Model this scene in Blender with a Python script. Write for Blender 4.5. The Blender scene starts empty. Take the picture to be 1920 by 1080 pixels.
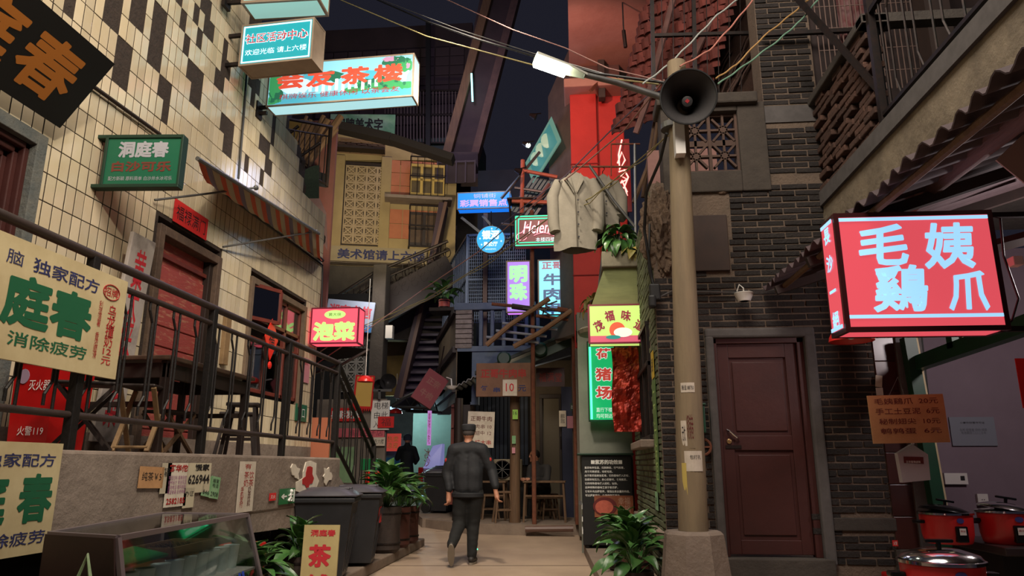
import bpy, bmesh, math, random
from mathutils import Matrix, Vector, Euler, noise
random.seed(7)
S = bpy.context.scene
COL = S.collection
PI = math.pi
R_ = math.radians
# ---------------------------------------------------------------- camera
F, CX, CY, H = 1350., 960., 540., 1.2
PIT = math.atan(332 / F)
YAW = math.atan(125 / (F * math.cos(PIT) + 332 * math.sin(PIT)))
cd = bpy.data.cameras.new('camera'); cam = bpy.data.objects.new('camera', cd); COL.objects.link(cam)
cd.sensor_width = 36; cd.lens = 36 * F / 1920; cd.clip_end = 200; cd.clip_start = .05
cam.location = (0, 0, H); cam.rotation_euler = (PI / 2 + PIT, 0, YAW)
S.camera = cam
# ---------------------------------------------------------------- world, exposure, lights
w = bpy.data.worlds.new('night'); S.world = w; w.use_nodes = True
w.node_tree.nodes['Background'].inputs[0].default_value = (.010, .010, .016, 1)
w.node_tree.nodes['Background'].inputs[1].default_value = 1.2
S.view_settings.view_transform = 'Standard'; S.view_settings.look = 'None'
S.view_settings.exposure = 0; S.view_settings.gamma = 1; S.view_settings.use_curve_mapping = False
def lamp(kind, loc, power, col, size=.3, aim=None, spot=60, blend=.6, name='flood_or_fill'):
    d = bpy.data.lights.new(name, kind); d.energy = power; d.color = col
    if kind == 'AREA': d.size = size
    else: d.shadow_soft_size = size
    if kind == 'SPOT': d.spot_size = R_(spot); d.spot_blend = blend
    o = bpy.data.objects.new(name, d); COL.objects.link(o); o.location = loc
    if aim: o.rotation_euler = (Vector(aim) - Vector(loc)).to_track_quat('-Z', 'Y').to_euler()
    return o
LIGHTS = [
 ('AREA', (-.3, 2.0, 8.0), 500, (1, .88, .76), 3.0, (-1.5, 6.5, 1)),         # overhead mall lights near the stair
 ('SPOT', (.2, 1.0, 6.0), 700, (1, .88, .70), .15, (-4, 6.5, 3.2), 80),      # flood on the tiled wall
 ('SPOT', (-1.2, 6.8, 7.5), 1300, (1, .86, .70), .3, (-1.2, 9.6, 0), 62),    # downlight on the alley
 ('SPOT', (-3.2, 11.5, 5.0), 900, (1, .83, .52), .2, (-5.0, 17, 8.4), 62),   # flood on the far house
 ('SPOT', (-.9, 8.5, 6.6), 380, (1, .38, .30), .1, (.5, 12, 7.4), 75),       # red flood on the column and slab
 ('AREA', (-4.2, 14.5, 5.0), 22, (1, .88, .76), .8, (-4.3, 17, 0)),
 ('POINT', (-1.0, 13.7, 2.5), 10, (1, .8, .55), .08, None),
 ('POINT', (3.6, 5.0, 2.55), 60, (1, .86, .86), .1, None),                   # unseen point light that brightens the food stall
 ('AREA', (1.6, 2.6, 7.0), 75, (1, .87, .76), 1.8, (1.5, 6.8, 2)),
 ('POINT', (-4.6, 19.4, 2.6), 60, (.6, .9, 1), .1, None),
 ('SPOT', (-1.0, 7.5, 3.4), 60, (.35, .3, 1), .1, (-3.3, 17.5, 3), 30),
 ('SPOT', (-.8, 6.6, 6.4), 520, (1, .88, .74), .3, (-4, 9.6, 3.6), 60),         # added fill, lifts the dark far end of the tiled wall
 ('POINT', (-3.2, 16.8, 11.5), 220, (.85, .72, 1), .4, None),                   # added violet fill, lifts the otherwise black high gallery
 ('POINT', (-1.6, 12.6, 6.6), 30, (.45, .6, 1), .3, None),                   # blue glow over the cage
]
for L in LIGHTS:
    lamp(L[0], L[1], L[2], L[3], L[4], L[5], *(L[6:7] or [60]))
# ---------------------------------------------------------------- picture rays -> points in the place
def ray(px, py):
    x = (px - CX) / F; y = -(py - CY) / F
    fy = math.cos(PIT) - y * math.sin(PIT); fz = math.sin(PIT) + y * math.cos(PIT)
    return Vector((x * math.cos(YAW) - fy * math.sin(YAW), x * math.sin(YAW) + fy * math.cos(YAW), fz))
C0 = Vector((0, 0, H))
def aY(px, py, Y): d = ray(px, py); return C0 + d * (Y / d.y)
def aX(px, py, X): d = ray(px, py); return C0 + d * (X / d.x)
def aZ(px, py, Z): d = ray(px, py); return C0 + d * ((Z - H) / d.z)
def onp(px, py, P, yaw):           # on the upright plane through P that runs along yaw
    d = ray(px, py); n = Vector((-math.sin(yaw), math.cos(yaw), 0))
    return C0 + d * ((P - C0).dot(n) / d.dot(n))
def proj(v):
    X = v[0] * math.cos(YAW) + v[1] * math.sin(YAW); Y = -v[0] * math.sin(YAW) + v[1] * math.cos(YAW); z = v[2] - H
    f = Y * math.cos(PIT) + z * math.sin(PIT); u = -Y * math.sin(PIT) + z * math.cos(PIT)
    return (CX + F * X / f, CY - F * u / f)
# ---------------------------------------------------------------- materials
MATS = {}
def M(name, col, rough=.7, metal=0., n2=None, sc=6., amt=.5, bump=0., bsc=None, vary=0., spec=.5, stretch=None, edge=(.35, .65)):
    if name in MATS: return MATS[name]
    m = bpy.data.materials.new(name); m.use_nodes = True; t = m.node_tree; N = t.nodes; b = N['Principled BSDF']
    b.inputs['Roughness'].default_value = rough; b.inputs['Metallic'].default_value = metal
    b.inputs['Specular IOR Level'].default_value = spec
    c = (*col, 1)
    b.inputs['Base Color'].default_value = c
    def tex(s):
        g = N.new('ShaderNodeTexCoord'); mp = N.new('ShaderNodeMapping'); nz = N.new('ShaderNodeTexNoise')
        gg = N.new('ShaderNodeNewGeometry')
        t.links.new(gg.outputs['Position'], mp.inputs[0]); t.links.new(mp.outputs[0], nz.inputs[0])
        if stretch: mp.inputs['Scale'].default_value = stretch
        nz.inputs['Scale'].default_value = s; nz.inputs['Detail'].default_value = 7; nz.inputs['Roughness'].default_value = .65
        N.remove(g)
        return nz.outputs[0]
    out = None
    if n2:
        r = N.new('ShaderNodeMapRange'); r.inputs[1].default_value = edge[0]; r.inputs[2].default_value = edge[1]
        r.inputs[4].default_value = amt if amt <= 1 else 1
        t.links.new(tex(sc), r.inputs[0])
        mx = N.new('ShaderNodeMix'); mx.data_type = 'RGBA'
        t.links.new(r.outputs[0], mx.inputs[0]); mx.inputs[6].default_value = c; mx.inputs[7].default_value = (*n2, 1)
        out = mx.outputs[2]
    if vary:
        oi = N.new('ShaderNodeObjectInfo'); mr = N.new('ShaderNodeMapRange')
        mr.inputs[3].default_value = 1 - vary; mr.inputs[4].default_value = 1 + vary
        gi = N.new('ShaderNodeNewGeometry'); av = N.new('ShaderNodeMath'); av.operation = 'ADD'; fr_ = N.new('ShaderNodeMath'); fr_.operation = 'FRACT'
        t.links.new(oi.outputs['Random'], av.inputs[0]); t.links.new(gi.outputs['Random Per Island'], av.inputs[1]); t.links.new(av.outputs[0], fr_.inputs[0]); t.links.new(fr_.outputs[0], mr.inputs[0])
        mu = N.new('ShaderNodeMix'); mu.data_type = 'RGBA'; mu.blend_type = 'MULTIPLY'; mu.inputs[0].default_value = 1
        if out: t.links.new(out, mu.inputs[6])
        else: mu.inputs[6].default_value = c
        t.links.new(mr.outputs[0], mu.inputs[7]); out = mu.outputs[2]
    if out: t.links.new(out, b.inputs['Base Color'])
    if bump:
        bp = N.new('ShaderNodeBump'); bp.inputs['Strength'].default_value = min(bump, 1); bp.inputs['Distance'].default_value = .02 * max(bump, 1)
        t.links.new(tex(bsc or sc * 3), bp.inputs['Height']); t.links.new(bp.outputs[0], b.inputs['Normal'])
    MATS[name] = m
    return m
def EM(name, col, st=1., sample=True, body=None, spots=None):
    if name in MATS: return MATS[name]
    m = bpy.data.materials.new(name); m.use_nodes = True; b = m.node_tree.nodes['Principled BSDF']
    b.inputs['Base Color'].default_value = (*(body or [x * .5 for x in col]), 1)
    b.inputs['Emission Color'].default_value = (*col, 1); b.inputs['Emission Strength'].default_value = st
    b.inputs['Roughness'].default_value = .35
    if spots:    # uneven tubes behind the acrylic
        t = m.node_tree; N = t.nodes; g = N.new('ShaderNodeNewGeometry'); nz = N.new('ShaderNodeTexNoise'); nz.inputs['Scale'].default_value = spots[0]
        r = N.new('ShaderNodeMapRange'); r.inputs[1].default_value = 1.2; r.inputs[2].default_value = .7; r.inputs[3].default_value = st * (1 - spots[1]); r.inputs[4].default_value = st * (1 + spots[1])
        t.links.new(g.outputs['Position'], nz.inputs[0]); t.links.new(nz.outputs[0], r.inputs[0]); t.links.new(r.outputs[0], b.inputs['Emission Strength'])
    if not sample: m.cycles.emission_sampling = 'NONE'
    MATS[name] = m
    return m
def srgb(r, g, b): return tuple(((c / 255) / 12.92 if c / 255 <= .04045 else ((c / 255 + .055) / 1.055) ** 2.4) for c in (r, g, b))
def glass_mat(name, tint=(.9, .95, .95), refl=.12, rough=.03):
    m = bpy.data.materials.new(name); m.use_nodes = True; t = m.node_tree; N = t.nodes
    N.remove(N['Principled BSDF']); o = N['Material Output']
    a = N.new('ShaderNodeBsdfTransparent'); a.inputs[0].default_value = (*tint, 1)
    g = N.new('ShaderNodeBsdfGlossy'); g.inputs['Roughness'].default_value = rough
    fr = N.new('ShaderNodeFresnel'); fr.inputs[0].default_value = 1.5
    ad = N.new('ShaderNodeMath'); ad.operation = 'MULTIPLY_ADD'; ad.inputs[1].default_value = .55; ad.inputs[2].default_value = refl; ad.use_clamp = True
    mx = N.new('ShaderNodeMixShader'); t.links.new(fr.outputs[0], ad.inputs[0]); t.links.new(ad.outputs[0], mx.inputs[0])
    t.links.new(a.outputs[0], mx.inputs[1]); t.links.new(g.outputs[0], mx.inputs[2]); t.links.new(mx.outputs[0], o.inputs[0])
    MATS[name] = m
    return m
# ---------------------------------------------------------------- mesh builder
FR = {}
class B:
    def __init__(s): s.v = []; s.f = []
    def add(s, vs, fs):
        n = len(s.v); s.v += [Vector(v) for v in vs]; s.f += [tuple(i + n for i in f) for f in fs]; return s
    def box(s, x0, x1, y0, y1, z0, z1, m=None):
        vs = [Vector((x, y, z)) for z in (z0, z1) for y in (y0, y1) for x in (x0, x1)]
        if m: vs = [m @ v for v in vs]
        return s.add(vs, [(0, 2, 3, 1), (4, 5, 7, 6), (0, 1, 5, 4), (2, 6, 7, 3), (0, 4, 6, 2), (1, 3, 7, 5)])
    def bev(s, x0, x1, y0, y1, z0, z1, b=.01, m=None):      # box with chamfered edges
        bm = bmesh.new(); bmesh.ops.create_cube(bm, size=1)
        for v in bm.verts: v.co = Vector(((x0 + x1) / 2 + v.co.x * (x1 - x0), (y0 + y1) / 2 + v.co.y * (y1 - y0), (z0 + z1) / 2 + v.co.z * (z1 - z0)))
        bmesh.ops.bevel(bm, geom=bm.edges[:], offset=b, segments=2, affect='EDGES', profile=.5)
        bm.verts.index_update(); s.add([(m @ v.co) if m else v.co for v in bm.verts], [[v.index for v in f.verts] for f in bm.faces]); bm.free(); return s
    def hexa(s, vs): return s.add(vs, [(0, 3, 2, 1), (4, 5, 6, 7), (0, 1, 5, 4), (1, 2, 6, 5), (2, 3, 7, 6), (3, 0, 4, 7)])   # 4 bottom, 4 top
    def beam(s, p, q, w, h=None, up=(0, 0, 1)):
        p = Vector(p); q = Vector(q); d = (q - p).normalized(); u = Vector(up)
        r = d.cross(u)
        if r.length < 1e-3: r = d.cross(Vector((0, 1, 0)))
        r.normalize(); u = r.cross(d); h = h or w
        vs = [P + r * (a * w / 2) + u * (b * h / 2) for P in (p, q) for a, b in ((-1, -1), (1, -1), (1, 1), (-1, 1))]
        return s.hexa(vs)
    def tube(s, pts, r, n=8, cap=True):
        pts = [Vector(p) for p in pts]; rs = r if isinstance(r, (list, tuple)) else [r] * len(pts); rings = []; ref = None; base = len(s.v)
        for i, P in enumerate(pts):
            d = (pts[min(i + 1, len(pts) - 1)] - pts[max(i - 1, 0)]).normalized()
            if ref is None: ref = d.orthogonal().normalized()
            ref = (ref - d * ref.dot(d)).normalized(); o = d.cross(ref)
            s.v += [P + (ref * math.cos(2 * PI * k / n) + o * math.sin(2 * PI * k / n)) * rs[i] for k in range(n)]
        for i in range(len(pts) - 1):
            for k in range(n):
                a = base + i * n + k; b = base + i * n + (k + 1) % n; s.f.append((a, b, b + n, a + n))
        if cap:
            s.f.append(tuple(base + k for k in reversed(range(n)))); s.f.append(tuple(base + (len(pts) - 1) * n + k for k in range(n)))
        return s
    def lathe(s, prof, c=(0, 0, 0), n=20, m=None, open0=False):
        c = Vector(c); base = len(s.v); m = m or Matrix()
        for r, z in prof:
            s.v += [m @ Vector((r * math.cos(2 * PI * k / n), r * math.sin(2 * PI * k / n), z)) + c for k in range(n)]
        for i in range(len(prof) - 1):
            for k in range(n):
                a = base + i * n + k; b = base + i * n + (k + 1) % n; s.f.append((a, b, b + n, a + n))
        if prof[0][0] > 0 and not open0: s.f.append(tuple(base + k for k in reversed(range(n))))
        if prof[-1][0] > 0: s.f.append(tuple(base + (len(prof) - 1) * n + k for k in range(n)))
        return s
    def sph(s, c, r, n=10, sc=(1, 1, 1), m=None):
        pr = [(math.sin(PI * i / n) * r + (1e-4 if i in (0, n) else 0), -math.cos(PI * i / n) * r) for i in range(n + 1)]
        mm = (m or Matrix()) @ Matrix.Diagonal((*sc, 1)); return s.lathe(pr, c, max(8, n), mm)
    def prism(s, poly, fn, a, b):        # poly: 2-D points; fn(u, v, t) -> point
        n = len(poly); return s.add([fn(u, v, t) for t in (a, b) for u, v in poly],
            [tuple(reversed(range(n))), tuple(range(n, 2 * n))] + [(i, (i + 1) % n, (i + 1) % n + n, i + n) for i in range(n)])
    def sheet(s, fn, nu, nv, th=.004):   # thick cloth / plate
        base = len(s.v); g = [[Vector(fn(i / nu, j / nv)) for j in range(nv + 1)] for i in range(nu + 1)]
        nr = []
        for i in range(nu + 1):
            for j in range(nv + 1):
                a = g[min(i + 1, nu)][j] - g[max(i - 1, 0)][j]; b = g[i][min(j + 1, nv)] - g[i][max(j - 1, 0)]; q = a.cross(b)
                nr.append(q.normalized() * th if q.length > 0 else Vector((0, 0, th)))
        fl = [p for r in g for p in r]; K = len(fl); s.v += fl + [p + q for p, q in zip(fl, nr)]
        ix = lambda i, j: base + i * (nv + 1) + j
        for i in range(nu):
            for j in range(nv):
                q = (ix(i, j), ix(i, j + 1), ix(i + 1, j + 1), ix(i + 1, j)); s.f += [q, tuple(k + K for k in reversed(q))]
        for i in range(nu):
            for j in (0, nv): q = (ix(i, j), ix(i + 1, j), ix(i + 1, j) + K, ix(i, j) + K); s.f.append(q if j == 0 else q[::-1])
        for j in range(nv):
            for i in (0, nu): q = (ix(i, j), ix(i, j) + K, ix(i, j + 1) + K, ix(i, j + 1)); s.f.append(q if i == 0 else q[::-1])
        return s
    def o(s, name, mat, parent=None, W=True, smooth=None, lab=None, kind=None):
        vs = s.v; loc = None
        if parent is not None:
            if W:
                inv = FR[parent.name].inverted(); vs = [inv @ v for v in vs]
        elif vs:
            xs = [v.x for v in vs]; ys = [v.y for v in vs]; loc = Vector(((min(xs) + max(xs)) / 2, (min(ys) + max(ys)) / 2, min(v.z for v in vs)))
            vs = [v - loc for v in vs]
        me = bpy.data.meshes.new(name); me.from_pydata([tuple(v) for v in vs], [], s.f); me.materials.append(mat if not isinstance(mat, str) else MATS[mat])
        bm = bmesh.new(); bm.from_mesh(me); bmesh.ops.recalc_face_normals(bm, faces=bm.faces[:]); bm.to_mesh(me); bm.free()
        if smooth:
            me.shade_smooth()
            try: me.set_sharp_from_angle(angle=R_(smooth if smooth is not True else 40))
            except Exception: pass
        ob = bpy.data.objects.new(name, me); COL.objects.link(ob)
        if parent is not None: ob.parent = parent; FR[ob.name] = FR[parent.name]
        else: ob.location = loc or (0, 0, 0); FR[ob.name] = Matrix.Translation(loc or (0, 0, 0))
        if lab: ob['label'] = lab
        if kind: ob['kind'] = kind
        return ob
def tag(o, label, cat, group=None):
    o['label'] = label; o['category'] = cat
    if group: o['group'] = group
    return o
def thing(name, label, cat, loc=(0, 0, 0), rot=0, group=None):
    o = bpy.data.objects.new(name, None); COL.objects.link(o); o.location = loc; o.empty_display_size = .1
    e = Euler(rot if isinstance(rot, (tuple, list)) else (0, 0, rot)); o.rotation_euler = e
    FR[o.name] = Matrix.Translation(loc) @ e.to_matrix().to_4x4()
    return tag(o, label, cat, group)
def struct(o): o['kind'] = 'structure'; return o
def sroot(name, loc=(0, 0, 0)):
    o = bpy.data.objects.new(name, None); COL.objects.link(o); o.location = loc; FR[o.name] = Matrix.Translation(loc); o['kind'] = 'structure'; return o
def piece(mesh, name, parent, mat4):     # one more object sharing a mesh, under parent
    o = bpy.data.objects.new(name, mesh); COL.objects.link(o); o.parent = parent; o.matrix_local = mat4; FR[o.name] = FR[parent.name] @ mat4; return o
def dup(root, loc, rot, label=None, group=None):
    r = root.copy(); COL.objects.link(r); r.location = loc; r.rotation_euler = rot if isinstance(rot, tuple) else (0, 0, rot)
    if label: r['label'] = label
    if group: r['group'] = group
    for c in list(root.children):
        q = c.copy(); COL.objects.link(q); q.parent = r
        for g in list(c.children): h = g.copy(); COL.objects.link(h); h.parent = q
    return r
def text(s, parent, u, v, w, h, mat, y=-.004, bold=0., rot=0, vert=False, ext=.0015, name='lettering', shear=0, spacing=1., line=1.):
    """writing, as thin letters centred on local (u, v) of the parent's x-z face, w x h big"""
    if vert: s = '\n'.join(s)
    c = bpy.data.curves.new(name, 'FONT'); c.body = s; c.size = 1; c.resolution_u = 2; c.extrude = 0; c.offset = min(bold, .012); c.align_x = 'CENTER'; c.shear = shear
    c.space_line = .8 * line if vert else line; c.space_character = spacing
    t = bpy.data.objects.new('t', c); COL.objects.link(t); dg = bpy.context.evaluated_depsgraph_get()
    me = bpy.data.meshes.new_from_object(t.evaluated_get(dg)); bpy.data.objects.remove(t); bpy.data.curves.remove(c)
    if not me.vertices: return None
    xs = [q.co.x for q in me.vertices]; ys = [q.co.y for q in me.vertices]
    x0, x1, y0, y1 = min(xs), max(xs), min(ys), max(ys); sx = w / (x1 - x0); sy = (h / (y1 - y0)) if h else sx
    cr, sr = math.cos(rot), math.sin(rot)
    for q in me.vertices:
        a = (q.co.x - (x0 + x1) / 2) * sx; b = (q.co.y - (y0 + y1) / 2) * sy
        q.co = (u + a * cr - b * sr, y, v + a * sr + b * cr)
    me.materials.clear(); me.materials.append(MATS[mat] if isinstance(mat, str) else mat)
    for p in me.polygons: p.material_index = 0
    if bold > .015:      # heavy brush weight: the same outline laid around itself
        vs = [q.co.copy() for q in me.vertices]; ps = [tuple(p.vertices) for p in me.polygons]; n_ = len(vs); V = []; Fs = []; rr_ = bold * .8
        for k in range(9):
            dx, dz = (0, 0) if k == 8 else (math.cos(k * PI / 4) * rr_ * sx, math.sin(k * PI / 4) * rr_ * sx)
            V += [(q.x + dx, q.y - k * .00004, q.z + dz) for q in vs]; Fs += [tuple(i + k * n_ for i in p) for p in ps]
        m_ = me.materials[0]; me = bpy.data.meshes.new(name); me.from_pydata(V, [], Fs); me.materials.append(m_)
    me.name = name; o = bpy.data.objects.new(name, me); COL.objects.link(o); o.parent = parent; FR[o.name] = FR[parent.name]
    return o
def fit(TL, TR, BL, Y=None, X=None, yaw=None):
    """upper left corner, width, height and heading of an upright rectangle seen at three picture corners"""
    P = aY(*TL, Y) if Y is not None else aX(*TL, X)
    if yaw is None: Q = aZ(*TR, P.z); yaw = math.atan2(Q.y - P.y, Q.x - P.x)
    Q = onp(*TR, P, yaw); Rr = onp(*BL, P, yaw)
    return P, math.hypot(Q.x - P.x, Q.y - P.y), P.z - Rr.z, yaw
def lightbox(name, label, P, w, h, d, yaw, face, frame, texts=(), fw=.03, edge=None, side=None, bottom=None, tilt=0, cat='sign', group=None):
    """lit box: front at local y=0, x 0..w, z 0..-h"""
    r = thing(name, label, cat, P, (tilt, 0, yaw), group)
    b = B()
    for zz in (0, -h + fw):
        for yy in (0, d - fw): b.box(0, w, yy, yy + fw, zz - fw, zz) if zz == 0 else b.box(0, w, yy, yy + fw, -h, -h + fw)
    for xx in (0, w - fw):
        for yy in (0, d - fw): b.box(xx, xx + fw, yy, yy + fw, -h + fw, -fw)
        b.box(xx, xx + fw, fw, d - fw, -fw, 0); b.box(xx, xx + fw, fw, d - fw, -h, -h + fw)
    b.o('frame', frame, r, W=False)
    B().box(fw, w - fw, .004, .01, -h + fw, -fw).o('front_panel', face, r, W=False)
    B().box(fw, w - fw, d - .01, d - .004, -h + fw, -fw).o('back_panel', face, r, W=False)
    s = side or face
    for xx in (.004, w - .01): B().box(xx, xx + .006, fw, d - fw, -h + fw, -fw).o('side_panel', s, r, W=False)
    B().box(fw, w - fw, fw, d - fw, -h + .004, -h + .01).o('bottom_panel', bottom or s, r, W=False)
    B().box(fw, w - fw, fw, d - fw, -.01, -.004).o('top_panel', frame, r, W=False)
    if edge: 
        e = B(); k = fw + .012; q = .012
        e.box(k, w - k, -.004, .004, -k - q, -k).box(k, w - k, -.004, .004, -h + k, -h + k + q).box(k, k + q, -.004, .004, -h + k, -k).box(w - k - q, w - k, -.004, .004, -h + k, -k)
        e.o('border_line', edge, r, W=False)
    for t in texts: text(t[0], r, t[1] * w, -t[2] * h, t[3] * w, t[4] * h, t[5], y=-.002, **(t[6] if len(t) > 6 else {}))
    return r
def board(name, label, P, w, h, d, rot, mat, texts=(), cat='sign', group=None, bev=0, warp=0):
    r = thing(name, label, cat, P, rot, group)
    if warp: B().sheet(lambda a, b: (a * w, d + warp * math.sin(a * 9 + b * 4) * (.4 + b), -h * b), 8, 6, d * .5).o('panel', mat, r, W=False)
    elif bev: B().bev(0, w, 0, d, -h, 0, bev).o('panel', mat, r, W=False)
    else: B().box(0, w, 0, d, -h, 0).o('panel', mat, r, W=False)
    for t in texts: text(t[0], r, t[1] * w, -t[2] * h, t[3] * w, t[4] * h, t[5], y=-.002 - (warp and .006), **(t[6] if len(t) > 6 else {}))
    return r
# plain materials
M('tile', srgb(196, 180, 148), .14, n2=srgb(206, 194, 172), sc=3, vary=.15, bump=.06, bsc=9, spec=.6)
M('tile_bed', srgb(62, 50, 42), .95, n2=srgb(34, 27, 23), sc=14, bump=1, bsc=30)
M('concrete', srgb(132, 118, 106), .85, n2=srgb(92, 79, 69), sc=2.6, bump=.6, bsc=14, edge=(.42, .62))
M('concrete_dark', srgb(70, 64, 58), .9, n2=srgb(44, 40, 37), sc=3, bump=.6, bsc=16)
M('ground', srgb(172, 150, 128), .62, n2=srgb(130, 110, 94), sc=.9, bump=.15, bsc=20)
M('kerb', srgb(128, 112, 98), .8, n2=srgb(95, 82, 72), sc=4, bump=.4)
M('brick', srgb(40, 34, 31), .85, n2=srgb(25, 22, 21), sc=12, bump=.8, bsc=40, vary=.35)
M('brick_red', srgb(84, 58, 46), .9, n2=srgb(52, 38, 32), sc=12, bump=.8, bsc=40, vary=.3)
M('brick_pale', srgb(150, 140, 135), .9, n2=srgb(90, 80, 78), sc=9, bump=.8, bsc=40, vary=.2)
M('mortar', srgb(112, 96, 82), .95, n2=srgb(84, 74, 64), sc=7, bump=.8, bsc=40)
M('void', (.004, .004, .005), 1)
M('rail_paint', srgb(20, 18, 18), .5, .3, n2=srgb(40, 33, 30), sc=20, bump=.2)
M('rail_top', srgb(66, 54, 50), .5, .3, n2=srgb(38, 30, 28), sc=9)
M('dark_wood', srgb(42, 28, 22), .6, n2=srgb(24, 16, 13), sc=8, stretch=(1, 1, .2))
M('wood', srgb(104, 78, 54), .75, n2=srgb(60, 44, 32), sc=10, stretch=(3, 3, .3), bump=.3)
M('pale_wood', srgb(140, 112, 76), .7, n2=srgb(96, 74, 50), sc=9, bump=.2)
M('red_door', srgb(156, 70, 64), .5, n2=srgb(186, 140, 110), sc=7, stretch=(1, 1, 5), edge=(.55, .68), amt=.7, bump=.3)
M('maroon_door', srgb(66, 30, 26), .5, n2=srgb(46, 20, 18), sc=2.5, bump=.15)
M('red_wood', srgb(110, 46, 34), .55, n2=srgb(70, 26, 20), sc=7)
M('black', srgb(14, 14, 15), .55); M('black_gloss', srgb(12, 12, 13), .2)
M('iron', srgb(30, 28, 28), .55, .6, n2=srgb(58, 40, 32), sc=15)
M('rust', srgb(122, 72, 50), .8, .2, n2=srgb(70, 42, 32), sc=12, bump=.4)
M('grey_metal', srgb(110, 110, 108), .45, .6, n2=srgb(70, 68, 66), sc=8)
M('chrome', (.75, .75, .75), .12, 1)
M('white', srgb(215, 212, 205), .5); M('cream', srgb(196, 180, 140), .6, n2=srgb(160, 140, 100), sc=4)
M('paper', srgb(206, 196, 180), .9, n2=srgb(170, 158, 140), sc=10); M('red_paper', srgb(196, 32, 30), .8)
M('green_paper', srgb(110, 160, 110), .9, n2=srgb(160, 180, 150), sc=12)
M('cardboard', srgb(178, 134, 90), .85, n2=srgb(150, 108, 70), sc=6, bump=.2)
M('ink', srgb(24, 20, 22), .7); M('ink_red', srgb(160, 30, 28), .7); M('ink_blue', srgb(36, 40, 84), .7); M('ink_green', srgb(20, 88, 56), .6)
M('ink_white', srgb(220, 220, 215), .6); M('ink_maroon', srgb(92, 26, 26), .7); M('orange_ink', srgb(176, 108, 42), .5)
M('red_plastic', srgb(176, 22, 22), .3, n2=srgb(140, 14, 16), sc=5); M('green_plastic', srgb(22, 110, 60), .4)
M('bin_plastic', srgb(28, 29, 32), .5, n2=srgb(40, 40, 44), sc=8); M('bin_lid', srgb(66, 64, 70), .42, n2=srgb(48, 46, 52), sc=7)
M('leaf', srgb(48, 92, 44), .35, n2=srgb(96, 130, 66), sc=14, vary=.35); M('leaf_dry', srgb(140, 120, 56), .6, n2=srgb(84, 104, 50), sc=9, vary=.3)
M('soil', srgb(34, 24, 18), 1); M('skin', srgb(176, 122, 96), .55)
# ================================================================ SETTING
# ground: flat, then rising gently behind y = 11
def gz(y): return 0 if y < 11 else .04 * (y - 11)
b = B(); ys = [-1, 3, 6, 8, 9.5, 11, 14, 18, 22, 27]; xs = [-9, -6, -3, -1.5, 0, 1, 3, 7]
b.add([(x, y, gz(y)) for y in ys for x in xs], [(j * 8 + i, j * 8 + i + 1, j * 8 + i + 9, j * 8 + i + 8) for j in range(len(ys) - 1) for i in range(7)])
floor = struct(b.o('floor', 'ground'))
M('seam', srgb(92, 78, 66), .9)
b = B()
for y in (7.1, 9.2, 11.6, 13.0):
    b.beam((-2.5, y, gz(y) + .001), (.1, y + .25, gz(y) + .001), .02, .004)
b.o('joint_strip', 'seam', floor, lab=None)
# left kerb platform and right kerb
struct(B().bev(-4, -2.36, 4.4, 11.4, 0, .12, .015).o('trim_1', 'kerb'))
b = B().prism([(.04, 10.9), (.26, 6.0), (.8, 6.0), (.8, 10.9)], lambda u, v, t: (u, v, t), 0, .12); struct(b.o('trim_2', 'kerb'))
b = B().prism([(-2.9, 13.6), (-1.9, 12.7), (-.75, 12.55), (.1, 12.7), (.1, 16), (-2.9, 16)], lambda u, v, t: (u, v, t), 0, .24); struct(b.o('trim_3', 'kerb'))
b = B().prism([(-3.25, 14.6), (-2.85, 13.5), (-2.2, 13.5), (-2.5, 19), (-3.4, 19.1), (-3.7, 17.2)], lambda u, v, t: (u, v, t + gz(v)), 0, .16); struct(b.o('trim_4', 'kerb'))

# ---- left wall: concrete core with door and window openings, ragged far end, tiles on its face
TW, TH, WX = .11, .222, -4.0
DO = [(3.35, 4.72, 1.28, 3.62), (6.28, 7.52, 1.28, 3.475), (8.3, 10.16, 2.0, 3.478)]       # y0 y1 z0 z1 openings
def wall_end(z):
    if z < 5.15: return 10.74
    if z < 5.6: return 9.75
    return max(7.9, 9.55 - (z - 5.6) * 1.75)
wall = sroot('wall_left', (WX - .2, 7, 0))
b = B(); z = 0.
while z < 7.6:
    z1 = min(z + .222, 7.6); e = wall_end(z + .1) + (random.random() * .18 if z > 5 else 0)
    segs = [(2.0, e)]
    for (a, c, d0, d1) in DO:
        if z + .05 < d1 and z1 - .05 > d0: segs = [q for s0, s1 in segs for q in ((s0, min(s1, a)), (max(s0, c), s1)) if q[1] - q[0] > .02]
    for s0, s1 in segs: b.box(WX - .3, WX - .006, s0, s1, z, z1)
    z = z1
b.o('wall_core', 'tile_bed', wall)
def quadhit(px, py): return any(a + .12 * (c - a) < px < c - .12 * (c - a) and b_ < py < d for a, b_, c, d in GAPS)
GAPS = [(118, -30, 140, 33), (193, -30, 231, 66), (245, -30, 277, 50), (200, 83, 256, 157), (277, 20, 313, 123), (337, 20, 350, 70), (363, 5, 397, 82), (341, 68, 358, 107),
        (351, 118, 380, 208), (297, 150, 330, 216), (412, 214, 441, 300), (417, 74, 431, 158), (390, 30, 402, 70), (457, 292, 470, 325), (484, 252, 510, 335), (465, 140, 488, 190), (486, 20, 523, 46),
        (200, 130, 224, 160), (400, 128, 425, 165), (262, -30, 275, 65), (507, 210, 522, 262), (330, -40, 342, 6)]
KEEP = [(493, 298, 500, 320), (378, 38, 384, 60)]
cells = []
z0 = 4.92 - TH * 17
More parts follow.
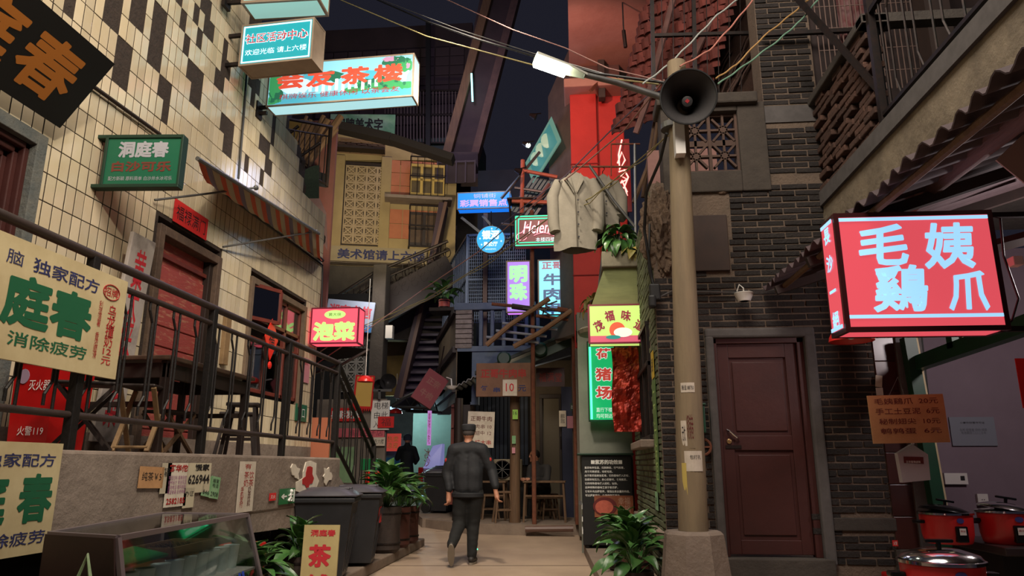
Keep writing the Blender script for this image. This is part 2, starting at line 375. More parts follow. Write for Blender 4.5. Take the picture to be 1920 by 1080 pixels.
for r in range(32):
    z = z0 + r * TH
    if z < 1.2: continue
    e = wall_end(z + .1)
    y = 2.6
    while y < e - .04:
        cy, cz = y + TW / 2, z + TH / 2
        ok = not any(a - .02 < cy < c + .02 and d0 - .03 < cz < d1 + .03 for a, c, d0, d1 in DO)
        if ok:
            px, py = proj((WX, cy, cz))
            if quadhit(px, py) and not any(a < px < c and b_ < py < d for a, b_, c, d in KEEP): ok = False
            if z > 5 and cy > e - .25 and random.random() < .35: ok = False
            if ok:
                q = proj((WX, y, z)); q2 = proj((WX, y + TW, z + TH)); area = abs(q2[0] - q[0]) * TH / TW * 1e3 if q2[0] > -20 and q[1] > -40 and py < 860 else -1
                cells.append((area, y, z))
        y += TW
cells.sort(reverse=True)
tm = B().bev(0, .006, .0065, TW - .0065, .004, TH - .004, .002)
tmo = tm.o('tile', 'tile', wall, W=False); tm_mesh = tmo.data; bpy.data.objects.remove(tmo)
rest = B(); inv = FR[wall.name].inverted()
for i, (a, y, z) in enumerate(cells):
    j = random.uniform(-.0015, .0015)
    if i < 300: piece(tm_mesh, 'tile', wall, inv @ Matrix.Translation((WX - .006 + j, y, z)) @ Matrix.Rotation(random.uniform(-.006, .006), 4, 'Z'))
    else: rest.box(WX - .007, WX + j, y + .0065, y + TW - .0065, z + .004, z + TH - .004)
rest.o('tile', 'tile', wall, kind='stuff')
# broken plaster rim at the ragged end of the wall
b = B()
for k in range(26):
    z = 4.5 + k * .12; e = wall_end(z)
    b.sph((WX - .12, e + random.uniform(-.02, .08), z), random.uniform(.07, .13), 5, (1.1, .8, 1.2))
b.o('broken_edge', 'tile_bed', wall)
# return wall round the corner
struct(B().box(-7.5, WX - .31, 10.45, 10.72, 0, 5.0).o('wall_back_left', 'tile_bed'))

# ---- raised terrace and its stair
sl = B().bev(-4.0, -2.75, 2.2, 8.38, .80, 1.28, .02); sl.hexa([(-4, 5.6, .6), (-2.76, 5.6, .66), (-2.76, 8.37, .58), (-4, 8.37, .6), (-4, 5.6, .85), (-2.76, 5.6, .85), (-2.76, 8.37, .85), (-4, 8.37, .85)])
terr = struct(sl.o('floor_terrace', 'concrete'))
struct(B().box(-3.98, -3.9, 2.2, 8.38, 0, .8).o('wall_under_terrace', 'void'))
st = sroot('trim_stair', (-3.3, 9.3, 0))
for k in range(7):
    z1 = 1.28 - (k + 1) * .16
    B().bev(-3.95, -2.86, 8.38 + k * .25, 8.38 + (k + 1) * .25 + .02, max(0, z1 - .2), z1, .01).o('step', 'concrete', st)
B().prism([(8.38, .55), (10.15, .0), (10.4, .12), (10.1, .22), (8.38, 1.08)], lambda u, v, t: (t, u, v), -2.85, -2.76).o('stringer', 'concrete', st)
B().box(WX, WX + .02, 2.6, 10.7, 1.28, 1.46).o('baseboard', 'concrete', wall)

# ---- doors and window in the tiled wall
def wall_open(name, y0, y1, z0, z1, frame_mat, t=.07):
    r = sroot(name, (WX, (y0 + y1) / 2, z0)); b = B()
    for a, c, d0, d1 in ((y0, y0 + t, z0, z1), (y1 - t, y1, z0, z1), (y0 + t, y1 - t, z1 - t, z1)): b.bev(WX - .16, WX + .035, a, c, d0, d1, .006)
    b.o('frame', frame_mat, r); return r
d1 = wall_open('door_1', 6.28, 7.52, 1.28, 3.475, M('old_frame', srgb(98, 78, 62), .7, n2=srgb(52, 40, 34), sc=12, bump=.4), .09)
b = B()
for k in range(2): b.bev(WX - .14, WX - .09, 6.37 + k * .53, 6.89 + k * .53, 1.3, 3.2, .005)
b.o('leaf_panel', 'red_door', d1)
for k in range(9): B().bev(WX - .09, WX - .075, 6.39, 7.38, 1.34 + k * .2, 1.525 + k * .2, .004).o('plank', 'red_door', d1)
B().box(WX - .12, WX - .05, 6.37, 7.43, 3.2, 3.24).o('transom', 'red_wood', d1); B().box(WX - .13, WX - .1, 6.37, 7.43, 3.24, 3.39).o('fanlight_board', 'red_door', d1)
B().bev(WX - .1, WX - .02, 7.36, 7.44, 1.28, 3.39, .006).o('inner_jamb', 'dark_wood', d1)
d2 = wall_open('door_2', 3.35, 4.72, 1.28, 3.62, M('blue_plaster', srgb(84, 88, 86), .9, n2=srgb(120, 116, 104), sc=8, bump=.6), .1)
b = B()
for k in range(3): q = .1 + k * .05; b.bev(WX - .2, WX - .02 - k * .04, 4.72 - q - .05, 4.72 - q, 1.28, 3.62 - q, .008).bev(WX - .2, WX - .02 - k * .04, 3.45, 4.72 - q, 3.62 - q - .05, 3.62 - q, .008)
b.o('inner_frame', 'maroon_door', d2)
B().bev(WX - .2, WX - .15, 3.45, 4.5, 1.28, 3.45, .01).o('leaf_panel', 'maroon_door', d2)
M('curtain', srgb(118, 52, 36), .9, n2=srgb(70, 26, 20), sc=5)
B().sheet(lambda a, c: (WX - .13 + .02 * math.sin(c * 22), 3.5 + .8 * c, 1.5 + .95 * a), 4, 20).o('curtain', 'curtain', d2)
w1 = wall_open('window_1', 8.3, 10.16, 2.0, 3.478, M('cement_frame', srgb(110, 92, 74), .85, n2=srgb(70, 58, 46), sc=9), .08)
glass = glass_mat('glass', (.75, .8, .8), .18)
b = B()
for y in (8.38, 8.96, 9.52, 10.03): b.bev(WX - .08, WX - .02, y, y + .055, 2.08, 3.4, .006)
for z in (2.08, 2.72, 2.98, 3.35): b.bev(WX - .08, WX - .02, 8.4, 10.06, z, z + .05, .006)
b.o('sash', 'red_wood', w1)
for y0, y1 in ((8.435, 8.96), (9.015, 9.52), (9.575, 10.03)):
    for z0_, z1_ in ((2.13, 2.72), (3.03, 3.35)): B().box(WX - .055, WX - .048, y0, y1, z0_, z1_).o('pane', glass, w1)
B().box(WX - .26, WX - .25, 8.3, 10.16, 2.0, 3.478).o('room_backing', M('dim_room', srgb(56, 48, 44), .8, n2=srgb(30, 26, 24), sc=3), w1)  # flat sheet behind the panes, the dim room painted as its colour
# casement swung open, catching the sign light
cw = B(); 
p0 = Vector((WX - .02, 8.42, 2.98)); p1 = Vector((WX + .17, 8.86, 2.98))
for a, c in ((p0, p1), (p0 + Vector((0, 0, .42)), p1 + Vector((0, 0, .42))), (p0, p0 + Vector((0, 0, .42))), (p1, p1 + Vector((0, 0, .42)))): cw.beam(a, c, .035, .045)
cw.o('casement', 'red_wood', w1)
B().hexa([p0 + Vector((.004, 0, 0)), p0, p1, p1 + Vector((.004, 0, 0))] + [q + Vector((0, 0, .42)) for q in (p0 + Vector((.004, 0, 0)), p0, p1, p1 + Vector((.004, 0, 0)))]).o('pane', glass_mat('bright_glass', (.5, .6, .9), .55, .01), w1)

# ---- right facade (y = 6.8), side wall (x = .75)
FY = 6.8
fac = sroot('wall_front_right', (1.7, FY, 0))
dx0, dx1, dz0, dz1 = 1.26, 2.13, .44, 2.37
core = B()
for x0, x1, z0_, z1_ in ((.76, dx0, 0, 3.92), (dx1, 2.72, 0, 3.92), (dx0, dx1, dz1, 3.92), (dx0, dx1, 0, .36)): core.box(x0, x1, FY + .004, FY + .3, z0_, z1_)
core.box(1.93, 2.46, FY + .004, FY + .3, 3.92, 6.8)
core.o('mortar_bed', 'mortar', fac)
BP, BHt = .252, .0615
def bricks(parent, y, rects, holes, base=0, mat='brick', limit=300, jit=.006, thick=.03, pitch=BP, ph=BHt):
    mesh = None; n = 0; st_ = B(); cand = []
    for x0, x1, z0_, z1_ in rects:
        r = 0; z = z0_
        while z + ph <= z1_ + .01:
            x = x0 - (pitch / 2 if r % 2 else 0) + random.uniform(-.02, .02) * 0
            while x < x1 - .02:
                a, c = max(x, x0), min(x + pitch, x1)
                if c - a > .05 and not any(a < h1 and c > h0 and z + ph > g0 and z < g1 for h0, h1, g0, g1 in holes): cand.append((a, c, z))
                elif c - a > .05:
                    for h0, h1, g0, g1 in holes:      # closers beside an opening
                        if a < h1 and c > h0 and z + ph > g0 and z < g1:
                            if h0 - a > .05: cand.append((a, h0, z))
                            if c - h1 > .05: cand.append((h1, c, z))
                x += pitch
            z += ph; r += 1
    cand.sort(key=lambda q: (-(q[1] - q[0] > pitch * .9), abs(q[2] - 2.0)))
    inv = FR[parent.name].inverted()
    for a, c, z in cand:
        j = random.uniform(-jit, jit); t = random.uniform(-.003, .003)
        if n < limit:
            w_ = c - a
            if mesh is None:
                o_ = B().bev(0, 1, 0, thick, 0, ph - .014, .006).o('brick', mat, parent, W=False); mesh = o_.data; bpy.data.objects.remove(o_)
                for v in mesh.vertices: v.co.x = v.co.x * 1.0
            piece(mesh, 'brick', parent, inv @ Matrix.Translation((a + .006, y + j, z + t)) @ Matrix.Rotation(random.uniform(-.01, .01), 4, 'Y') @ Matrix.Diagonal((w_ - .014, 1, 1, 1))); n += 1
        else: st_.box(a + .006, c - .008, y + j, y + thick, z + t, z + ph - .014 + t)
    if st_.v: st_.o('brick', mat, parent, kind='stuff')
bricks(fac, FY - .006, [(.76, 2.70, .37, 3.32), (1.52, 2.5, 3.32, 3.92), (1.93, 2.45, 4.72, 6.7), (1.93, 2.45, 3.98, 4.5)],
       [(1.2, 2.19, 0, 2.44), (1.02, 1.49, 2.98, 3.6), (2.19, 2.72, .64, .76), (.74, 1.02, 3.0, 3.92)])
B().bev(2.19, 2.72, FY - .02, FY + .1, .645, .755, .01).o('stone_course', 'concrete_dark', fac)
B().bev(.74, 1.24, FY - .02, FY + .1, .28, .37, .01).o('footing', 'concrete_dark', fac)
B().box(1.93, 2.46, FY - .01, FY + .05, 4.52, 4.70).o('cement_band', M('cement_grey', srgb(88, 84, 82), .9, n2=srgb(60, 57, 55), sc=8), fac)
# cement panel round the pierced window
cp = B(); X0, X1, W0, W1, Z0, Z1 = .9, 1.93, 1.1, 1.66, 4.02, 4.66
for x0, x1, z0_, z1_ in ((X0, W0, 3.8, 4.75), (W1, X1, 3.8, 4.75), (W0, W1, 3.8, Z0), (W0, W1, Z1, 4.75)): cp.bev(x0, x1, FY - .03, FY + .25, z0_, z1_, .012)
cp.bev(.86, 1.86, FY - .09, FY + .3, 4.72, 4.84, .02)
cp.o('cement_panel', M('cement_dark', srgb(72, 65, 58), .95, n2=srgb(48, 44, 40), sc=5, bump=.6), fac)
sc_ = B(); cx_, cz_ = (W0 + W1) / 2, (Z0 + Z1) / 2
for mx_, mz_ in ((cx_ - .14, cz_ + .14), (cx_ + .14, cz_ + .14), (cx_ - .14, cz_ - .14), (cx_ + .14, cz_ - .14)):
    for k in range(8):
        a = k * PI / 4; sc_.beam((mx_ + .03 * math.cos(a), FY + .05, mz_ + .03 * math.sin(a)), (mx_ + .15 * math.cos(a), FY + .05, mz_ + .17 * math.sin(a)), .022, .05, (0, 1, 0))
    sc_.lathe([(.045, -.025), (.045, .025)], (mx_, FY + .05, mz_), 10, Matrix.Rotation(PI / 2, 4, 'X'))
for x in (W0 + .005, cx_, W1 - .01): sc_.beam((x, FY + .05, Z0), (x, FY + .05, Z1), .03, .06, (0, 1, 0))
for z in (Z0, cz_, Z1): sc_.beam((W0, FY + .05, z), (W1, FY + .05, z), .03, .06)
sc_.o('pierced_screen', M('screen_stone', srgb(84, 64, 54), .9, n2=srgb(52, 42, 38), sc=9), fac)
struct(B().box(.92, 1.75, 8.3, 8.4, 3.95, 4.95).o('wall_behind_screen', M('pink_back', srgb(150, 112, 104), .9, n2=srgb(104, 74, 70), sc=3)))
# crumbled stone lump at the upper left of the facade
bm = bmesh.new(); bmesh.ops.create_icosphere(bm, subdivisions=5, radius=1)
for v in bm.verts:
    n = noise.fractal(v.co * 2.6, 1, 2.2, 5) + .5 * noise.noise(v.co * 9)
    v.co = Vector((.88 + v.co.x * .2, 6.87 + v.co.y * .16, 3.42 + v.co.z * .5)) + v.co.normalized() * n * .07
lump = B(); bm.verts.index_update(); lump.add([v.co for v in bm.verts], [[v.index for v in f.verts] for f in bm.faces]); bm.free()
lump.o('crumbled_stone', M('rubble', srgb(112, 92, 74), .95, n2=srgb(58, 46, 38), sc=10, bump=1, bsc=40), fac)
b = B()
for k in range(14): b.sph((1.02 + k * .04, FY - .0, 3.86 - .02 * (k % 3)), random.uniform(.025, .05), 5, (1.3, .6, .9))
b.o('plaster_crumbs', 'rubble', fac)
B().bev(1.03, 1.48, FY - .03, FY + .02, 3.0, 3.56, .006).o('rusty_plate', M('brown_plate', srgb(60, 42, 34), .7, n2=srgb(40, 30, 26), sc=6), fac)
# side wall of the same block
sw = sroot('wall_side_right', (.78, 8.3, 0))
WY0, WY1, WZ0, WZ1 = 7.55, 8.75, 1.5, 2.62
core = B()
for y0, y1, z0_, z1_ in ((FY + .0, WY0, 0, 3.9), (WY1, 9.9, 0, 3.9), (WY0, WY1, 0, WZ0), (WY0, WY1, WZ1, 3.9)): core.box(.765, .9, y0, y1, z0_, z1_)
core.o('mortar_bed', 'mortar', sw)
M('brick_green', srgb(92, 100, 70), .85, n2=srgb(58, 58, 46), sc=9, bump=.6, vary=.3)
sb = B(); mesh = None; nb = 0; inv = FR[sw.name].inverted()
for r in range(60):
    z = .16 + r * BHt; y = FY + .02 - (BP / 2 if r % 2 else 0)
    while y < 9.85:
        a, c = max(y, FY + .005), min(y + BP, 9.88)
        if c - a > .04 and not (a < WY1 + .05 and c > WY0 - .05 and WZ0 - .06 < z + .03 < WZ1 + .05):
            if nb < 300 and c - a > BP * .9 and z < 3.2:
                if mesh is None: o_ = B().bev(0, .03, 0, BP - .014, 0, BHt - .014, .005).o('brick', 'brick_green', sw, W=False); mesh = o_.data; bpy.data.objects.remove(o_)
                piece(mesh, 'brick', sw, inv @ Matrix.Translation((.75 + random.uniform(-.005, .005), a + .005, z))); nb += 1
            else: sb.box(.75 + random.uniform(-.005, .005), .775, a + .005, c - .009, z, z + BHt - .014)
        y += BP
sb.o('brick', 'brick_green', sw, kind='stuff')
B().bev(.70, .8, FY, 9.9, .52, .62, .015).o('plinth_ledge', 'kerb', sw)
w2 = sroot('window_2', (.78, 8.1, WZ0)); b = B()
for y in (WY0 - .04, 8.12, WY1): b.bev(.73, .86, y, y + .045, WZ0, WZ1, .005)
for z in (WZ0 - .05, 2.2, WZ1): b.bev(.72, .86, WY0 - .04, WY1 + .05, z, z + .05, .005)
b.o('frame', 'iron', w2); B().box(.80, .806, WY0, WY1, WZ0, WZ1).o('pane', glass, w2)
for k in range(7): B().tube([(.745, WY0 + .1 + k * .16, WZ0), (.745, WY0 + .1 + k * .16, WZ1)], .007, 5).o('bar', 'iron', w2)
B().bev(.62, .86, WY0 - .1, WY1 + .1, WZ0 - .13, WZ0 - .05, .01).o('sill', 'kerb', w2)
# maroon door with cement surround
d3 = sroot('door_3', (1.7, FY, .36)); b = B()
b.bev(1.2, 1.275, FY - .05, FY + .08, .36, 2.37, .02).bev(2.09, 2.19, FY - .05, FY + .08, .36, 2.37, .02).bev(1.2, 2.19, FY - .05, FY + .08, 2.35, 2.44, .02)
b.o('cement_surround', 'cement_grey', d3)
B().bev(1.22, 2.16, FY - .09, FY + .1, .24, .42, .012).o('threshold', 'concrete_dark', d3)
b = B(); b.bev(1.275, 1.305, FY - .0, FY + .1, .42, 2.35, .005).bev(2.03, 2.09, FY - .0, FY + .1, .42, 2.35, .005).bev(1.275, 2.09, FY, FY + .1, 2.30, 2.35, .005)
b.o('frame', 'maroon_door', d3)
lx0, lx1 = 1.31, 2.025
b = B().box(lx0, lx1, FY + .05, FY + .08, .44, 2.3)
for x0, x1, z0_, z1_ in ((lx0, lx0 + .1, .44, 2.3), (lx1 - .1, lx1, .44, 2.3), (lx0 + .1, lx1 - .1, 2.17, 2.3), (lx0 + .1, lx1 - .1, 1.33, 1.46), (lx0 + .1, lx1 - .1, .44, .56)): b.bev(x0, x1, FY + .03, FY + .055, z0_, z1_, .004)
lf = b.o('leaf', 'maroon_door', d3)
for z0_, z1_ in ((.60, 1.29), (1.5, 2.13)): B().bev(lx0 + .13, lx1 - .13, FY + .036, FY + .054, z0_, z1_, .006).o('panel', 'maroon_door', lf)
hp = Vector((lx0 + .07, FY + .02, 1.46))
B().tube([hp + Vector((-.03, 0, .05)), hp + Vector((-.01, -.03, .035)), hp + Vector((.05, -.03, -.02)), hp + Vector((.07, 0, -.035))], .009, 8).o('handle', 'chrome', lf, smooth=True)
B().lathe([(.022, 0), (.022, .012), (.012, .016)], hp + Vector((-.015, .01, -.05)), 14, Matrix.Rotation(PI / 2, 4, 'X')).o('lock', M('brass', srgb(190, 160, 110), .3, .8), lf, smooth=True)
B().box(lx0 + .02, lx0 + .16, FY + .022, FY + .032, 1.345, 1.375).o('bolt', 'iron', lf)
# stall at the far right: pillar of brown tiles, plaster strip, white back wall, floor void
ts = sroot('trim_pillar', (2.8, FY, 0)); B().box(2.7, 2.9, FY + .0, FY + .25, .5, 3.0).o('core', 'mortar', ts)
M('brown_tile', srgb(64, 34, 30), .3, n2=srgb(50, 28, 26), sc=5, vary=.2)
for k in range(9): B().bev(2.70, 2.885, FY - .014, FY + .0, .5 + k * .27, .765 + k * .27, .004).o('tile', 'brown_tile', ts)
B().box(2.9, 3.0, FY - .03, FY + .2, 0, 3.2).o('plaster_strip', M('grey_plaster', srgb(104, 102, 104), .85, n2=srgb(80, 78, 80), sc=6), ts)
B().bev(2.68, 2.92, FY - .04, FY + .1, 0, .5, .01).o('base', 'concrete_dark', ts)
M('stall_wall', srgb(128, 112, 122), .8, n2=srgb(110, 95, 104), sc=1.5)
struct(B().box(3.0, 6.2, 7.3, 7.4, 0, 3.3).o('wall_stall', 'stall_wall'))
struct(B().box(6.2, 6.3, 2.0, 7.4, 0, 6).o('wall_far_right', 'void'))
b = B()
b.beam((3.02, 6.62, .3), (2.94, 6.62, 2.3), .1, .1, (0, 1, 0)); gp = struct(b.o('trim_post', M('green_paint', srgb(16, 66, 42), .45, n2=srgb(12, 48, 32), sc=6)))
B().beam((3.09, 6.66, .3), (3.01, 6.66, 2.3), .045, .06, (0, 1, 0)).o('cream_edge', 'cream', gp)
b = B(); b.beam((3.0, 7.0, 2.06), (3.0, 4.6, 2.12), .09, .12); b.beam((3.0, 5.95, 2.1), (3.0, 5.95, 2.9), .09, .09, (0, 1, 0)); bb = struct(b.o('trim_lintel', 'green_paint'))
B().beam((3.05, 5.9, 2.15), (3.05, 5.9, 2.9), .05, .04, (0, 1, 0)).o('cream_edge', 'cream', bb)

# ---- gallery above the stall: concrete edge beam, brick parapet, railing, dark back wall
gal = sroot('trim_gallery', (2.4, 5, 3.2))
B().hexa([(2.4, 1.5, 3.16), (2.62, 1.5, 3.16), (2.62, 7.0, 3.16), (2.4, 7.0, 3.16), (2.4, 1.5, 3.62), (2.62, 1.5, 3.62), (2.62, 7.0, 3.62), (2.4, 7.0, 3.62)]).o('edge_beam', M('stain_concrete', srgb(128, 116, 96), .9, n2=srgb(70, 62, 52), sc=3, bump=.6, bsc=12, edge=(.42, .62)), gal)
B().box(2.37, 2.66, 1.5, 6.78, 3.62, 3.76).o('coping', 'cement_grey', gal)
B().box(2.62, 6.2, 1.5, 7.0, 3.4, 3.5).o('deck', 'concrete_dark', gal)
struct(B().box(2.46, 6.2, 6.86, 7.0, 3.5, 9).o('wall_gallery', M('gallery_dark', srgb(50, 38, 36), .9, n2=srgb(28, 24, 24), sc=4)))
par = sroot('wall_parapet', (2.45, 6.1, 3.76))
mesh = None; inv = FR[par.name].inverted(); n = 0
for r in range(14):
    z = 3.77 + r * .066
    for k in range(6):
        y = 5.42 + k * .235 + (.117 if r % 2 else 0)
        if (r % 4 in (1, 2)) and (k + r // 4) % 2 == 0 and 0 < k < 5: continue
        if y + .22 > 6.84: continue
        if mesh is None: o_ = B().bev(0, .11, 0, .22, 0, .056, .008).o('brick', 'brick_red', par, W=False); mesh = o_.data; bpy.data.objects.remove(o_)
        piece(mesh, 'brick', par, inv @ Matrix.Translation((2.4 + random.uniform(-.012, .012), y, z)) @ Matrix.Rotation(random.uniform(-.03, .03), 4, 'Z'))
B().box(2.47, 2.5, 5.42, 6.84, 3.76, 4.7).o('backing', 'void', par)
B().bev(2.36, 2.58, 5.38, 6.85, 4.68, 4.76, .012).o('coping', 'concrete_dark', par)
b = B(); b.box(2.36, 3.6, 5.38, 5.5, 4.68, 4.76); b.o('return_coping', 'concrete_dark', par)
# gallery railing towards the viewer
rl = thing('gallery_railing', 'black iron railing with slim bars on the concrete gallery edge, upper right', 'railing', (2.44, 4.2, 3.76))
b = B().beam((2.42, 5.4, 3.84), (2.42, 1.8, 3.84), .035, .03).beam((2.42, 5.4, 4.75), (2.42, 1.8, 4.75), .04, .04); b.o('rail', 'iron', rl)
for y in (5.36, 3.6): B().beam((2.42, y, 3.7), (2.42, y, 6.4), .055, .055, (0, 1, 0)).o('post', 'iron', rl)
for k in range(19):
    y = 5.2 - k * .18; B().tube([(2.42, y, 3.84), (2.42, y + (.06 if k % 2 else 0), 4.0), (2.42, y + (.06 if k % 2 else 0), 4.6), (2.42, y, 4.75)], .009, 5).o('bar', 'iron', rl)
b = B().beam((2.1, 6.2, 5.6), (2.42, 5.36, 4.05), .03, .05).beam((1.95, 6.7, 5.45), (3.2, 6.7, 5.45), .04, .04).beam((2.42, 5.3, 4.9), (2.1, 6.2, 5.6), .03, .03); b.o('brace', 'iron', rl)
# wire mesh behind the parapet
wm = thing('wire_mesh_panel', 'rusty wire mesh screen above the brick parapet, upper right corner', 'mesh screen', (2.6, 6.75, 4.76))
for k in range(26): B().tube([(2.5 + k * .05, 6.72, 4.8), (2.5 + k * .05, 6.72, 6.9)], .006, 4).o('wire', M('wire_metal', srgb(120, 100, 92), .5, .4), wm)
for k in range(8): B().tube([(2.5, 6.72, 5.0 + k * .25), (3.8, 6.72, 5.0 + k * .25)], .005, 4).o('wire', 'wire_metal', wm)
tag(B().sheet(lambda a, c: (2.75 + .35 * c, 6.78 + .02 * math.sin(c * 30), 5.0 + 1.9 * a), 4, 16).o('red_cloth', M('red_cloth', srgb(96, 40, 40), .9, n2=srgb(140, 120, 120), sc=8)), 'dull red striped cloth hanging behind the wire mesh, upper right', 'cloth')
b = B().bev(0, 1.1, 0, .5, 0, .75, .03); gb = thing('green_counter', 'pale green lit counter seen through the gallery railing, upper right', 'counter', (2.9, 4.1, 3.62), .0)
b.o('body', M('pale_green', srgb(110, 150, 130), .4, n2=srgb(80, 120, 104), sc=3), gb, W=False); B().bev(-.03, 1.13, -.03, .53, .75, .8, .01).o('counter_top', 'white', gb, W=False)
b = B().beam((3.35, 6.2, 3.5), (3.35, 6.2, 7), .22, .22, (0, 1, 0)); struct(b.o('trim_gallery_post', 'dark_wood'))
# corrugated lean-to roof
rf = thing('corrugated_roof', 'dark corrugated lean-to roof with a wavy eave over the food stall', 'roof', (2.2, 4.6, 2.7))
def cor(a, c):
    y = 6.74 - a * 5.2; x = 1.75 + c * 1.9
    return (x + .012 * math.sin(a * 40), y, 2.74 + c * .62 + .028 * math.cos(a * 5.2 / .17 * 2 * PI) + (.05 * (1 - a * 2) if a < .5 else 0))
B().sheet(cor, 186, 3, .008).o('sheet', M('roof_sheet', srgb(74, 58, 60), .75, n2=srgb(46, 36, 38), sc=6), rf, smooth=60)
B().tube([(2.28, 6.6, 2.86), (2.25, 4.6, 2.9), (2.2, 2.4, 2.86)], [.045, .06, .065], 10).o('log', M('log_wood', srgb(112, 80, 76), .7, n2=srgb(64, 44, 42), sc=5, stretch=(6, .6, 6), bump=.5), rf, smooth=True)
B().tube([(1.82, 6.5, 2.72), (1.85, 2.4, 2.7)], .025, 7).o('log', 'wood', rf)
for y in (6.3, 5.4, 4.5): B().beam((1.75, y, 2.68), (3.3, y - .15, 3.14), .06, .07).o('rafter', 'dark_wood', rf)
B().beam((2.3, 5.6, 2.6), (3.6, 4.4, 2.75), .2, .04).o('board', 'dark_wood', rf)
# ================================================================ FARTHER BUILDINGS
# far house facing the alley, turned a little
P0 = aY(612, 330, 17.0); yw = R_(14)
fh = sroot('wall_far_house', P0); 
def FP(px, py, off=0.): q = onp(px, py, Vector((P0.x, P0.y - off, 0)), yw); return q
ux = Vector((math.cos(yw), math.sin(yw), 0)); un = Vector((math.sin(yw), -math.cos(yw), 0))
def fpan(name, px0, py0, px1, py1, mat, out, parent, th=.08, bev=.0, seg=None):
    """block on the far house between two picture corners, standing 'out' from the wall"""
    a = FP(px0, py0); c = FP(px1, py1); wdt = (c - a).dot(ux); z1, z0 = a.z, c.z
    m = Matrix.Translation((a.x, a.y, 0)) @ Matrix.Rotation(yw, 4, 'Z')
    b = B()
    if seg: seg(b, wdt, z0, z1, m, out)
    elif bev: b.bev(0, wdt, -out, -out + th, z0, z1, bev, m)
    else: b.box(0, wdt, -out, -out + th, z0, z1, m)
    return b.o(name, mat, parent)
M('far_plaster', srgb(160, 140, 98), .9, n2=srgb(124, 106, 76), sc=1.6, bump=.3)
M('far_pink', srgb(176, 108, 76), .8, n2=srgb(150, 86, 60), sc=3)
fpan('wall_core', 600, 300, 850, 640, 'far_plaster', 0, fh, .3)
tp_ = [FP(600, 300), FP(850, 300), FP(850, 297), FP(735, 262), FP(600, 236)]
B().add([p for p in tp_] + [p - un * .3 for p in tp_], [(0, 1, 2, 3, 4), (9, 8, 7, 6, 5)] + [(i, i + 5, (i + 1) % 5 + 5, (i + 1) % 5) for i in range(5)]).o('gable', 'far_plaster', fh)
fpan('brick_band', 618, 258, 722, 292, M('far_brick', srgb(140, 112, 84), .9, n2=srgb(100, 78, 58), sc=3), .03, fh, .04)
def crs(b, wd, z0, z1, m, out):
    n = 9; h = (z1 - z0) / n
    for k in range(n):
        x = -.12 if k % 2 else 0
        while x < wd:
            b.box(max(x, 0) + .01, min(x + .26, wd) - .01, -out - .02, -out, z0 + k * h + .01, z0 + (k + 1) * h - .008, m); x += .28
fpan('brick', 618, 258, 722, 292, 'far_brick', .03, fh, seg=crs).__setitem__('kind', 'stuff')
fpan('hood_slab', 630, 281, 722, 291, 'dark_wood', .35, fh, .35)
# breeze block screen: 4 x 9 blocks, each pierced with petals
a = FP(641, 308); c = FP(713, 458); sw_, sh_ = (c - a).dot(ux), a.z - c.z
fpan('screen_recess', 636, 302, 718, 463, 'dark_wood', .01, fh, .01)
m0 = Matrix.Translation((c.x, c.y, 0)) @ Matrix.Rotation(yw, 4, 'Z')
def breeze(bw, bh):
    b = B(); t = .06
    for x0, x1, z0_, z1_ in ((0, bw, 0, bh * .11), (0, bw, bh * .89, bh), (0, bw * .11, bh * .11, bh * .89), (bw * .89, bw, bh * .11, bh * .89)): b.box(x0, x1, -t, 0, z0_, z1_)
    for k in range(4):
        a_ = PI / 4 + k * PI / 2; b.beam((bw * (.5 + .12 * math.cos(a_)), -t / 2, bh * (.5 + .12 * math.sin(a_))), (bw * (.5 + .5 * math.cos(a_)), -t / 2, bh * (.5 + .5 * math.sin(a_))), bw * .13, t, (0, 1, 0))
    b.tube([(bw * (.5 + .27 * math.cos(q * PI / 6)), -t / 2, bh * (.5 + .27 * math.sin(q * PI / 6))) for q in range(13)], bw * .06, 4)
    b.lathe([(bw * .12, 0), (bw * .12, t)], (bw / 2, 0, bh / 2), 8, Matrix.Rotation(PI / 2, 4, 'X'))
    return b
bw, bh = sw_ / 4, sh_ / 9
m_ = breeze(bw, bh).o('breeze_block', M('far_block', srgb(160, 140, 110), .9), fh, W=False); mesh = m_.data; bpy.data.objects.remove(m_)
inv = FR[fh.name].inverted(); a = FP(641, 458)
for i in range(4):
    for k in range(9): piece(mesh, 'breeze_block', fh, inv @ Matrix.Translation((a.x + un.x * .03, a.y + un.y * .03, a.z)) @ Matrix.Rotation(yw, 4, 'Z') @ Matrix.Translation((i * bw, 0, k * bh)))
for q in ((628, 292, 638, 470), (716, 296, 728, 470)): fpan('pilaster', *q, 'far_plaster', .1, fh, .1, .02)
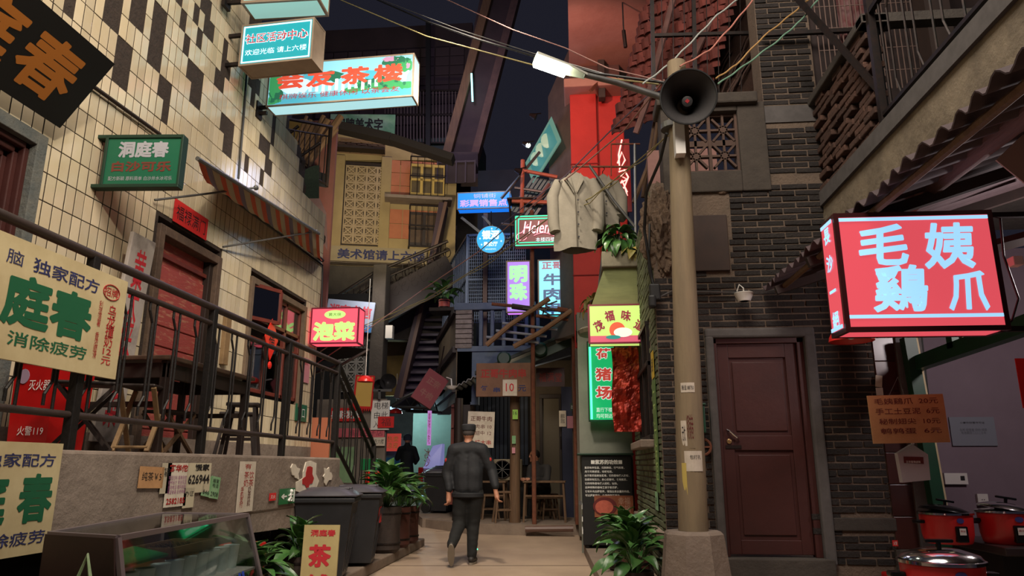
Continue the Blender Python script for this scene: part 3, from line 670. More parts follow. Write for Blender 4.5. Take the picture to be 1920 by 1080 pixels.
# pink tiled field with joints
for q in ((731, 300, 832, 378), (731, 392, 826, 452)):
    def tl(b, wd, z0, z1, m, out):
        nx, nz = max(1, int(wd / .27)), max(1, int((z1 - z0) / .3))
        for i in range(nx):
            for k in range(nz): b.box(wd * i / nx + .008, wd * (i + 1) / nx - .008, -out, -out + .02, z0 + (z1 - z0) * k / nz + .008, z0 + (z1 - z0) * (k + 1) / nz - .008, m)
    fpan('tile_field', *q, 'far_pink', .03, fh, seg=tl).__setitem__('kind', 'stuff')
fpan('ledge', 722, 376, 845, 388, 'concrete', .5, fh, .5)
def far_window(name, x0, y0, x1, y1, mat, glassm, cols, rows, bars):
    r = sroot(name, FP((x0 + x1) / 2, y1)); a = FP(x0, y0); c = FP(x1, y1); wd = (c - a).dot(ux); z0, z1 = c.z, a.z
    m = Matrix.Translation((a.x + un.x * .09, a.y + un.y * .09, 0)) @ Matrix.Rotation(yw, 4, 'Z')
    b = B().box(0, wd, -.04, .02, z0, z0 + .07, m).box(0, wd, -.04, .02, z1 - .07, z1, m)
    for i in range(cols + 1): b.box(max(0, wd * i / cols - .035), min(wd, wd * i / cols + .035), -.05, .0, z0, z1, m)
    for k in range(1, rows): b.box(0, wd, -.05, 0, z0 + (z1 - z0) * k / rows - .03, z0 + (z1 - z0) * k / rows + .03, m)
    b.o('frame', mat, r)
    for i in range(cols):
        for k in range(rows): B().box(wd * i / cols + .035, wd * (i + 1) / cols - .035, -.02, -.01, z0 + (z1 - z0) * k / rows + .03, z0 + (z1 - z0) * (k + 1) / rows - .03, m).o('pane', glassm, r)
    if bars:
        for k in range(6): B().tube([m @ Vector((wd * k / 5, -.28, z0 - .1)), m @ Vector((wd * k / 5, -.28, z1 + .1))], .010, 4).o('bar', 'iron', r)
        b = B()
        for z in (z0 - .1, z1 + .1, (z0 + z1) / 2): b.beam(m @ Vector((0, -.28, z)), m @ Vector((wd, -.28, z)), .03).beam(m @ Vector((0, -.28, z)), m @ Vector((0, 0, z)), .03)
        b.o('bar_frame', 'iron', r)
    return r
far_window('window_3', 770, 310, 832, 372, M('yellow_paint', srgb(190, 160, 80), .6), M('far_glass', srgb(104, 92, 70), .2, n2=srgb(70, 62, 50), sc=4), 3, 2, True)
far_window('window_4', 768, 400, 822, 464, 'dark_wood', M('far_glass2', srgb(96, 78, 62), .2, n2=srgb(50, 40, 40), sc=4), 2, 2, True)
# signs on the far house
P = FP(622, 464) + un * .18
Wd = (FP(801, 480) - FP(622, 464)).dot(ux)
board('painted_sign', 'long cream sign board with blue lettering under the lattice screen of the far house', P, Wd, FP(622, 464).z - FP(622, 492).z, .05, (0, 0, yw), M('far_cream', srgb(150, 136, 108), .8, n2=srgb(120, 106, 84), sc=3),
      [('美术馆请上六楼', .52, .5, .9, .66, 'ink_blue', dict(bold=.02))])
fpan('lower_wall', 600, 497, 850, 640, 'concrete_dark', .05, fh, .1)
fpan('cornice', 600, 495, 830, 505, 'concrete', .3, fh, .3)
# stair flight with scrollwork railing rising to the right in front of the far house
sf = thing('iron_stair_flight', 'dark iron stair flight with twin handrails crossing below the long cream sign', 'stairs', aY(620, 640, 16))
def q16(px, py, Y=16.): return aY(px, py, Y)
B().beam(q16(600, 640), q16(850, 505), .12, .75).o('stringer', M('dark_brown_metal', srgb(38, 25, 24), .6, n2=srgb(26, 18, 18), sc=3), sf)
b = B().tube([q16(615, 566, 15.9), q16(700, 512, 15.9), q16(840, 452, 15.9)], .035, 6).tube([q16(650, 568, 15.9), q16(720, 522, 15.9), q16(842, 468, 15.9)], .03, 6); b.o('handrail', 'iron', sf)
for k in range(18):
    x = 640 + k * 11.5; t = (x - 615) / 225; B().tube([q16(x, 566 - t * 112), q16(x, 640 - t * 130)], .014, 4).o('baluster', 'iron', sf)
b = B()
for k in range(34):
    x = 640 + k * 6; t = (x - 615) / 225; cc = q16(x, 585 - t * 112 + (k % 3) * 12, 15.95)
    b.tube([cc + Vector((.09 * math.cos(q * PI / 4), 0, .12 * math.sin(q * PI / 4))) for q in range(9)], .012, 4)
b.o('scrollwork', 'iron', sf, kind='stuff')
# grey lattice screen and pillar under the stair
ls = sroot('wall_lattice', aY(640, 800, 15.4))
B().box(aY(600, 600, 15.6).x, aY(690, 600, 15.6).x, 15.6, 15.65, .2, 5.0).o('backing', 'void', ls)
mesh = None; x0, x1, zb, zt = aY(632, 720, 15.5).x, aY(683, 720, 15.5).x, aY(640, 735, 15.5).z, aY(640, 570, 15.5).z
nx, nz = 3, 9; bw, bh = (x1 - x0) / nx, (zt - zb) / nz
m_ = breeze(bw, bh).o('x', M('grey_block', srgb(112, 110, 106), .9), ls, W=False); mesh = m_.data; mesh.name = 'breeze_block'; bpy.data.objects.remove(m_); inv = FR[ls.name].inverted()
for i in range(nx):
    for k in range(nz): piece(mesh, 'breeze_block', ls, inv @ Matrix.Translation((x0 + i * bw, 15.55, zb + k * bh)))
struct(B().bev(aY(688, 800, 15.4).x, aY(714, 800, 15.4).x, 15.3, 15.7, .2, 5.6, .02).o('trim_column', 'concrete_dark'))
struct(B().box(aY(714, 800, 19).x, aY(810, 800, 19).x, 19, 19.1, 3.0, 6.0).o('wall_yellow', M('mustard', srgb(140, 116, 66), .9, n2=srgb(104, 86, 52), sc=3)))
# black staircase soffit: purple stringer and treads seen from below
es = thing('steel_staircase', 'dark steel staircase with a long purple-brown stringer climbing past the wire cage', 'stairs', aY(745, 760, 17))
pst = [aY(748, 748, 17), aY(786, 600, 17), aY(815, 480, 17), aY(832, 385, 17)]
b = B()
for i in range(3): b.beam(pst[i], pst[i + 1], .16, .45, (0, 1, 0))
b.o('stringer', M('purple_metal', srgb(62, 44, 54), .5, n2=srgb(44, 30, 40), sc=2), es)
b = B(); b.beam(pst[0] + Vector((.1, -.2, 0)), pst[3] + Vector((.1, -.2, 0)), .08, .1, (0, 1, 0)); b.o('handrail', M('tan_metal', srgb(96, 70, 60), .5), es)
for k in range(24):
    t = k / 23; q = aY(752 + 84 * t, 742 - 340 * t, 17.1); e = aY(min(842, 832 + 8 * t), 742 - 340 * t, 17.1)
    B().box(q.x, e.x, 17.0 + .05 * k, 17.32 + .05 * k, q.z - .03, q.z + .03).box(q.x, e.x, 17.3 + .05 * k, 17.33 + .05 * k, q.z, q.z + .16).o('tread', M('tread_metal', srgb(70, 56, 76), .45, n2=srgb(50, 40, 54), sc=3), es)
B().box(aY(760, 700, 18.6).x, aY(850, 700, 18.6).x, 18.6, 18.7, 3.0, 9).o('backing', 'void', es)
# upper gallery far behind: railings, hanging boards, green fascia
ug = sroot('wall_upper_gallery', aY(700, 300, 21))
M('far_dark', srgb(56, 44, 48), .9, n2=srgb(36, 28, 34), sc=1.2)
def bY(name, x0, y0, x1, y1, Y, mat, parent=None, th=.1):
    a = aY(x0, y0, Y); c = aY(x1, y1, Y); return B().box(a.x, c.x, Y, Y + th, c.z, a.z).o(name, mat, parent)
bY('wall_core', 560, 60, 880, 420, 22, 'far_dark', ug, .2)
mesh = None
a = aY(600, 100, 21.9); c = aY(870, 230, 21.9)
for i in range(10):
    for k in range(8):
        if mesh is None: o_ = B().bev(0, (c.x - a.x) / 10 - .03, 0, .06, 0, (a.z - c.z) / 8 - .03, .02).o('x', M('far_plank', srgb(58, 46, 52), .9, vary=.15), ug, W=False); mesh = o_.data; mesh.name = 'panel'; bpy.data.objects.remove(o_)
        piece(mesh, 'panel', ug, FR[ug.name].inverted() @ Matrix.Translation((a.x + i * (c.x - a.x) / 10, 21.85, c.z + k * (a.z - c.z) / 8)))
bY('deck', 590, 268, 900, 284, 20.5, M('deck_green', srgb(34, 48, 46), .7), ug, 1.5)
M('far_bar', srgb(96, 84, 82), .6)
for yb, (py0, py1) in enumerate(((216, 268), (170, 215))):
    ur = thing('balcony_railing', ['long railing of close upright bars on the high far balcony above the yellow house', 'upper tier of thin bars above the high far balcony railing'][yb], 'railing', aY(740, py1, 20.4))
    b = B().beam(aY(720, py0, 20.4), aY(888, py0, 20.4), .06).beam(aY(720, py1, 20.4), aY(888, py1, 20.4), .05); b.o('rail', 'iron', ur)
    for k in range(28):
        B().tube([aY(722 + k * 6, py0, 20.4), aY(722 + k * 6, py1, 20.4)], .02 if yb == 0 else .012, 4).o('bar', 'far_bar', ur)
struct(B().beam(aY(803, 40, 20.2), aY(803, 282, 20.2), .14, .14, (0, 1, 0)).o('trim_post_far', 'black'))
board('hanging_sign', 'narrow dark red vertical board with faint gold characters on the high far balcony', aY(860, 180, 20.2), .38, 1.1, .05, 0, M('far_red', srgb(84, 38, 30), .8), [('欢迎光临', .5, .5, .6, .85, M('dim_gold', srgb(140, 90, 60), .8), dict(vert=True))])
P, w_, h_, yw2 = fit((620, 214), (738, 228), (620, 244), Y=19, yaw=0)
board('banner', 'green and white printed banner with black characters above the yellow far house', P, w_, h_ + .35, .05, (0, 0, R_(6)), M('banner_green', srgb(70, 136, 86), .7, n2=srgb(170, 190, 170), sc=1.4),
      [('招牌美术字', .45, .4, .72, .5, 'ink', dict(bold=.03, vert=False))])
tag(B().beam(aY(605, 232, 16.3), aY(735, 262, 16.3), .4, .2).beam(aY(735, 262, 16.3), aY(850, 300, 16.4), .4, .18).o('awning', M('canvas_dark', srgb(38, 32, 32), .8)), 'sagging dark canvas awning along the top of the yellow far house', 'awning')
# dark inclined beam from the upper middle down to the purple stair
ib = thing('inclined_beam', 'huge dark inclined beam descending from top centre to the far balcony', 'beam', aY(855, 310, 20))
B().hexa([aY(828, 330, 19.6), aY(884, 312, 19.6), aY(884, 312, 20.6), aY(828, 330, 20.6), aY(908, -40, 19.6), aY(985, -40, 19.6), aY(985, -40, 20.6), aY(908, -40, 20.6)]).o('soffit', M('beam_brown', srgb(58, 44, 46), .85, n2=srgb(34, 27, 30), sc=2, bump=.3), ib)
B().beam(aY(882, 330, 19.5), aY(978, -40, 19.5), .22, .35, (0, 1, 0)).o('edge_board', M('beam_edge', srgb(84, 62, 56), .85, n2=srgb(50, 38, 38), sc=4), ib)
B().beam(aY(835, 300, 19.4), aY(925, -40, 19.4), .25, .15, (0, 1, 0)).o('edge_board', 'wood', ib)
B().beam(aY(884, 138, 19.3), aY(886, 190, 19.3), .05, .05, (0, 1, 0)).o('light_tube', EM('tube_teal', (.35, .9, .9), 2.2), ib)
struct(B().hexa([aY(822, 350, 18.5), aY(896, 350, 18.5), aY(896, 350, 20), aY(822, 350, 20), aY(822, 285, 18.5), aY(896, 285, 18.5), aY(896, 285, 20), aY(822, 285, 20)]).o('wall_landing', 'far_dark'))
b = B(); a = aY(830, 322, 18.3); c = aY(897, 360, 18.3)
sh = thing('hood', 'grey ribbed metal hood under the high landing above the blue lottery sign', 'hood', a)
b.box(a.x, c.x, 17.6, 18.4, a.z - .05, a.z).o('top_plate', M('hood_metal', srgb(66, 56, 70), .5), sh)
for k in range(5): B().beam((a.x + k * (c.x - a.x) / 4, 17.6, a.z), (a.x + k * (c.x - a.x) / 4, 17.6, c.z), .04, .04, (0, 1, 0)).o('rib', 'hood_metal', sh)
B().box(a.x, c.x, 17.62, 17.64, c.z, a.z).o('front_plate', 'far_dark', sh)
# balcony with stacked timber left of the yellow house
bl = thing('timber_balcony', 'iron balcony stacked with timber poles left of the yellow far house', 'balcony', aY(560, 350, 13.5))
Q = lambda px, py, Y=13.5: aY(px, py, Y)
b = B().tube([Q(512, 218, 12.0), Q(622, 238)], .035, 6).tube([Q(515, 238, 12.0), Q(618, 256)], .02, 6).tube([Q(620, 240), Q(612, 350)], .045, 6).tube([Q(520, 300, 12), Q(612, 345)], .03, 6); b.o('rail', 'iron', bl)
for k in range(10): B().tube([Q(522 + k * 10, 240 + k * 1.6, 12 + .15 * k), Q(521 + k * 9.4, 305 + k * 4, 12 + .15 * k)], .012, 4).o('bar', 'iron', bl)
B().hexa([Q(520, 335, 12.5), Q(612, 352), Q(612, 352, 14.5), Q(520, 335, 14.5), Q(520, 300, 12.5), Q(612, 326), Q(612, 326, 14.5), Q(520, 300, 14.5)]).o('deck', 'black', bl)
lg = B()
for k in range(9): 
    o_ = B().tube([Q(536 + k * 5, 318 - k, 14), Q(575 + k * 8, 218 + (k % 4) * 8, 14.2)], .04 + .02 * (k % 3), 7).o('pole', 'wood', bl)
b = B(); b.tube([Q(520, 322, 13), Q(600, 268, 13)], .03, 6).tube([Q(520, 268, 13), Q(560, 236, 13)], .03, 6).o('brace', 'iron', bl)
struct(B().box(Q(508, 300, 14.8).x, Q(570, 300, 14.8).x, 14.8, 14.9, 4, 9).o('wall_balcony_yellow', M('dull_yellow', srgb(150, 122, 62), .9, n2=srgb(110, 84, 48), sc=3)))
struct(B().box(Q(570, 300, 14.9).x, Q(628, 300, 14.9).x, 14.9, 15.0, 4, 9).o('wall_balcony_brown', M('dull_pink', srgb(112, 66, 64), .9, n2=srgb(80, 60, 44), sc=2)))
nt = tag(B().sheet(lambda u, v: Q(530 + 68 * u, 318 + 66 * v + 8 * math.sin(u * 5), 12.2), 12, 8, .01).o('netting', M('net_green', srgb(44, 58, 44), .9, n2=srgb(24, 28, 26), sc=20)), 'dark green netting hung under the timber balcony beside the tiled wall', 'net')
struct(B().prism([(555, 400), (580, 372), (600, 372), (612, 400), (614, 470), (600, 445), (580, 425)], lambda u, v, t: aY(u, v, 11.2 + t), 0, .2).o('wall_broken_pink', M('pink_plaster', srgb(168, 128, 118), .8, n2=srgb(110, 90, 80), sc=4)))

# ---- centre block: shop, terrace with balustrade, wire cage
cb = sroot('wall_centre_block', (-1.2, 13.6, 0))
M('blue_paint', srgb(98, 110, 128), .85, n2=srgb(60, 78, 104), sc=3, bump=.3)
a = aY(853, 660, 13.5)
B().prism([(-2.26, 2.3), (-1.85, 2.3), (-1.85, 2.72), (.1, 3.28), (.1, 3.32), (-2.26, 3.32)], lambda u, v, t: (u, t, v), 13.5, 13.7).o('wall_core', 'blue_paint', cb)
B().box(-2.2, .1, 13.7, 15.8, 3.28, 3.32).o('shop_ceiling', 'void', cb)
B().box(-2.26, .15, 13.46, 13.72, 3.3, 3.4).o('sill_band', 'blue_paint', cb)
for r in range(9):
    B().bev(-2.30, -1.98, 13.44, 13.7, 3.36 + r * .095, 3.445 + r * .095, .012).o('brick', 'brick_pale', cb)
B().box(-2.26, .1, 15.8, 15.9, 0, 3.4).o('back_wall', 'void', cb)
bal = thing('concrete_balustrade', 'weathered blue-grey concrete balustrade on the terrace beneath the wire cage', 'balustrade', (-1.4, 13.55, 3.4))
B().bev(-2.33, -.75, 13.42, 13.64, 4.1, 4.24, .015).o('top_rail', 'blue_paint', bal)
for k in range(6): B().bev(-1.85 + k * .22, -1.78 + k * .22, 13.47, 13.6, 3.4, 4.1, .015).o('baluster', 'blue_paint', bal)
struct(B().box(-2.1, 1.2, 14.9, 15.0, 3.4, 7.6).o('wall_terrace_back', M('cage_back', srgb(44, 52, 64), .9, n2=srgb(26, 30, 38), sc=2)))
# side of the block, turning away to the left, with slanted old boards
A_, B_ = Vector((-2.28, 13.5, 0)), Vector((-3.3, 17.0, 0))
def side(t, z): q = A_.lerp(B_, t); return Vector((q.x, q.y, z))
cs = sroot('wall_centre_side', side(.5, 0))
B().hexa([side(0, 2.35), side(1, 2.35), side(1, 2.35) + Vector((.3, 0, 0)), side(0, 2.35) + Vector((.3, 0, 0)), side(0, 4.2), side(1, 4.2), side(1, 4.2) + Vector((.3, 0, 0)), side(0, 4.2) + Vector((.3, 0, 0))]).o('upper_boards', M('old_mural', srgb(104, 92, 74), .8, n2=srgb(52, 42, 38), sc=3), cs)
for z in (2.6, 3.35, 4.12): B().beam(side(0, z) - Vector((.04, 0, 0)), side(1, z) - Vector((.04, 0, 0)), .07, .12).o('batten', 'dark_brown_metal', cs)
B().hexa([(-2.28, 13.5, .2), (-2.6, 17.5, .3), (-2.3, 17.5, .3), (-2, 13.5, .2), (-2.28, 13.5, 2.35), (-2.6, 17.5, 2.35), (-2.3, 17.5, 2.35), (-2, 13.5, 2.35)]).o('lower_wall', 'dark_wood', cs)
B_ = Vector((-2.6, 17.5, 0))
for k in range(5): B().beam(side(.02 + k * .06, .5) - Vector((.05, 0, 0)), side(.02 + k * .06, 2.3) - Vector((.05, 0, 0)), .06, .06, (0, 1, 0)).o('mullion', 'red_wood', cs)
for z in (.9, 1.4, 1.9, 2.28): B().beam(side(0, z) - Vector((.05, 0, 0)), side(.28, z) - Vector((.05, 0, 0)), .05, .05).o('mullion', 'red_wood', cs)
# wire cage
cg = thing('wire_cage', 'tall bluish wire mesh cage standing on the terrace behind the balustrade', 'cage', (-1.9, 14.5, 3.4))
M('cage_wire', srgb(112, 126, 150), .45, .4)
x0, x1, zt, zb = aY(877, 450, 14.2).x, aY(985, 450, 14.2).x, aY(870, 442, 14.2).z, 4.0
zt2 = zt - .02
for k in range(30): B().tube([(x0 + k * (x1 - x0) / 29, 14.2, zb), (x0 + k * (x1 - x0) / 29, 14.2, zt)], .008, 4).o('wire', 'cage_wire', cg)
for k in range(26): B().tube([(x0, 14.2, zb + k * (zt - zb) / 25), (x1, 14.2, zb + k * (zt - zb) / 25)], .007, 4).o('wire', 'cage_wire', cg)
for k in range(20):
    t = k / 19; B().tube([(x0 - 1.1 * t, 14.2 + 3.2 * t, zb - .0), (x0 - 1.1 * t, 14.2 + 3.2 * t, zt + .0 * t)], .011, 4).o('wire', 'cage_wire', cg)
b = B().beam((x0, 14.2, zb), (x0, 14.2, zt), .05, .05, (0, 1, 0)).beam((x0, 14.2, zt), (x0 - 1.1, 17.4, zt), .05).beam((x0, 14.2, zt), (x1, 14.2, zt), .05).beam((x0, 14.2, 4.9), (x1, 14.2, 4.9), .04).beam((x0, 14.2, 4.9), (x0 - 1.1, 17.4, 4.9), .04); b.o('cage_frame', 'cage_wire', cg)
B().beam((aY(911, 400, 14.1).x, 14.1, 3.4), (aY(911, 400, 14.1).x, 14.1, aY(911, 400, 14.1).z), .09, .09, (0, 1, 0)).o('post', 'tan_metal', cg)
# ledge with potted plant at the left of the cage
tag(B().bev(aY(808, 575, 14.2).x, aY(868, 575, 14.2).x, 14.0, 14.5, aY(808, 580, 14.2).z - .08, aY(808, 580, 14.2).z, .01).o('wire_shelf', 'iron'), 'small dark wire shelf under the potted plant left of the cage', 'shelf')

# red column with concrete slab above
M('red_wall', srgb(190, 54, 46), .75, n2=srgb(158, 40, 34), sc=1.2, bump=.4, bsc=8)
M('slab_conc', srgb(176, 140, 124), .85, n2=srgb(140, 100, 86), sc=1.4, bump=.4)
M('shop_grey2', srgb(104, 98, 86), .85, n2=srgb(80, 74, 66), sc=3)
rc = sroot('wall_red_column', (.4, 12.2, 3))
B().bev(-.02, .46, 12.0, 12.5, 3.1, 7.85, .02).o('shaft', 'red_wall', rc); B().bev(-.02, .46, 12.0, 12.5, .1, 3.1, .02).o('shaft_foot', 'shop_grey2', rc); B().bev(.46, .95, 12.12, 12.5, .2, 7.8, .02).o('shaft_return', 'red_wall', rc)
for z in (4.35, 6.4): B().box(-.03, .47, 11.985, 12.0, z, z + .02).o('day_joint', M('joint_red', srgb(120, 30, 28), .9), rc)
B().bev(-.12, .95, 11.7, 12.5, 7.78, 7.95, .02).o('corbel', 'slab_conc', rc)
B().bev(-.02, .9, 12.0, 12.5, 7.95, 8.4, .02).o('neck', M('cement_warm', srgb(96, 70, 62), .9, n2=srgb(64, 50, 46), sc=4), rc)
B().bev(.5, .62, 11.8, 11.98, 7.6, 8.4, .01).o('bracket', 'concrete_dark', rc); B().beam((.35, 11.6, 7.62), (.55, 11.8, 7.95), .05, .05).o('strut', 'rust', rc)
struct(B().hexa([(0, 6.5, 8.35), (1.52, 6.5, 8.35), (1.62, 12.5, 8.35), (-.02, 12.5, 8.35), (0, 6.5, 8.65), (1.52, 6.5, 8.65), (1.62, 12.5, 8.65), (-.02, 12.5, 8.65)]).o('ceiling_slab', 'slab_conc'))
wire = B().tube([aZ(1167, 5, 8.34), aZ(1167, 5, 8.34) - Vector((0, 0, .5))], .012, 5)
hw = thing('junction_stub', 'short dark conduit stub dangling from the red-lit concrete slab', 'conduit', aZ(1167, 5, 8.34)); wire.o('wire', 'black', hw); e_ = aZ(1167, 5, 8.34) - Vector((0, 0, .5)); B().tube([e_, e_ - Vector((-.02, 0, .3))], .03, 6).o('stub', 'iron', hw)
# building behind the column and grey wall on the left of it with the angled billboard
struct(B().hexa([(-.45, 13.0, 3.4), (-.02, 12.3, 3.4), (-.02, 12.6, 3.4), (-.4, 13.4, 3.4), (-.45, 13.0, 8.3), (-.02, 12.3, 8.9), (-.02, 12.6, 8.9), (-.4, 13.4, 8.3)]).o('wall_grey_slant', M('grey_board', srgb(96, 84, 74), .9, n2=srgb(60, 54, 50), sc=3)))
# red-lit tiled roof above and right of the column
tr = sroot('ceiling_tiled_roof', (1.6, 9.5, 6))
M('roof_tile', srgb(112, 52, 44), .85, n2=srgb(66, 34, 32), sc=6, vary=.35, bump=.4)
mesh = None; inv = FR[tr.name].inverted(); n = 0
rA, rB, rC = aY(1150, 255, 9.6), aY(1290, 200, 8.8), aY(1225, -30, 8.6)   # eave left, eave right, upper left
rows, cols = 20, 11
for i in range(rows):
    for k in range(cols):
        t = i / rows; s_ = k / cols
        P = rA.lerp(rC, t) + (rB - rA) * s_ * 1.25
        if mesh is None:
            wv = (rB - rA).length * 1.25 / cols; ln = (rC - rA).length / rows * 1.35
            o_ = B().sheet(lambda u, v: (u * wv * 1.02, v * ln, .035 * math.cos((u - .5) * PI)), 4, 1, .016).o('x', 'roof_tile', tr, W=False); mesh = o_.data; mesh.name = 'roof_tile'; bpy.data.objects.remove(o_)
            ex = (rB - rA).normalized(); ey = (rC - rA); ey = (ey - ex * ey.dot(ex)).normalized(); ez = ex.cross(ey); rm = Matrix((ex, ey, ez)).transposed().to_4x4()
        piece(mesh, 'roof_tile', tr, inv @ Matrix.Translation(P + ez * .02 * (i % 2) + Vector((random.uniform(-.02, .02), 0, random.uniform(-.02, .02)))) @ rm @ Matrix.Rotation(random.uniform(-.06, .06) - .12, 4, 'X'))
for px0, py0, px1, py1 in ((1192, 250, 1228, 150), (1218, 170, 1262, 0), (1300, 110, 1352, 0)): B().tube([aY(px0, py0, 8.4), aY(px1, py1, 8.2)], .04, 7).o('pole', M('pink_wood', srgb(120, 84, 78), .8, n2=srgb(70, 50, 48), sc=6), tr)
b = B()
for px in (1222, 1300, 1410): b.beam(aY(px, -20, 7.8), aY(px + (14 if px > 1400 else 4), 175 if px < 1400 else 190, 7.8), .045, .045, (0, 1, 0))
b.beam(aY(1222, 67, 7.8), aY(1415, 62, 7.8), .04, .04); b.o('grille_frame', 'iron', tr)
for k in range(8): B().tube([aY(1240 + k * 21, -20, 7.8), aY(1243 + k * 21, 178, 7.8)], .006, 4).o('grille_bar', 'iron', tr)
# vine-tangled brick block behind the grille
vb = sroot('wall_vine', aY(1360, 190, 8.6)); a = aY(1300, -40, 8.8); c = aY(1432, 200, 8.8)
B().box(a.x, c.x, 8.8, 9, c.z, a.z + 1).o('wall_core', 'brick_red', vb)
b = B()
for k in range(60):
    x = random.uniform(1305, 1420); y = random.uniform(-20, 150); b.tube([aY(x, y, 8.75), aY(x - 14, y + 22, 8.7), aY(x - 22, y + 44, 8.74)], .012, 4)
b.o('dry_vine', M('vine', srgb(88, 66, 58), .9, vary=.2), vb, kind='stuff')
# plaster wall closing the alcove behind the cabinet
struct(B().box(.02, .78, 10.75, 10.9, 0, 3.45).o('wall_alcove', M('pale_plaster', srgb(128, 130, 118), .85, n2=srgb(96, 96, 88), sc=2.5)))
struct(B().box(.0, .78, 10.9, 12.0, 3.2, 3.45).o('ceiling_alcove', 'dark_wood'))
# planter hood projecting from the side wall
ph_ = sroot('trim_planter', (.6, 8.6, 3.1)); zt, zb, zm = 3.72, 3.08, 3.52
B().hexa([(.2, 8.55, zb), (.80, 8.55, zb), (.80, 10.2, zb), (.16, 10.2, zb), (.36, 8.5, zm), (.80, 8.5, zm), (.80, 10.2, zm), (.3, 10.2, zm)]).o('soffit', M('green_soffit', srgb(126, 132, 84), .8, n2=srgb(84, 92, 60), sc=2, stretch=(1, 1, 5)), ph_)
B().bev(.33, .84, 8.44, 10.2, zm, zt, .015).o('trough', M('trough', srgb(122, 116, 96), .85, n2=srgb(84, 80, 68), sc=4, bump=.3), ph_)
B().lathe([(.38, -.05), (.4, 0), (.36, .03), (.02, .05)], (.42, 10.0, 3.02), 20).o('round_hood', 'trough', ph_)
# far background: shopfronts at the end of the alley
eb = sroot('wall_end', (-5, 21, 0))
B().box(-9, -2.8, 21.5, 21.7, .3, 9).o('wall_core', 'concrete_dark', eb)
a = aY(775, 775, 20.5); c = aY(880, 915, 20.5)
B().box(a.x, c.x, 20.5, 20.6, .35, a.z).o('pale_brick_wall', M('pale_blue_wall', srgb(150, 176, 160), .8, n2=srgb(120, 146, 132), sc=3), eb)
gx0, gx1 = aY(690, 800, 19.2).x, aY(770, 800, 19.2).x
B().box(gx0 - 1.4, gx1, 19.2, 19.3, .3, 1.9).o('shop_front', M('shop_blue', srgb(60, 110, 130), .5, n2=srgb(110, 130, 120), sc=2), eb)
for k in range(4): B().bev(gx0 - 1.2 + k * .75, gx0 - 1.15 + k * .75, 19.12, 19.2, .3, 1.9, .01).o('mullion', 'grey_metal', eb)
B().box(gx0 - .1, gx1 + .1, 19.0, 19.02, aY(700, 768, 19).z, aY(700, 765, 19).z + .03).o('light_strip', EM('strip_blue', (.5, .75, 1), 1.4), eb)
B().box(aY(700, 915, 20.4).x, aY(870, 915, 20.4).x, 20.38, 20.4, gz(20), gz(20) + .08).o('light_strip', EM('strip_cyan', (.35, .8, .95), 1.0), eb)
B().box(aY(592, 800, 14.7).x, aY(724, 800, 14.7).x, 14.7, 14.8, .1, aY(700, 748, 14.7).z).o('left_shop_wall', M('shop_grey', srgb(120, 110, 100), .8, n2=srgb(70, 66, 62), sc=1.5), eb)
# ================================================================ RAILING on the terrace
rl = thing('terrace_railing', 'dark iron railing with bent balusters along the concrete terrace and down its stair', 'railing', (-2.8, 5.5, 1.28))
RX = -2.8
b = B().tube([(RX, 2.3, 2.40), (RX, 8.25, 2.37)], .028, 10).o('top_rail', 'rail_top', rl, smooth=True)
B().tube([(RX, 2.3, 2.275), (RX, 8.25, 2.25)], .02, 10).o('middle_rail', 'rail_top', rl, smooth=True)
B().tube([(RX, 2.3, 1.475), (RX, 8.25, 1.455)], .02, 10).o('bottom_rail', 'rail_top', rl, smooth=True)
posts = [2.5, 3.82, 5.25, 6.76, 8.25]
for y in posts: B().bev(RX - .026, RX + .026, y - .03, y + .03, 1.26, 2.385, .005).o('post', 'rail_paint', rl)
straight = B().tube([(0, 0, 0), (0, 0, .79)], .009, 6).o('baluster', 'rail_paint', rl, W=False)
bent = B().tube([(0, 0, .04), (0, 0, .10), (0, .045, .17), (0, .045, .65), (0, 0, .73), (0, 0, .79)], .009, 6).o('baluster', 'rail_paint', rl, W=False)
inv = FR[rl.name].inverted(); m1, m2 = straight.data, bent.data; bpy.data.objects.remove(straight); bpy.data.objects.remove(bent)
for i in range(4):
    y0, y1 = posts[i], posts[i + 1]; n = 10
    for k in range(1, n):
        y = y0 + (y1 - y0) * k / n; piece(m1 if k % 2 else m2, 'baluster', rl, inv @ Matrix.Translation((RX, y + (.06 if k % 2 == 0 else 0) - .03, 1.465)))
    piece(m2, 'baluster', rl, inv @ Matrix.Translation((RX, y0 + .04, 1.465)))
# descending flight
tp, bp_ = Vector((RX, 8.25, 2.37)), Vector((RX, 9.92, 1.47))
B().tube([tp, bp_, bp_ + Vector((0, .02, -.14))], .03, 8).o('stair_rail', 'rail_paint', rl, smooth=True)
B().tube([tp - Vector((0, 0, .14)), bp_ - Vector((0, 0, .17))], .024, 8).o('stair_rail', 'rail_paint', rl, smooth=True)
B().tube([Vector((RX, 8.25, 1.46)), Vector((RX, 9.92, .55))], .024, 8).o('stair_rail', 'rail_paint', rl, smooth=True)
B().bev(RX - .03, RX + .03, 9.89, 9.95, .3, 1.46, .005).o('post', 'rail_paint', rl)
for k in range(1, 13):
    t = k / 13; y = 8.25 + 1.67 * t; dz = -.9 * t
    o_ = piece(m1 if k % 2 else m2, 'baluster', rl, inv @ Matrix.Translation((RX, y, 1.445 + dz)))
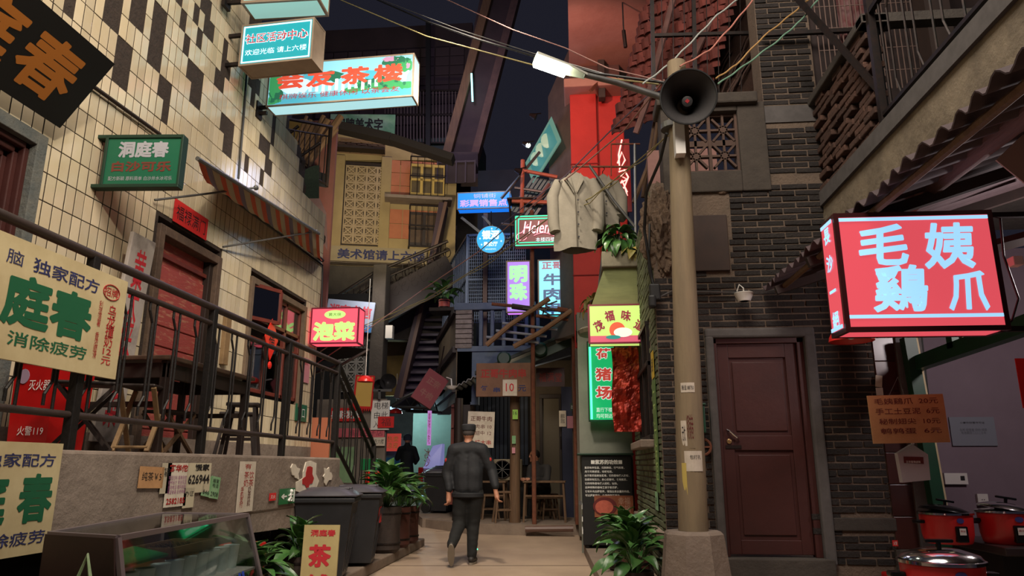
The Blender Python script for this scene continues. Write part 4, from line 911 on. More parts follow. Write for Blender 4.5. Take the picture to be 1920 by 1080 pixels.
# ================================================================ left wall fittings
t_ = R_(35)
board('hanging_signboard', 'large black tilted signboard with orange characters above the dark doorway, upper left', (-3.53, 2.75, 4.232), 1.98, .645, .035, (t_, 0, PI / 2), 'black',
      [('洞', .20, .5, .26, .66, 'orange_ink', dict(bold=.02)), ('庭', .50, .5, .26, .66, 'orange_ink', dict(bold=.02)), ('春', .79, .5, .25, .66, 'orange_ink', dict(bold=.02))])
M('sign_green', srgb(22, 96, 68), .45); M('dark_green', srgb(20, 50, 34), .5)
P, w_, h_, yw_ = fit((203, 256), (343, 255), (195, 348), Y=5.3)
gs = board('projecting_sign', 'green projecting sign with white and dark red lettering on a rusty bracket', P, w_, h_, .07, (0, 0, yw_), 'sign_green',
      [('洞庭春', .50, .27, .66, .32, M('silver_ink', srgb(176, 176, 184), .4, .2), dict(bold=.035)), ('白沙可乐', .5, .62, .78, .2, M('brown_edge', srgb(110, 52, 40), .5), dict(bold=.03)), ('配方新颖 原料简单 白沙井水冰可乐', .5, .86, .84, .085, 'silver_ink')])
B().bev(-.1, w_ + .012, -.012, .08, -.02, .012, .004).bev(-.12, w_ + .012, -.012, .08, -h_ - .02, -h_ + .012, .004).bev(w_ - .005, w_ + .014, -.012, .08, -h_, 0, .003).bev(-.012, .012, -.012, .08, -h_, 0, .003).o('frame', 'dark_green', gs, W=False)
B().bev(-.14, -.11, 0, .06, -h_ - .12, .1, .004).o('bracket_bar', 'rust', gs, W=False)
# lit signs at the top
M('sign_frame_dark', srgb(70, 58, 50), .5); M('sign_metal', srgb(150, 132, 112), .5, n2=srgb(110, 96, 84), sc=5)
teal = EM('teal_face', srgb(20, 150, 160), 1.0); whl = EM('white_line', (.75, .95, 1), 1.3, False); redl = EM('red_letter', srgb(170, 40, 50), .9, False)
P, w_, h_, yw_ = fit((454, 47), (595, 41), (450, 124), Y=7.15, yaw=R_(0))
def arms(name, P, yaw, zs, length, r, lab=None):
    for z in zs:
        B().box(-length, 0, .03, .07, z - .02, z + .02).o('bracket_arm', 'iron', r, W=False); B().box(-length - .02, -length + .02, -.02, .12, z - .07, z + .07).o('bracket_plate', 'iron', r, W=False)
r = lightbox('lit_sign', 'turquoise lit box sign with dark red characters, second from the top on the tiled wall', P, w_, h_, .30, yw_ + R_(-5), teal, 'sign_metal',
   [('社区活动中心', .5, .37, .86, .24, whl, dict(bold=.032)), ('社区活动中心', .5, .37, .85, .23, redl, dict(bold=.012)), ('欢迎光临 请上六楼', .5, .70, .84, .14, whl)], fw=.022, edge=whl, side='sign_metal', bottom='sign_metal')
for c_ in r.children:
    if c_.name.startswith('lettering') and c_.data.materials[0] == redl:
        for v in c_.data.vertices: v.co.y -= .002
arms('', P, 0, (-.1, -h_ + .06), .28, r)
P, w_, h_, yw_ = fit((455, -30), (600, -34), (450, 6), Y=6.9, yaw=0)
r = lightbox('lit_sign', 'lit box sign cut off by the top edge above the turquoise one', P, w_, h_, .34, 0, EM('mint_face', srgb(150, 200, 190), .8), 'sign_metal', (), fw=.03)
B().box(w_ - .12, w_ - .01, -.003, .0, -h_ + .03, -.03).o('red_corner', EM('red_corner', srgb(220, 70, 50), .8), r, W=False)
arms('', P, 0, (-.2,), .2, r)
P, w_, h_, yw_ = fit((505, 121), (777, 100), (501, 200), Y=8.05, yaw=R_(-3)); random.seed(3)
tea = EM('tea_sky', srgb(140, 205, 220), 1.0)
r = lightbox('lit_sign', 'wide lit teahouse sign with red characters over a painted waterfall landscape', P, w_, h_, .26, yw_, tea, 'sign_metal', (), fw=.02, side=EM('cool_white', srgb(190, 225, 235), 1.0), bottom=EM('cool_white2', srgb(170, 220, 225), 1.0))
# the printed landscape: hills, falls, trees, water as thin print layers
def blob(r, name, cx, cz, rx, rz, mat, y, n=18, jag=.25):
    ps = [(cx * w_ + rx * w_ * (1 + random.uniform(-jag, jag)) * math.cos(2 * PI * k / n), -cz * h_ + rz * h_ * (1 + random.uniform(-jag, jag)) * math.sin(2 * PI * k / n)) for k in range(n)]
    ps = [(min(max(u, .025), w_ - .025), min(max(v, -h_ + .025), -.025)) for u, v in ps]
    return B().prism(ps, lambda u, v, t: (u, t, v), y - .0008, y).o(name, mat, r, W=False)
eg1 = EM('print_green', srgb(60, 150, 90), .9, False); eg2 = EM('print_dark_green', srgb(40, 110, 80), .8, False); ew = EM('print_white', srgb(215, 240, 245), 1.0, False); eb_ = EM('print_teal', srgb(80, 175, 195), .95, False); epk = EM('print_pink', srgb(190, 140, 170), .9, False)
B().box(.025, w_ - .025, .0022, .003, -h_ + .025, -.78 * h_).o('print_water', eb_, r, W=False)
for cx, cz, rx, rz, m_ in ((.3, .42, .09, .14, eb_), (.45, .4, .07, .12, eg2), (.7, .42, .08, .1, eb_), (.2, .55, .12, .2, ew), (.72, .6, .12, .14, eg2), (.82, .68, .1, .12, eg1), (.95, .74, .06, .08, eg1), (.88, .17, .1, .12, eg2), (.95, .28, .06, .14, eg1), (.84, .1, .05, .06, epk), (.93, .42, .035, .2, ew), (.05, .45, .05, .3, eg1), (.06, .75, .05, .18, eg2), (.03, .9, .035, .1, eg1), (.62, .74, .09, .07, eg1)):
    blob(r, 'print_landscape', cx, cz, rx, rz, m_, .003 - random.random() * .001)
for k in range(13): u = .2 + k * .045; B().box(u * w_, (u + .022) * w_, .0012, .0018, -h_ * (.74 + .03 * math.sin(k * 2)), -h_ * (.5 + .05 * math.sin(k * 3))).o('print_fall', ew, r, W=False)
for k in range(34):
    q = random.choice(((.06, .6, .04, .3), (.9, .2, .07, .13), (.72, .66, .1, .08), (.93, .66, .05, .1))); blob(r, 'print_leaves', q[0] + random.uniform(-1, 1) * q[2], q[1] + random.uniform(-1, 1) * q[3], .012, .05, random.choice((eg1, eg2, eg1, epk if q[1] < .3 else eg2)), .0008, 8, .5)
for c_, u in zip('会友茶楼', (.16, .37, .605, .83)): text(c_, r, u * w_, -.42 * h_, .19 * w_, .38 * h_, EM('tea_red', srgb(225, 80, 55), 1.0, False), y=-.001, bold=.03)
text('棋牌娱乐 健康休闲 以茶会友', r, .5 * w_, -.80 * h_, .82 * w_, .13 * h_, redl, y=-.001)
arms('', P, 0, (-h_ + .02, -h_ - .06), .12, r)
# pickle sign at the wall corner
P, w_, h_, yw_ = fit((584, 577), (674, 577), (581, 645), Y=10.3, yaw=0)
P.x = max(P.x, -3.98)
pk = EM('pink_face', srgb(232, 82, 100), 1.05, spots=(2.5, .15)); lime = EM('lime_letter', srgb(190, 240, 130), 1.0, False)
r = lightbox('lit_sign', 'pink lit box sign with two big lime characters at the end of the tiled wall', P, w_, h_, .3, 0, pk, M('maroon_frame', srgb(120, 24, 50), .4), [('泡菜', .5, .66, .84, .48, lime, dict(bold=.05))], fw=.022, side=pk)
b = B().lathe([(1, -.0008), (1, .0008)], (0, 0, 0), 28, Matrix.Translation((w_ * .5, 0, -h_ * .2)) @ Matrix.Diagonal((w_ * .22, 1, h_ * .12, 1)) @ Matrix.Rotation(PI / 2, 4, 'X')); b.o('oval_badge', lime, r, W=False)
text('黄大侠', r, .5 * w_, -.2 * h_, .26 * w_, .09 * h_, M('olive', srgb(70, 80, 20), .6), y=-.003)
# awning folded over the tiled wall
aw = thing('striped_awning', 'half-folded striped fabric awning on thin arms, high on the tiled wall', 'awning', (WX, 9.0, 4.3))
wa, wb = Vector((WX + .05, 7.2, 4.3)), Vector((WX + .05, 10.6, 4.33)); fa, fb = Vector((-3.52, 6.55, 4.12)), Vector((-3.45, 9.1, 4.24))
fa = aX(370, 297, -3.5); fb = aX(598, 438, -3.5)
B().tube([wa, wb], .03, 8).o('wall_bar', 'dark_wood', aw); B().tube([fa, fb], .022, 8).o('front_bar', 'grey_metal', aw)
M('aw_a', srgb(184, 90, 64), .9); M('aw_b', srgb(110, 104, 120), .9); M('aw_c', srgb(170, 156, 130), .9)
n = 24
for k in range(n):
    t0, t1 = k / n, (k + 1) / n
    B().sheet(lambda u, v: wa.lerp(wb, t0 + (t1 - t0) * u).lerp(fa.lerp(fb, t0 + (t1 - t0) * u), v) + Vector((0, 0, -.14 * math.sin(PI * v) + .012 * math.sin((t0 + (t1 - t0) * u) * 60))), 2, 6, .004).o('stripe', ('aw_a', 'aw_b', 'aw_c', 'aw_a', 'aw_c')[k % 5], aw)
for (p, q_) in (((290, 375), (480, 352)), ((418, 463), (592, 434))):
    B().tube([aX(*p, WX + .03), aX(*q_, -3.5)], .012, 6).o('arm', 'grey_metal', aw)
    B().sph(aX(*q_, -3.5), .03, 6).o('joint', 'grey_metal', aw)
# cable conduit along the tiled wall
def cable(label, pts, r=.012, mat='black', sag=0, name='cable', sub=10, wav=0):
    P = []
    for i in range(len(pts) - 1):
        for k in range(sub):
            t = k / sub; p = pts[i].lerp(pts[i + 1], t); p = p + Vector((0, 0, -sag * 4 * t * (1 - t) + wav * math.sin((i + t) * 9 + r * 900))); P.append(p)
    P.append(pts[-1]); return tag(B().tube(P, r, 6).o(name, mat, smooth=True), label, 'cable')
cable('brown conduit slanting along the tiled wall toward the green projecting sign', [aX(172, 160, WX + .03), aX(300, 252, WX + .03)], .018, 'dark_wood', name='conduit')
cable('thick black cable hanging down the tiled wall beside the teahouse sign', [aX(*p, WX + .03) for p in ((467, 70), (461, 160), (455, 240), (447, 335))], .015)
cable('thin dark cable under the awning bar on the tiled wall', [Vector((WX + .02, 7.3, 4.22)), Vector((WX + .02, 10.7, 4.28)), Vector((WX + .04, 10.75, 3.3))], .012)
for zz in (2.1,): B().bev(WX, WX + .05, 7.72, 7.84, 2.3, 2.85, .006) and tag(B().bev(WX, WX + .05, 7.72, 7.84, 2.3, 2.85, .006).o('wooden_plaque', 'pale_wood'), 'small blank wooden plaque on the tiled wall right of the pink door', 'plaque')
# things on the wall: door couplet, pickle plank, exit plate
board('door_banner', 'red paper strip with black characters above the pink door', aX(329, 371, WX + .02), 1.0 * (aX(391, 409, WX).y - aX(329, 371, WX).y), .24, .003, (0, 0, PI / 2), 'red_paper', [('福禄满门', .5, .5, .86, .62, 'ink')], cat='paper')
P = aX(243, 434, -3.82); hh = P.z - 1.95
pb = board('painted_plank', 'leaning whitewashed plank with red painted characters beside the pink door', P + Vector((.04, 0, 0)), .34, 1.78, .035, (R_(4), 0, PI / 2), M('whitewash', srgb(168, 158, 150), .85, n2=srgb(96, 86, 80), sc=5, edge=(.5, .7)), [('黄大侠泡菜', .5, .5, .5, .86, M('paint_red', srgb(190, 40, 50), .7), dict(vert=True, bold=.01))], bev=.006)
board('exit_plate', 'small green plate with white characters at the end of the tiled wall', aX(556, 756, WX + .02), .42, .24, .01, (0, 0, PI / 2), 'sign_green', [('出口', .5, .5, .6, .6, 'ink_white')])
board('paper_notice', 'pink notice with a purple heading on the tiled wall beside the barred window', aX(566, 668, WX + .02), .34, .36, .004, (0, 0, PI / 2), M('pink_paper', srgb(190, 130, 140), .9), [('通知', .5, .2, .5, .18, 'ink_red')], cat='notice')
lf_ = thing('paper_diamond', 'red diamond paper charm with a black character hanging on the barred window', 'charm', aX(508, 635, WX + .12), (0, PI / 4 * 0, PI / 2))
B().prism([(0, .28), (.2, 0), (0, -.28), (-.2, 0)], lambda u, v, t: (u, t, v), -.01, 0).o('panel', M('glossy_red', srgb(214, 40, 26), .35), lf_, W=False); text('福', lf_, 0, 0, .17, .19, 'ink', y=-.014)
B().sph((0, -.01, -.34), .05, 6, (1, .4, 1)).o('tassel', 'glossy_red', lf_, W=False)
# ---- terrace furniture
def table(name, label, x0, x1, y0, y1, z0, z1, mat, top='dark_wood'):
    r = thing(name, label, 'table', ((x0 + x1) / 2, (y0 + y1) / 2, z0))
    B().bev(x0 - .04, x1 + .04, y0 - .04, y1 + .04, z1 - .035, z1, .008).o('tabletop', top, r)
    for x in (x0, x1 - .05):
        for y in (y0, y1 - .05): B().bev(x, x + .05, y, y + .05, z0, z1 - .035, .005).o('leg', mat, r)
    b = B()
    for x in (x0 + .005, x1 - .035): b.bev(x, x + .03, y0, y1, z1 - .16, z1 - .05, .004)
    for y in (y0 + .005, y1 - .035): b.bev(x0, x1, y, y + .03, z1 - .16, z1 - .05, .004)
    b.o('apron', mat, r)
    b = B()
    for y in (y0 + .01, y1 - .04): b.bev(x0, x1, y, y + .03, z0 + .12 + (z1 - z0) * .3, z0 + .16 + (z1 - z0) * .3, .004)
    b.o('stretcher', mat, r); return r
table('square_table', 'tall dark square table behind the terrace railing in front of the pink door', -3.62, -2.98, 5.0, 6.35, 1.28, 1.98, 'dark_wood', M('table_top', srgb(90, 70, 56), .4, n2=srgb(50, 38, 30), sc=6))
def folding_stool(label, x, y, rz, s=1., mat='pale_wood'):
    r = thing('folding_stool', label, 'stool', (x, y, 1.28), rz, 'folding stools on the terrace'); h = .42 * s
    B().bev(-.17, .17, -.12, .12, h - .012, h + .012, .01).o('seat', 'dark_wood', r, W=False)
    for yy in (-.11, .11):
        for a in (-1, 1): B().beam((-.16 * a, yy, .01), (.16 * a, yy, h - .015), .022, .03, (0, 1, 0)).o('leg', mat, r, W=False)
    B().tube([(-.15, -.11, .04), (-.15, .11, .04)], .01, 6).o('crossbar', mat, r, W=False); return r
folding_stool('pale folding stool with crossed legs left of the tall table', -3.1, 4.95, PI / 2 + .25, 1.1)
folding_stool('dark folding stool beside the red bin behind the terrace railing', -3.1, 4.35, .5, 1., 'dark_wood')
folding_stool('brown folding stool tucked under the tall dark table', -3.3, 5.65, 1.4, .8, 'wood')
def plain_stool(name, label, x, y, z, h, r0=.15, mat='dark_wood', group=None):
    r = thing(name, label, 'stool', (x, y, z), .3, group)
    B().bev(-r0, r0, -r0 * .7, r0 * .7, h - .035, h, .01).o('seat', mat, r, W=False)
    for a in (-1, 1):
        for c in (-1, 1): B().beam((a * r0 * 1.05, c * r0 * .85, 0), (a * r0 * .7, c * r0 * .5, h - .03), .03, .03, (0, 1, 0)).o('leg', mat, r, W=False)
    for c in (-1, 1): B().beam((-r0 * .9, c * r0 * .72, h * .4), (r0 * .9, c * r0 * .72, h * .4), .02, .025).o('stretcher', mat, r, W=False)
    return r
plain_stool('bench_stool', 'small black stool at the right end of the tall terrace table', -3.2, 6.75, 1.28, .5)
plain_stool('bench_stool', 'low black stool behind the second terrace railing post', -3.5, 7.3, 1.28, .45, .18)
# red extinguisher box
rb = thing('extinguisher_box', 'tall red fire extinguisher bin with white lettering behind the terrace railing', 'bin', (-3.62, 4.72, 1.28), R_(-2))
b = B().hexa([(-.18, -.17, 0), (.18, -.17, 0), (.18, .17, 0), (-.18, .17, 0), (-.2, -.19, .62), (.2, -.19, .62), (.2, .19, .62), (-.2, .19, .62)]); b.o('body', 'red_plastic', rb, W=False); rb.scale = (.78, 1, 1)
B().bev(-.215, .215, -.205, .205, .6, .63, .008).o('rim', 'red_plastic', rb, W=False); B().bev(-.21, .21, -.2, .2, .645, .72, .02).o('lid', 'red_plastic', rb, W=False)
text('灭火器', rb, .06, .44, .2, .07, 'ink_white', y=-.19); text('火警119', rb, .03, .14, .24, .06, 'ink_white', y=-.182)
B().lathe([(.05, 0), (.05, .004)], (-.1, -.186, .5), 16, Matrix.Rotation(PI / 2, 4, 'X')).o('badge', M('badge', srgb(150, 130, 150), .5), rb, W=False)
# ---- boards and papers on the rail and the terrace face
bigt = [('独家配方', .66, .17, .34, .13, 'ink_blue', dict(bold=.015)), ('脑', .41, .17, .07, .12, 'ink_blue'), ('庭春', .6, .50, .42, .42, 'ink_green', dict(bold=.028)), ('洞', .22, .5, .18, .4, 'ink_green', dict(bold=.028)), ('消除疲劳', .62, .82, .38, .12, 'ink_green', dict(bold=.01)), ('提神醒', .2, .17, .25, .12, 'ink_blue'),
        ('招牌', .905, .17, .085, .09, 'ink_red', dict(bold=.01)), ('乌龙撞奶', .925, .5, .05, .42, 'ink_red', dict(vert=True, bold=.01)), ('12', .925, .75, .05, .06, 'ink_red', dict(bold=.01)), ('元', .925, .84, .055, .08, 'ink_red', dict(bold=.01)), ('利湿消暑 香浓顺滑', .855, .56, .022, .56, 'ink_red', dict(vert=True))]
r = board('price_board', 'big cream tea board with green characters hung on the terrace railing, far left', (-2.74, 2.55, 2.295), 1.52, .6, .02, (0, 0, PI / 2), 'cream', [t for t in bigt])
B().tube([(1.52 * .905 + .075 * math.cos(q * PI / 10), -.003, -.6 * .17 + .045 * math.sin(q * PI / 10)) for q in range(21)], .003, 4, False).o('oval_line', 'ink_red', r, W=False)
board('price_board', 'second cream tea board on the terrace face below the railing board, far left edge', (-2.72, 2.55, 1.31), 1.13, .54, .015, (0, 0, PI / 2), 'cream',
      [('独家配方', .75, .16, .42, .12, 'ink_blue', dict(bold=.015)), ('春', .87, .5, .2, .42, 'ink_green', dict(bold=.028)), ('庭', .6, .5, .2, .42, 'ink_green', dict(bold=.028)), ('消除疲劳', .75, .85, .42, .12, 'ink_blue', dict(bold=.01))])
def face_paper(label, px0, py0, px1, py1, mat, txts, cat='paper', name='paper_notice', tilt=0, warp=0):
    a = aX(px0, py0, -2.735); c = aX(px1, py1, -2.735)
    return board(name, label, a, c.y - a.y, a.z - c.z, .004, (0, tilt, PI / 2), mat, txts, cat=cat, warp=warp)
face_paper('cardboard tag reading pure tea on the terrace face', 264, 874, 305, 913, 'cardboard', [('纯茶￥5', .5, .45, .8, .4, 'ink')], name='cardboard_tag', tilt=.03)
face_paper('white and red flyer with a long phone number on the terrace face', 316, 868, 347, 948, 'paper', [('赛华佗', .5, .12, .85, .16, 'ink_red', dict(bold=.02)), ('中医妇科 疑难杂症\n祖传秘方 专治风湿\n咨询电话 随叫随到\n风湿骨痛 坐骨神经', .5, .5, .85, .42, M('mauve', srgb(150, 90, 130), .8)), ('2582185', .5, .87, .85, .13, 'ink_red', dict(bold=.02))])
face_paper('torn strip of old flyer left of the red and white flyer', 306, 868, 317, 925, M('old_paper', srgb(170, 160, 138), .9), [('快餐', .5, .3, .6, .3, 'ink', dict(vert=True))])
face_paper('cream flyer with big black digits on the terrace face', 353, 868, 392, 922, M('old_paper2', srgb(186, 176, 150), .9), [('搬家', .6, .15, .6, .22, 'ink', dict(bold=.02)), ('626944', .5, .55, .88, .3, 'ink', dict(bold=.02))])
face_paper('narrow torn yellowed flyer hanging below the cream flyer', 346, 915, 362, 951, 'old_paper2', [('办证', .5, .3, .8, .26, 'ink')])
face_paper('upper green mini flyer with small print on the terrace face', 384, 890, 395, 928, 'green_paper', [('846', .5, .8, .8, .2, 'ink')], tilt=.15)
face_paper('right-hand green mini flyer reading 2908 on the terrace face', 398, 892, 411, 932, 'green_paper', [('搬家\n电话', .5, .3, .7, .4, 'ink'), ('2908', .5, .8, .8, .2, 'ink')], tilt=.12)
face_paper('tall white handwritten notice with red lines on the terrace face', 451, 865, 473, 958, 'paper', [('有', .5, .1, .4, .1, 'ink_red'), ('茶饮\n奶茶', .6, .35, .6, .3, 'ink_red'), ('手机支付', .25, .7, .2, .4, 'ink_red', dict(vert=True)), ('奶茶饮料', .7, .7, .2, .4, 'ink_maroon', dict(vert=True))])
face_paper('small red square sticker left of the running man sign', 506, 925, 517, 938, 'red_paper', [('灭火', .5, .5, .7, .5, 'ink_white')])
r = face_paper('green emergency exit plate with an arrow and a running figure', 525, 917, 552, 943, M('exit_green', srgb(40, 104, 60), .4), [('←', .28, .5, .34, .3, 'ink_white', dict(bold=.03))], cat='sign', name='exit_sign')
ex = B(); 
wd_ = aX(552, 943, -2.735).y - aX(525, 917, -2.735).y; hd_ = aX(525, 917, -2.735).z - aX(552, 943, -2.735).z
ex.tube([(wd_ * .68, -.006, -hd_ * .32), (wd_ * .66, -.006, -hd_ * .55), (wd_ * .76, -.006, -hd_ * .68), (wd_ * .72, -.006, -hd_ * .85)], .012, 5).tube([(wd_ * .66, -.006, -hd_ * .55), (wd_ * .56, -.006, -hd_ * .82)], .011, 5).sph((wd_ * .7, -.006, -hd_ * .2), .02, 6).tube([(wd_ * .56, -.006, -hd_ * .45), (wd_ * .8, -.006, -hd_ * .42)], .008, 5)
ex.o('running_figure', 'ink_white', r, W=False)
B().box(wd_ * .9, wd_ * .94, -.006, -.001, -hd_ * .9, -hd_ * .1).o('door_line', 'ink_white', r, W=False)
for i, (x, y, s_) in enumerate(((577, 903, 1.), (615, 893, .6), (556, 885, .45))):
    c_ = aX(x, y, -2.735); pts = []
    for k in range(14): rr = .15 * s_ * random.uniform(.45, 1.3); pts.append((c_.y + rr * math.cos(k * PI / 7) * 1.9, c_.z + rr * math.sin(k * PI / 7) * 1.2))
    o_ = tag(B().prism(pts, lambda u, v, t: (t, u, v), -2.748, -2.738).o('torn_paper', 'paper'), ['large torn white paper scrap with a red remnant on the terrace face', 'small torn white scrap near the stair end of the terrace face', 'slim torn scrap above the exit plate on the terrace face'][i], 'paper scrap')
    if i == 0: B().prism([(u * .5 + c_.y * .5, v * .6 + c_.z * .4 + .03) for u, v in pts], lambda u, v, t: (t, u, v), -2.738, -2.734).o('red_remnant', 'ink_red', o_)
# ---- glass tea cabinet, lower left
gc = thing('glass_display_case', 'glass-topped tea display case with sloping front at the lower left', 'display case', (-2.1, 3.8, 0))
zT, n0, n1 = .9, Vector((-1.95, 3.05, .9)), Vector((-2.05, 4.5, .9)); b0, b1 = Vector((-2.37, 3.2, .9)), Vector((-2.62, 4.55, .9))
f0, f1 = Vector((-1.78, 3.02, .28)), Vector((-1.86, 4.52, .28))
gm = glass_mat('case_glass', (.92, .95, .94), .03)
def quadp(a, b_, c, d, t): nrm = (b_ - a).cross(d - a).normalized() * t; return [a, b_, c, d, a + nrm, b_ + nrm, c + nrm, d + nrm]
dn = Vector((0, 0, -.9))
B().hexa(quadp(b0 + dn, Vector((-1.8, 3.03, 0)), n0 + Vector((0, 0, 0)), b0, .02)).o('end_panel', M('case_brown', srgb(58, 40, 36), .5, n2=srgb(40, 28, 26), sc=4), gc)
B().hexa(quadp(b1 + dn, b0 + dn, b0, b1, .02)).o('back_panel', 'case_brown', gc)
B().hexa(quadp(n0, n1, b1, b0, .006)).o('top_glass', gm, gc)
B().hexa(quadp(f0, f1, n1, n0, .006)).o('front_glass', gm, gc)
B().hexa([f0 + Vector((.0, 0, -.28)), f1 + Vector((0, 0, -.28)), b1 + dn, b0 + dn, f0 + Vector((0, 0, .0)), f1, Vector((b1.x, b1.y, .28)), Vector((b0.x, b0.y, .28))]).o('base_box', 'case_brown', gc)
b = B()
for p, q_ in ((n0, n1), (n0, f0), (n1, f1), (b0, b1), (n0, b0), (n1, b1), (f0, f1), (b1, b1 + dn), (b1 + dn * .7, f1)): b.beam(p, q_, .022, .022)
b.o('edge_trim', M('case_trim', srgb(120, 108, 110), .4, .3), gc)
sh_ = [n0.lerp(f0, .5), n1.lerp(f1, .5), b1 + dn * .35, b0 + dn * .35]
zs = .60
B().hexa([Vector((p.x + (-.02 if i < 2 else .02), p.y, zs - .012)) for i, p in enumerate(sh_)] + [Vector((p.x + (-.02 if i < 2 else .02), p.y, zs)) for i, p in enumerate(sh_)]).o('shelf', 'white', gc)
r = gc
for s_, t, m_ in (('现', .36, 'ink_b'), ('清', .58, 'ink_r'), ('生', .80, 'ink_b')):
    m_ = M('case_blue', srgb(30, 60, 160), .5) if m_ == 'ink_b' else M('case_red', srgb(190, 40, 40), .5)
    base = n0.lerp(n1, t).lerp(f0.lerp(f1, t), .62)
    o_ = text(s_, gc, 0, 0, .17, .19, m_, y=0, bold=.04)
    mm = FR[gc.name].inverted() @ Matrix.Translation(base + Vector((.02, 0, 0))) @ Matrix.Rotation(PI / 2, 4, 'Z') @ Matrix.Rotation(R_(-15), 4, 'X')
    for v in o_.data.vertices: v.co = mm @ v.co
M('cup_plastic', srgb(190, 205, 205), .4, spec=.6)
for k in range(10):
    t = .06 + k * .1; p = n0.lerp(n1, t); x = p.x + .0 - .06
    c_ = thing('paper_cup', 'frosted plastic cup, one of the identical row on the display case shelf', 'cup', (x, p.y, zs), 0, 'frosted cups in the display case')
    B().lathe([(.034, 0), (.045, .13), (.047, .132), (.042, .13), (.032, .01)], (0, 0, 0), 16).o('cup_wall', 'cup_plastic', c_, W=False, smooth=True)
tag(B().hexa(quadp(Vector((-2.0, 3.2, .76)), Vector((-2.0, 3.55, .77)), Vector((-2.2, 3.58, .80)), Vector((-2.2, 3.2, .78)), .012)).o('green_tray', 'green_plastic'), 'flat green plastic board inside the display case', 'tray')
tb = thing('tea_tray', 'open brown tray of tea leaves inside the display case', 'tray', (-2.2, 3.95, .74), PI / 2 + .05)
b = B().box(-.25, .25, -.12, .12, 0, .012); b.box(-.25, .25, -.12, -.11, 0, .05).box(-.25, .25, .11, .12, 0, .05).box(-.25, -.24, -.12, .12, 0, .05).box(.24, .25, -.12, .12, 0, .05); b.o('box', 'wood', tb, W=False)
b = B()
for k in range(120): x, y = random.uniform(-.22, .22), random.uniform(-.1, .1); b.beam((x, y, .02), (x + random.uniform(-.03, .03), y + .02, .04), .006, .003)
b.o('tea_leaves', 'soil', tb, W=False, kind='stuff')
tag(B().bev(-2.3, -2.1, 3.75, 4.05, zs, .74, .01).o('card_box', 'cardboard'), 'brown carton under the tea tray in the display case', 'box')
# checked cloth bag hanging at the end of the case
cbg = thing('cloth_bag', 'green checked cloth bag hanging on the brown end of the display case', 'bag', (-2.02, 3.0, .45))
B().sheet(lambda u, v: (-2.12 + .19 * v + (.05 * (1 - u)) * (1 - 2 * v), 2.985 - .03 * math.sin(PI * v), .74 - .34 * u), 8, 10, .02).o('cloth', M('check_green', srgb(140, 170, 120), .9, n2=srgb(200, 205, 180), sc=22), cbg)
B().tube([(-2.06, 2.98, .74), (-2.03, 2.985, .84), (-2.0, 2.98, .74)], .008, 6).o('strap', 'check_green', cbg)
# tea shop A-board
P, w_, h_, yw_ = fit((571, 984), (637, 986), (562, 1080), Y=5.9, yaw=R_(3))
board('tea_sandwich_board', 'upright pale wooden board with red tea shop characters in front of the bins', P, w_, P.z - .12, .02, (R_(-4), 0, yw_), M('pale_board', srgb(186, 170, 118), .7, n2=srgb(160, 142, 96), sc=4), [('洞庭春', .55, .1, .7, .08, 'paint_red', dict(bold=.02)), ('茶', .5, .38, .6, .26, 'paint_red', dict(bold=.04)), ('铺', .5, .75, .6, .28, 'paint_red', dict(bold=.04))])
tag(B().bev(-2.72, -2.45, 5.5, 5.78, .12, .62, .02).o('red_crate', 'red_plastic'), 'glossy red box behind the leafy plant at the lower left', 'box')
# ================================================================ lit signs in the centre
def S4(name, label, TL, TR, BL, Y, d, face, frame, txts, yaw=0, **k):
    P, w, h, yw = fit(TL, TR, BL, Y=Y, yaw=yaw); return lightbox(name, label, P, w, h, d, yw, face, frame, txts, **k), w, h, P
blue = EM('blue_face', srgb(30, 130, 235), 1.1, spots=(2, .12)); lav = EM('lav_letter', srgb(190, 175, 235), 1.0, False)
S4('lit_sign', 'blue lit box sign with two rows of pale characters, highest in the centre', (857, 361), (957, 368), (855, 393), 12.9, .25, blue, 'sign_metal',
   [('铜铺街', .52, .25, .42, .26, lav), ('彩票销售点', .5, .66, .88, .40, EM('mauve_letter', srgb(205, 170, 225), .9, False), dict(bold=.03))], fw=.02, bottom=EM('blue_bottom', srgb(20, 110, 220), 1.2))
sgn = [o for o in COL.objects if o.name.startswith('lit_sign')][-1]; B().box(1.0, 1.55, -.35, .03, -.3, -.27).box(1.52, 1.55, -.4, .2, -.3, -.27).o('bracket_arm', 'iron', sgn, W=False)
# round sign
rs = thing('round_sign', 'round cyan lit sign with white characters below the blue lottery sign', 'sign', aY(920, 449, 12.8)); rad = (aY(947, 449, 12.8) - aY(920, 449, 12.8)).length
mR = Matrix.Rotation(PI / 2, 4, 'X')
B().lathe([(rad, -.09), (rad, .0)], (0, 0, 0), 32, mR).o('body', 'sign_metal', rs, W=False); B().lathe([(rad * .96, 0), (rad * .96, .006)], (0, 0, 0), 32, mR).o('face', EM('cyan_face', srgb(25, 165, 225), 1.1), rs, W=False)
wl = EM('white_letter', (.8, .97, 1), 1.1, False)
text('银河', rs, 0, .09, .32, .17, wl, y=-.01, bold=.05); text('录像厅', rs, 0, -.09, .26, .09, wl, y=-.01, bold=.03); text('SINGING', rs, 0, -.19, .2, .03, wl, y=-.01)
for u, v in ((-.2, .02), (.2, -.04), (.02, .21), (-.17, -.1)): text('✦', rs, u, v, .035, .045, wl, y=-.01) 
B().tube([(0, .05, rad), (0, .05, rad + .3)], .012, 6).o('hanger', 'iron', rs, W=False); B().tube([(rad * .9, .04, 0), (.8, -.15, .0)], .012, 6).o('bracket_arm', 'iron', rs, W=False)
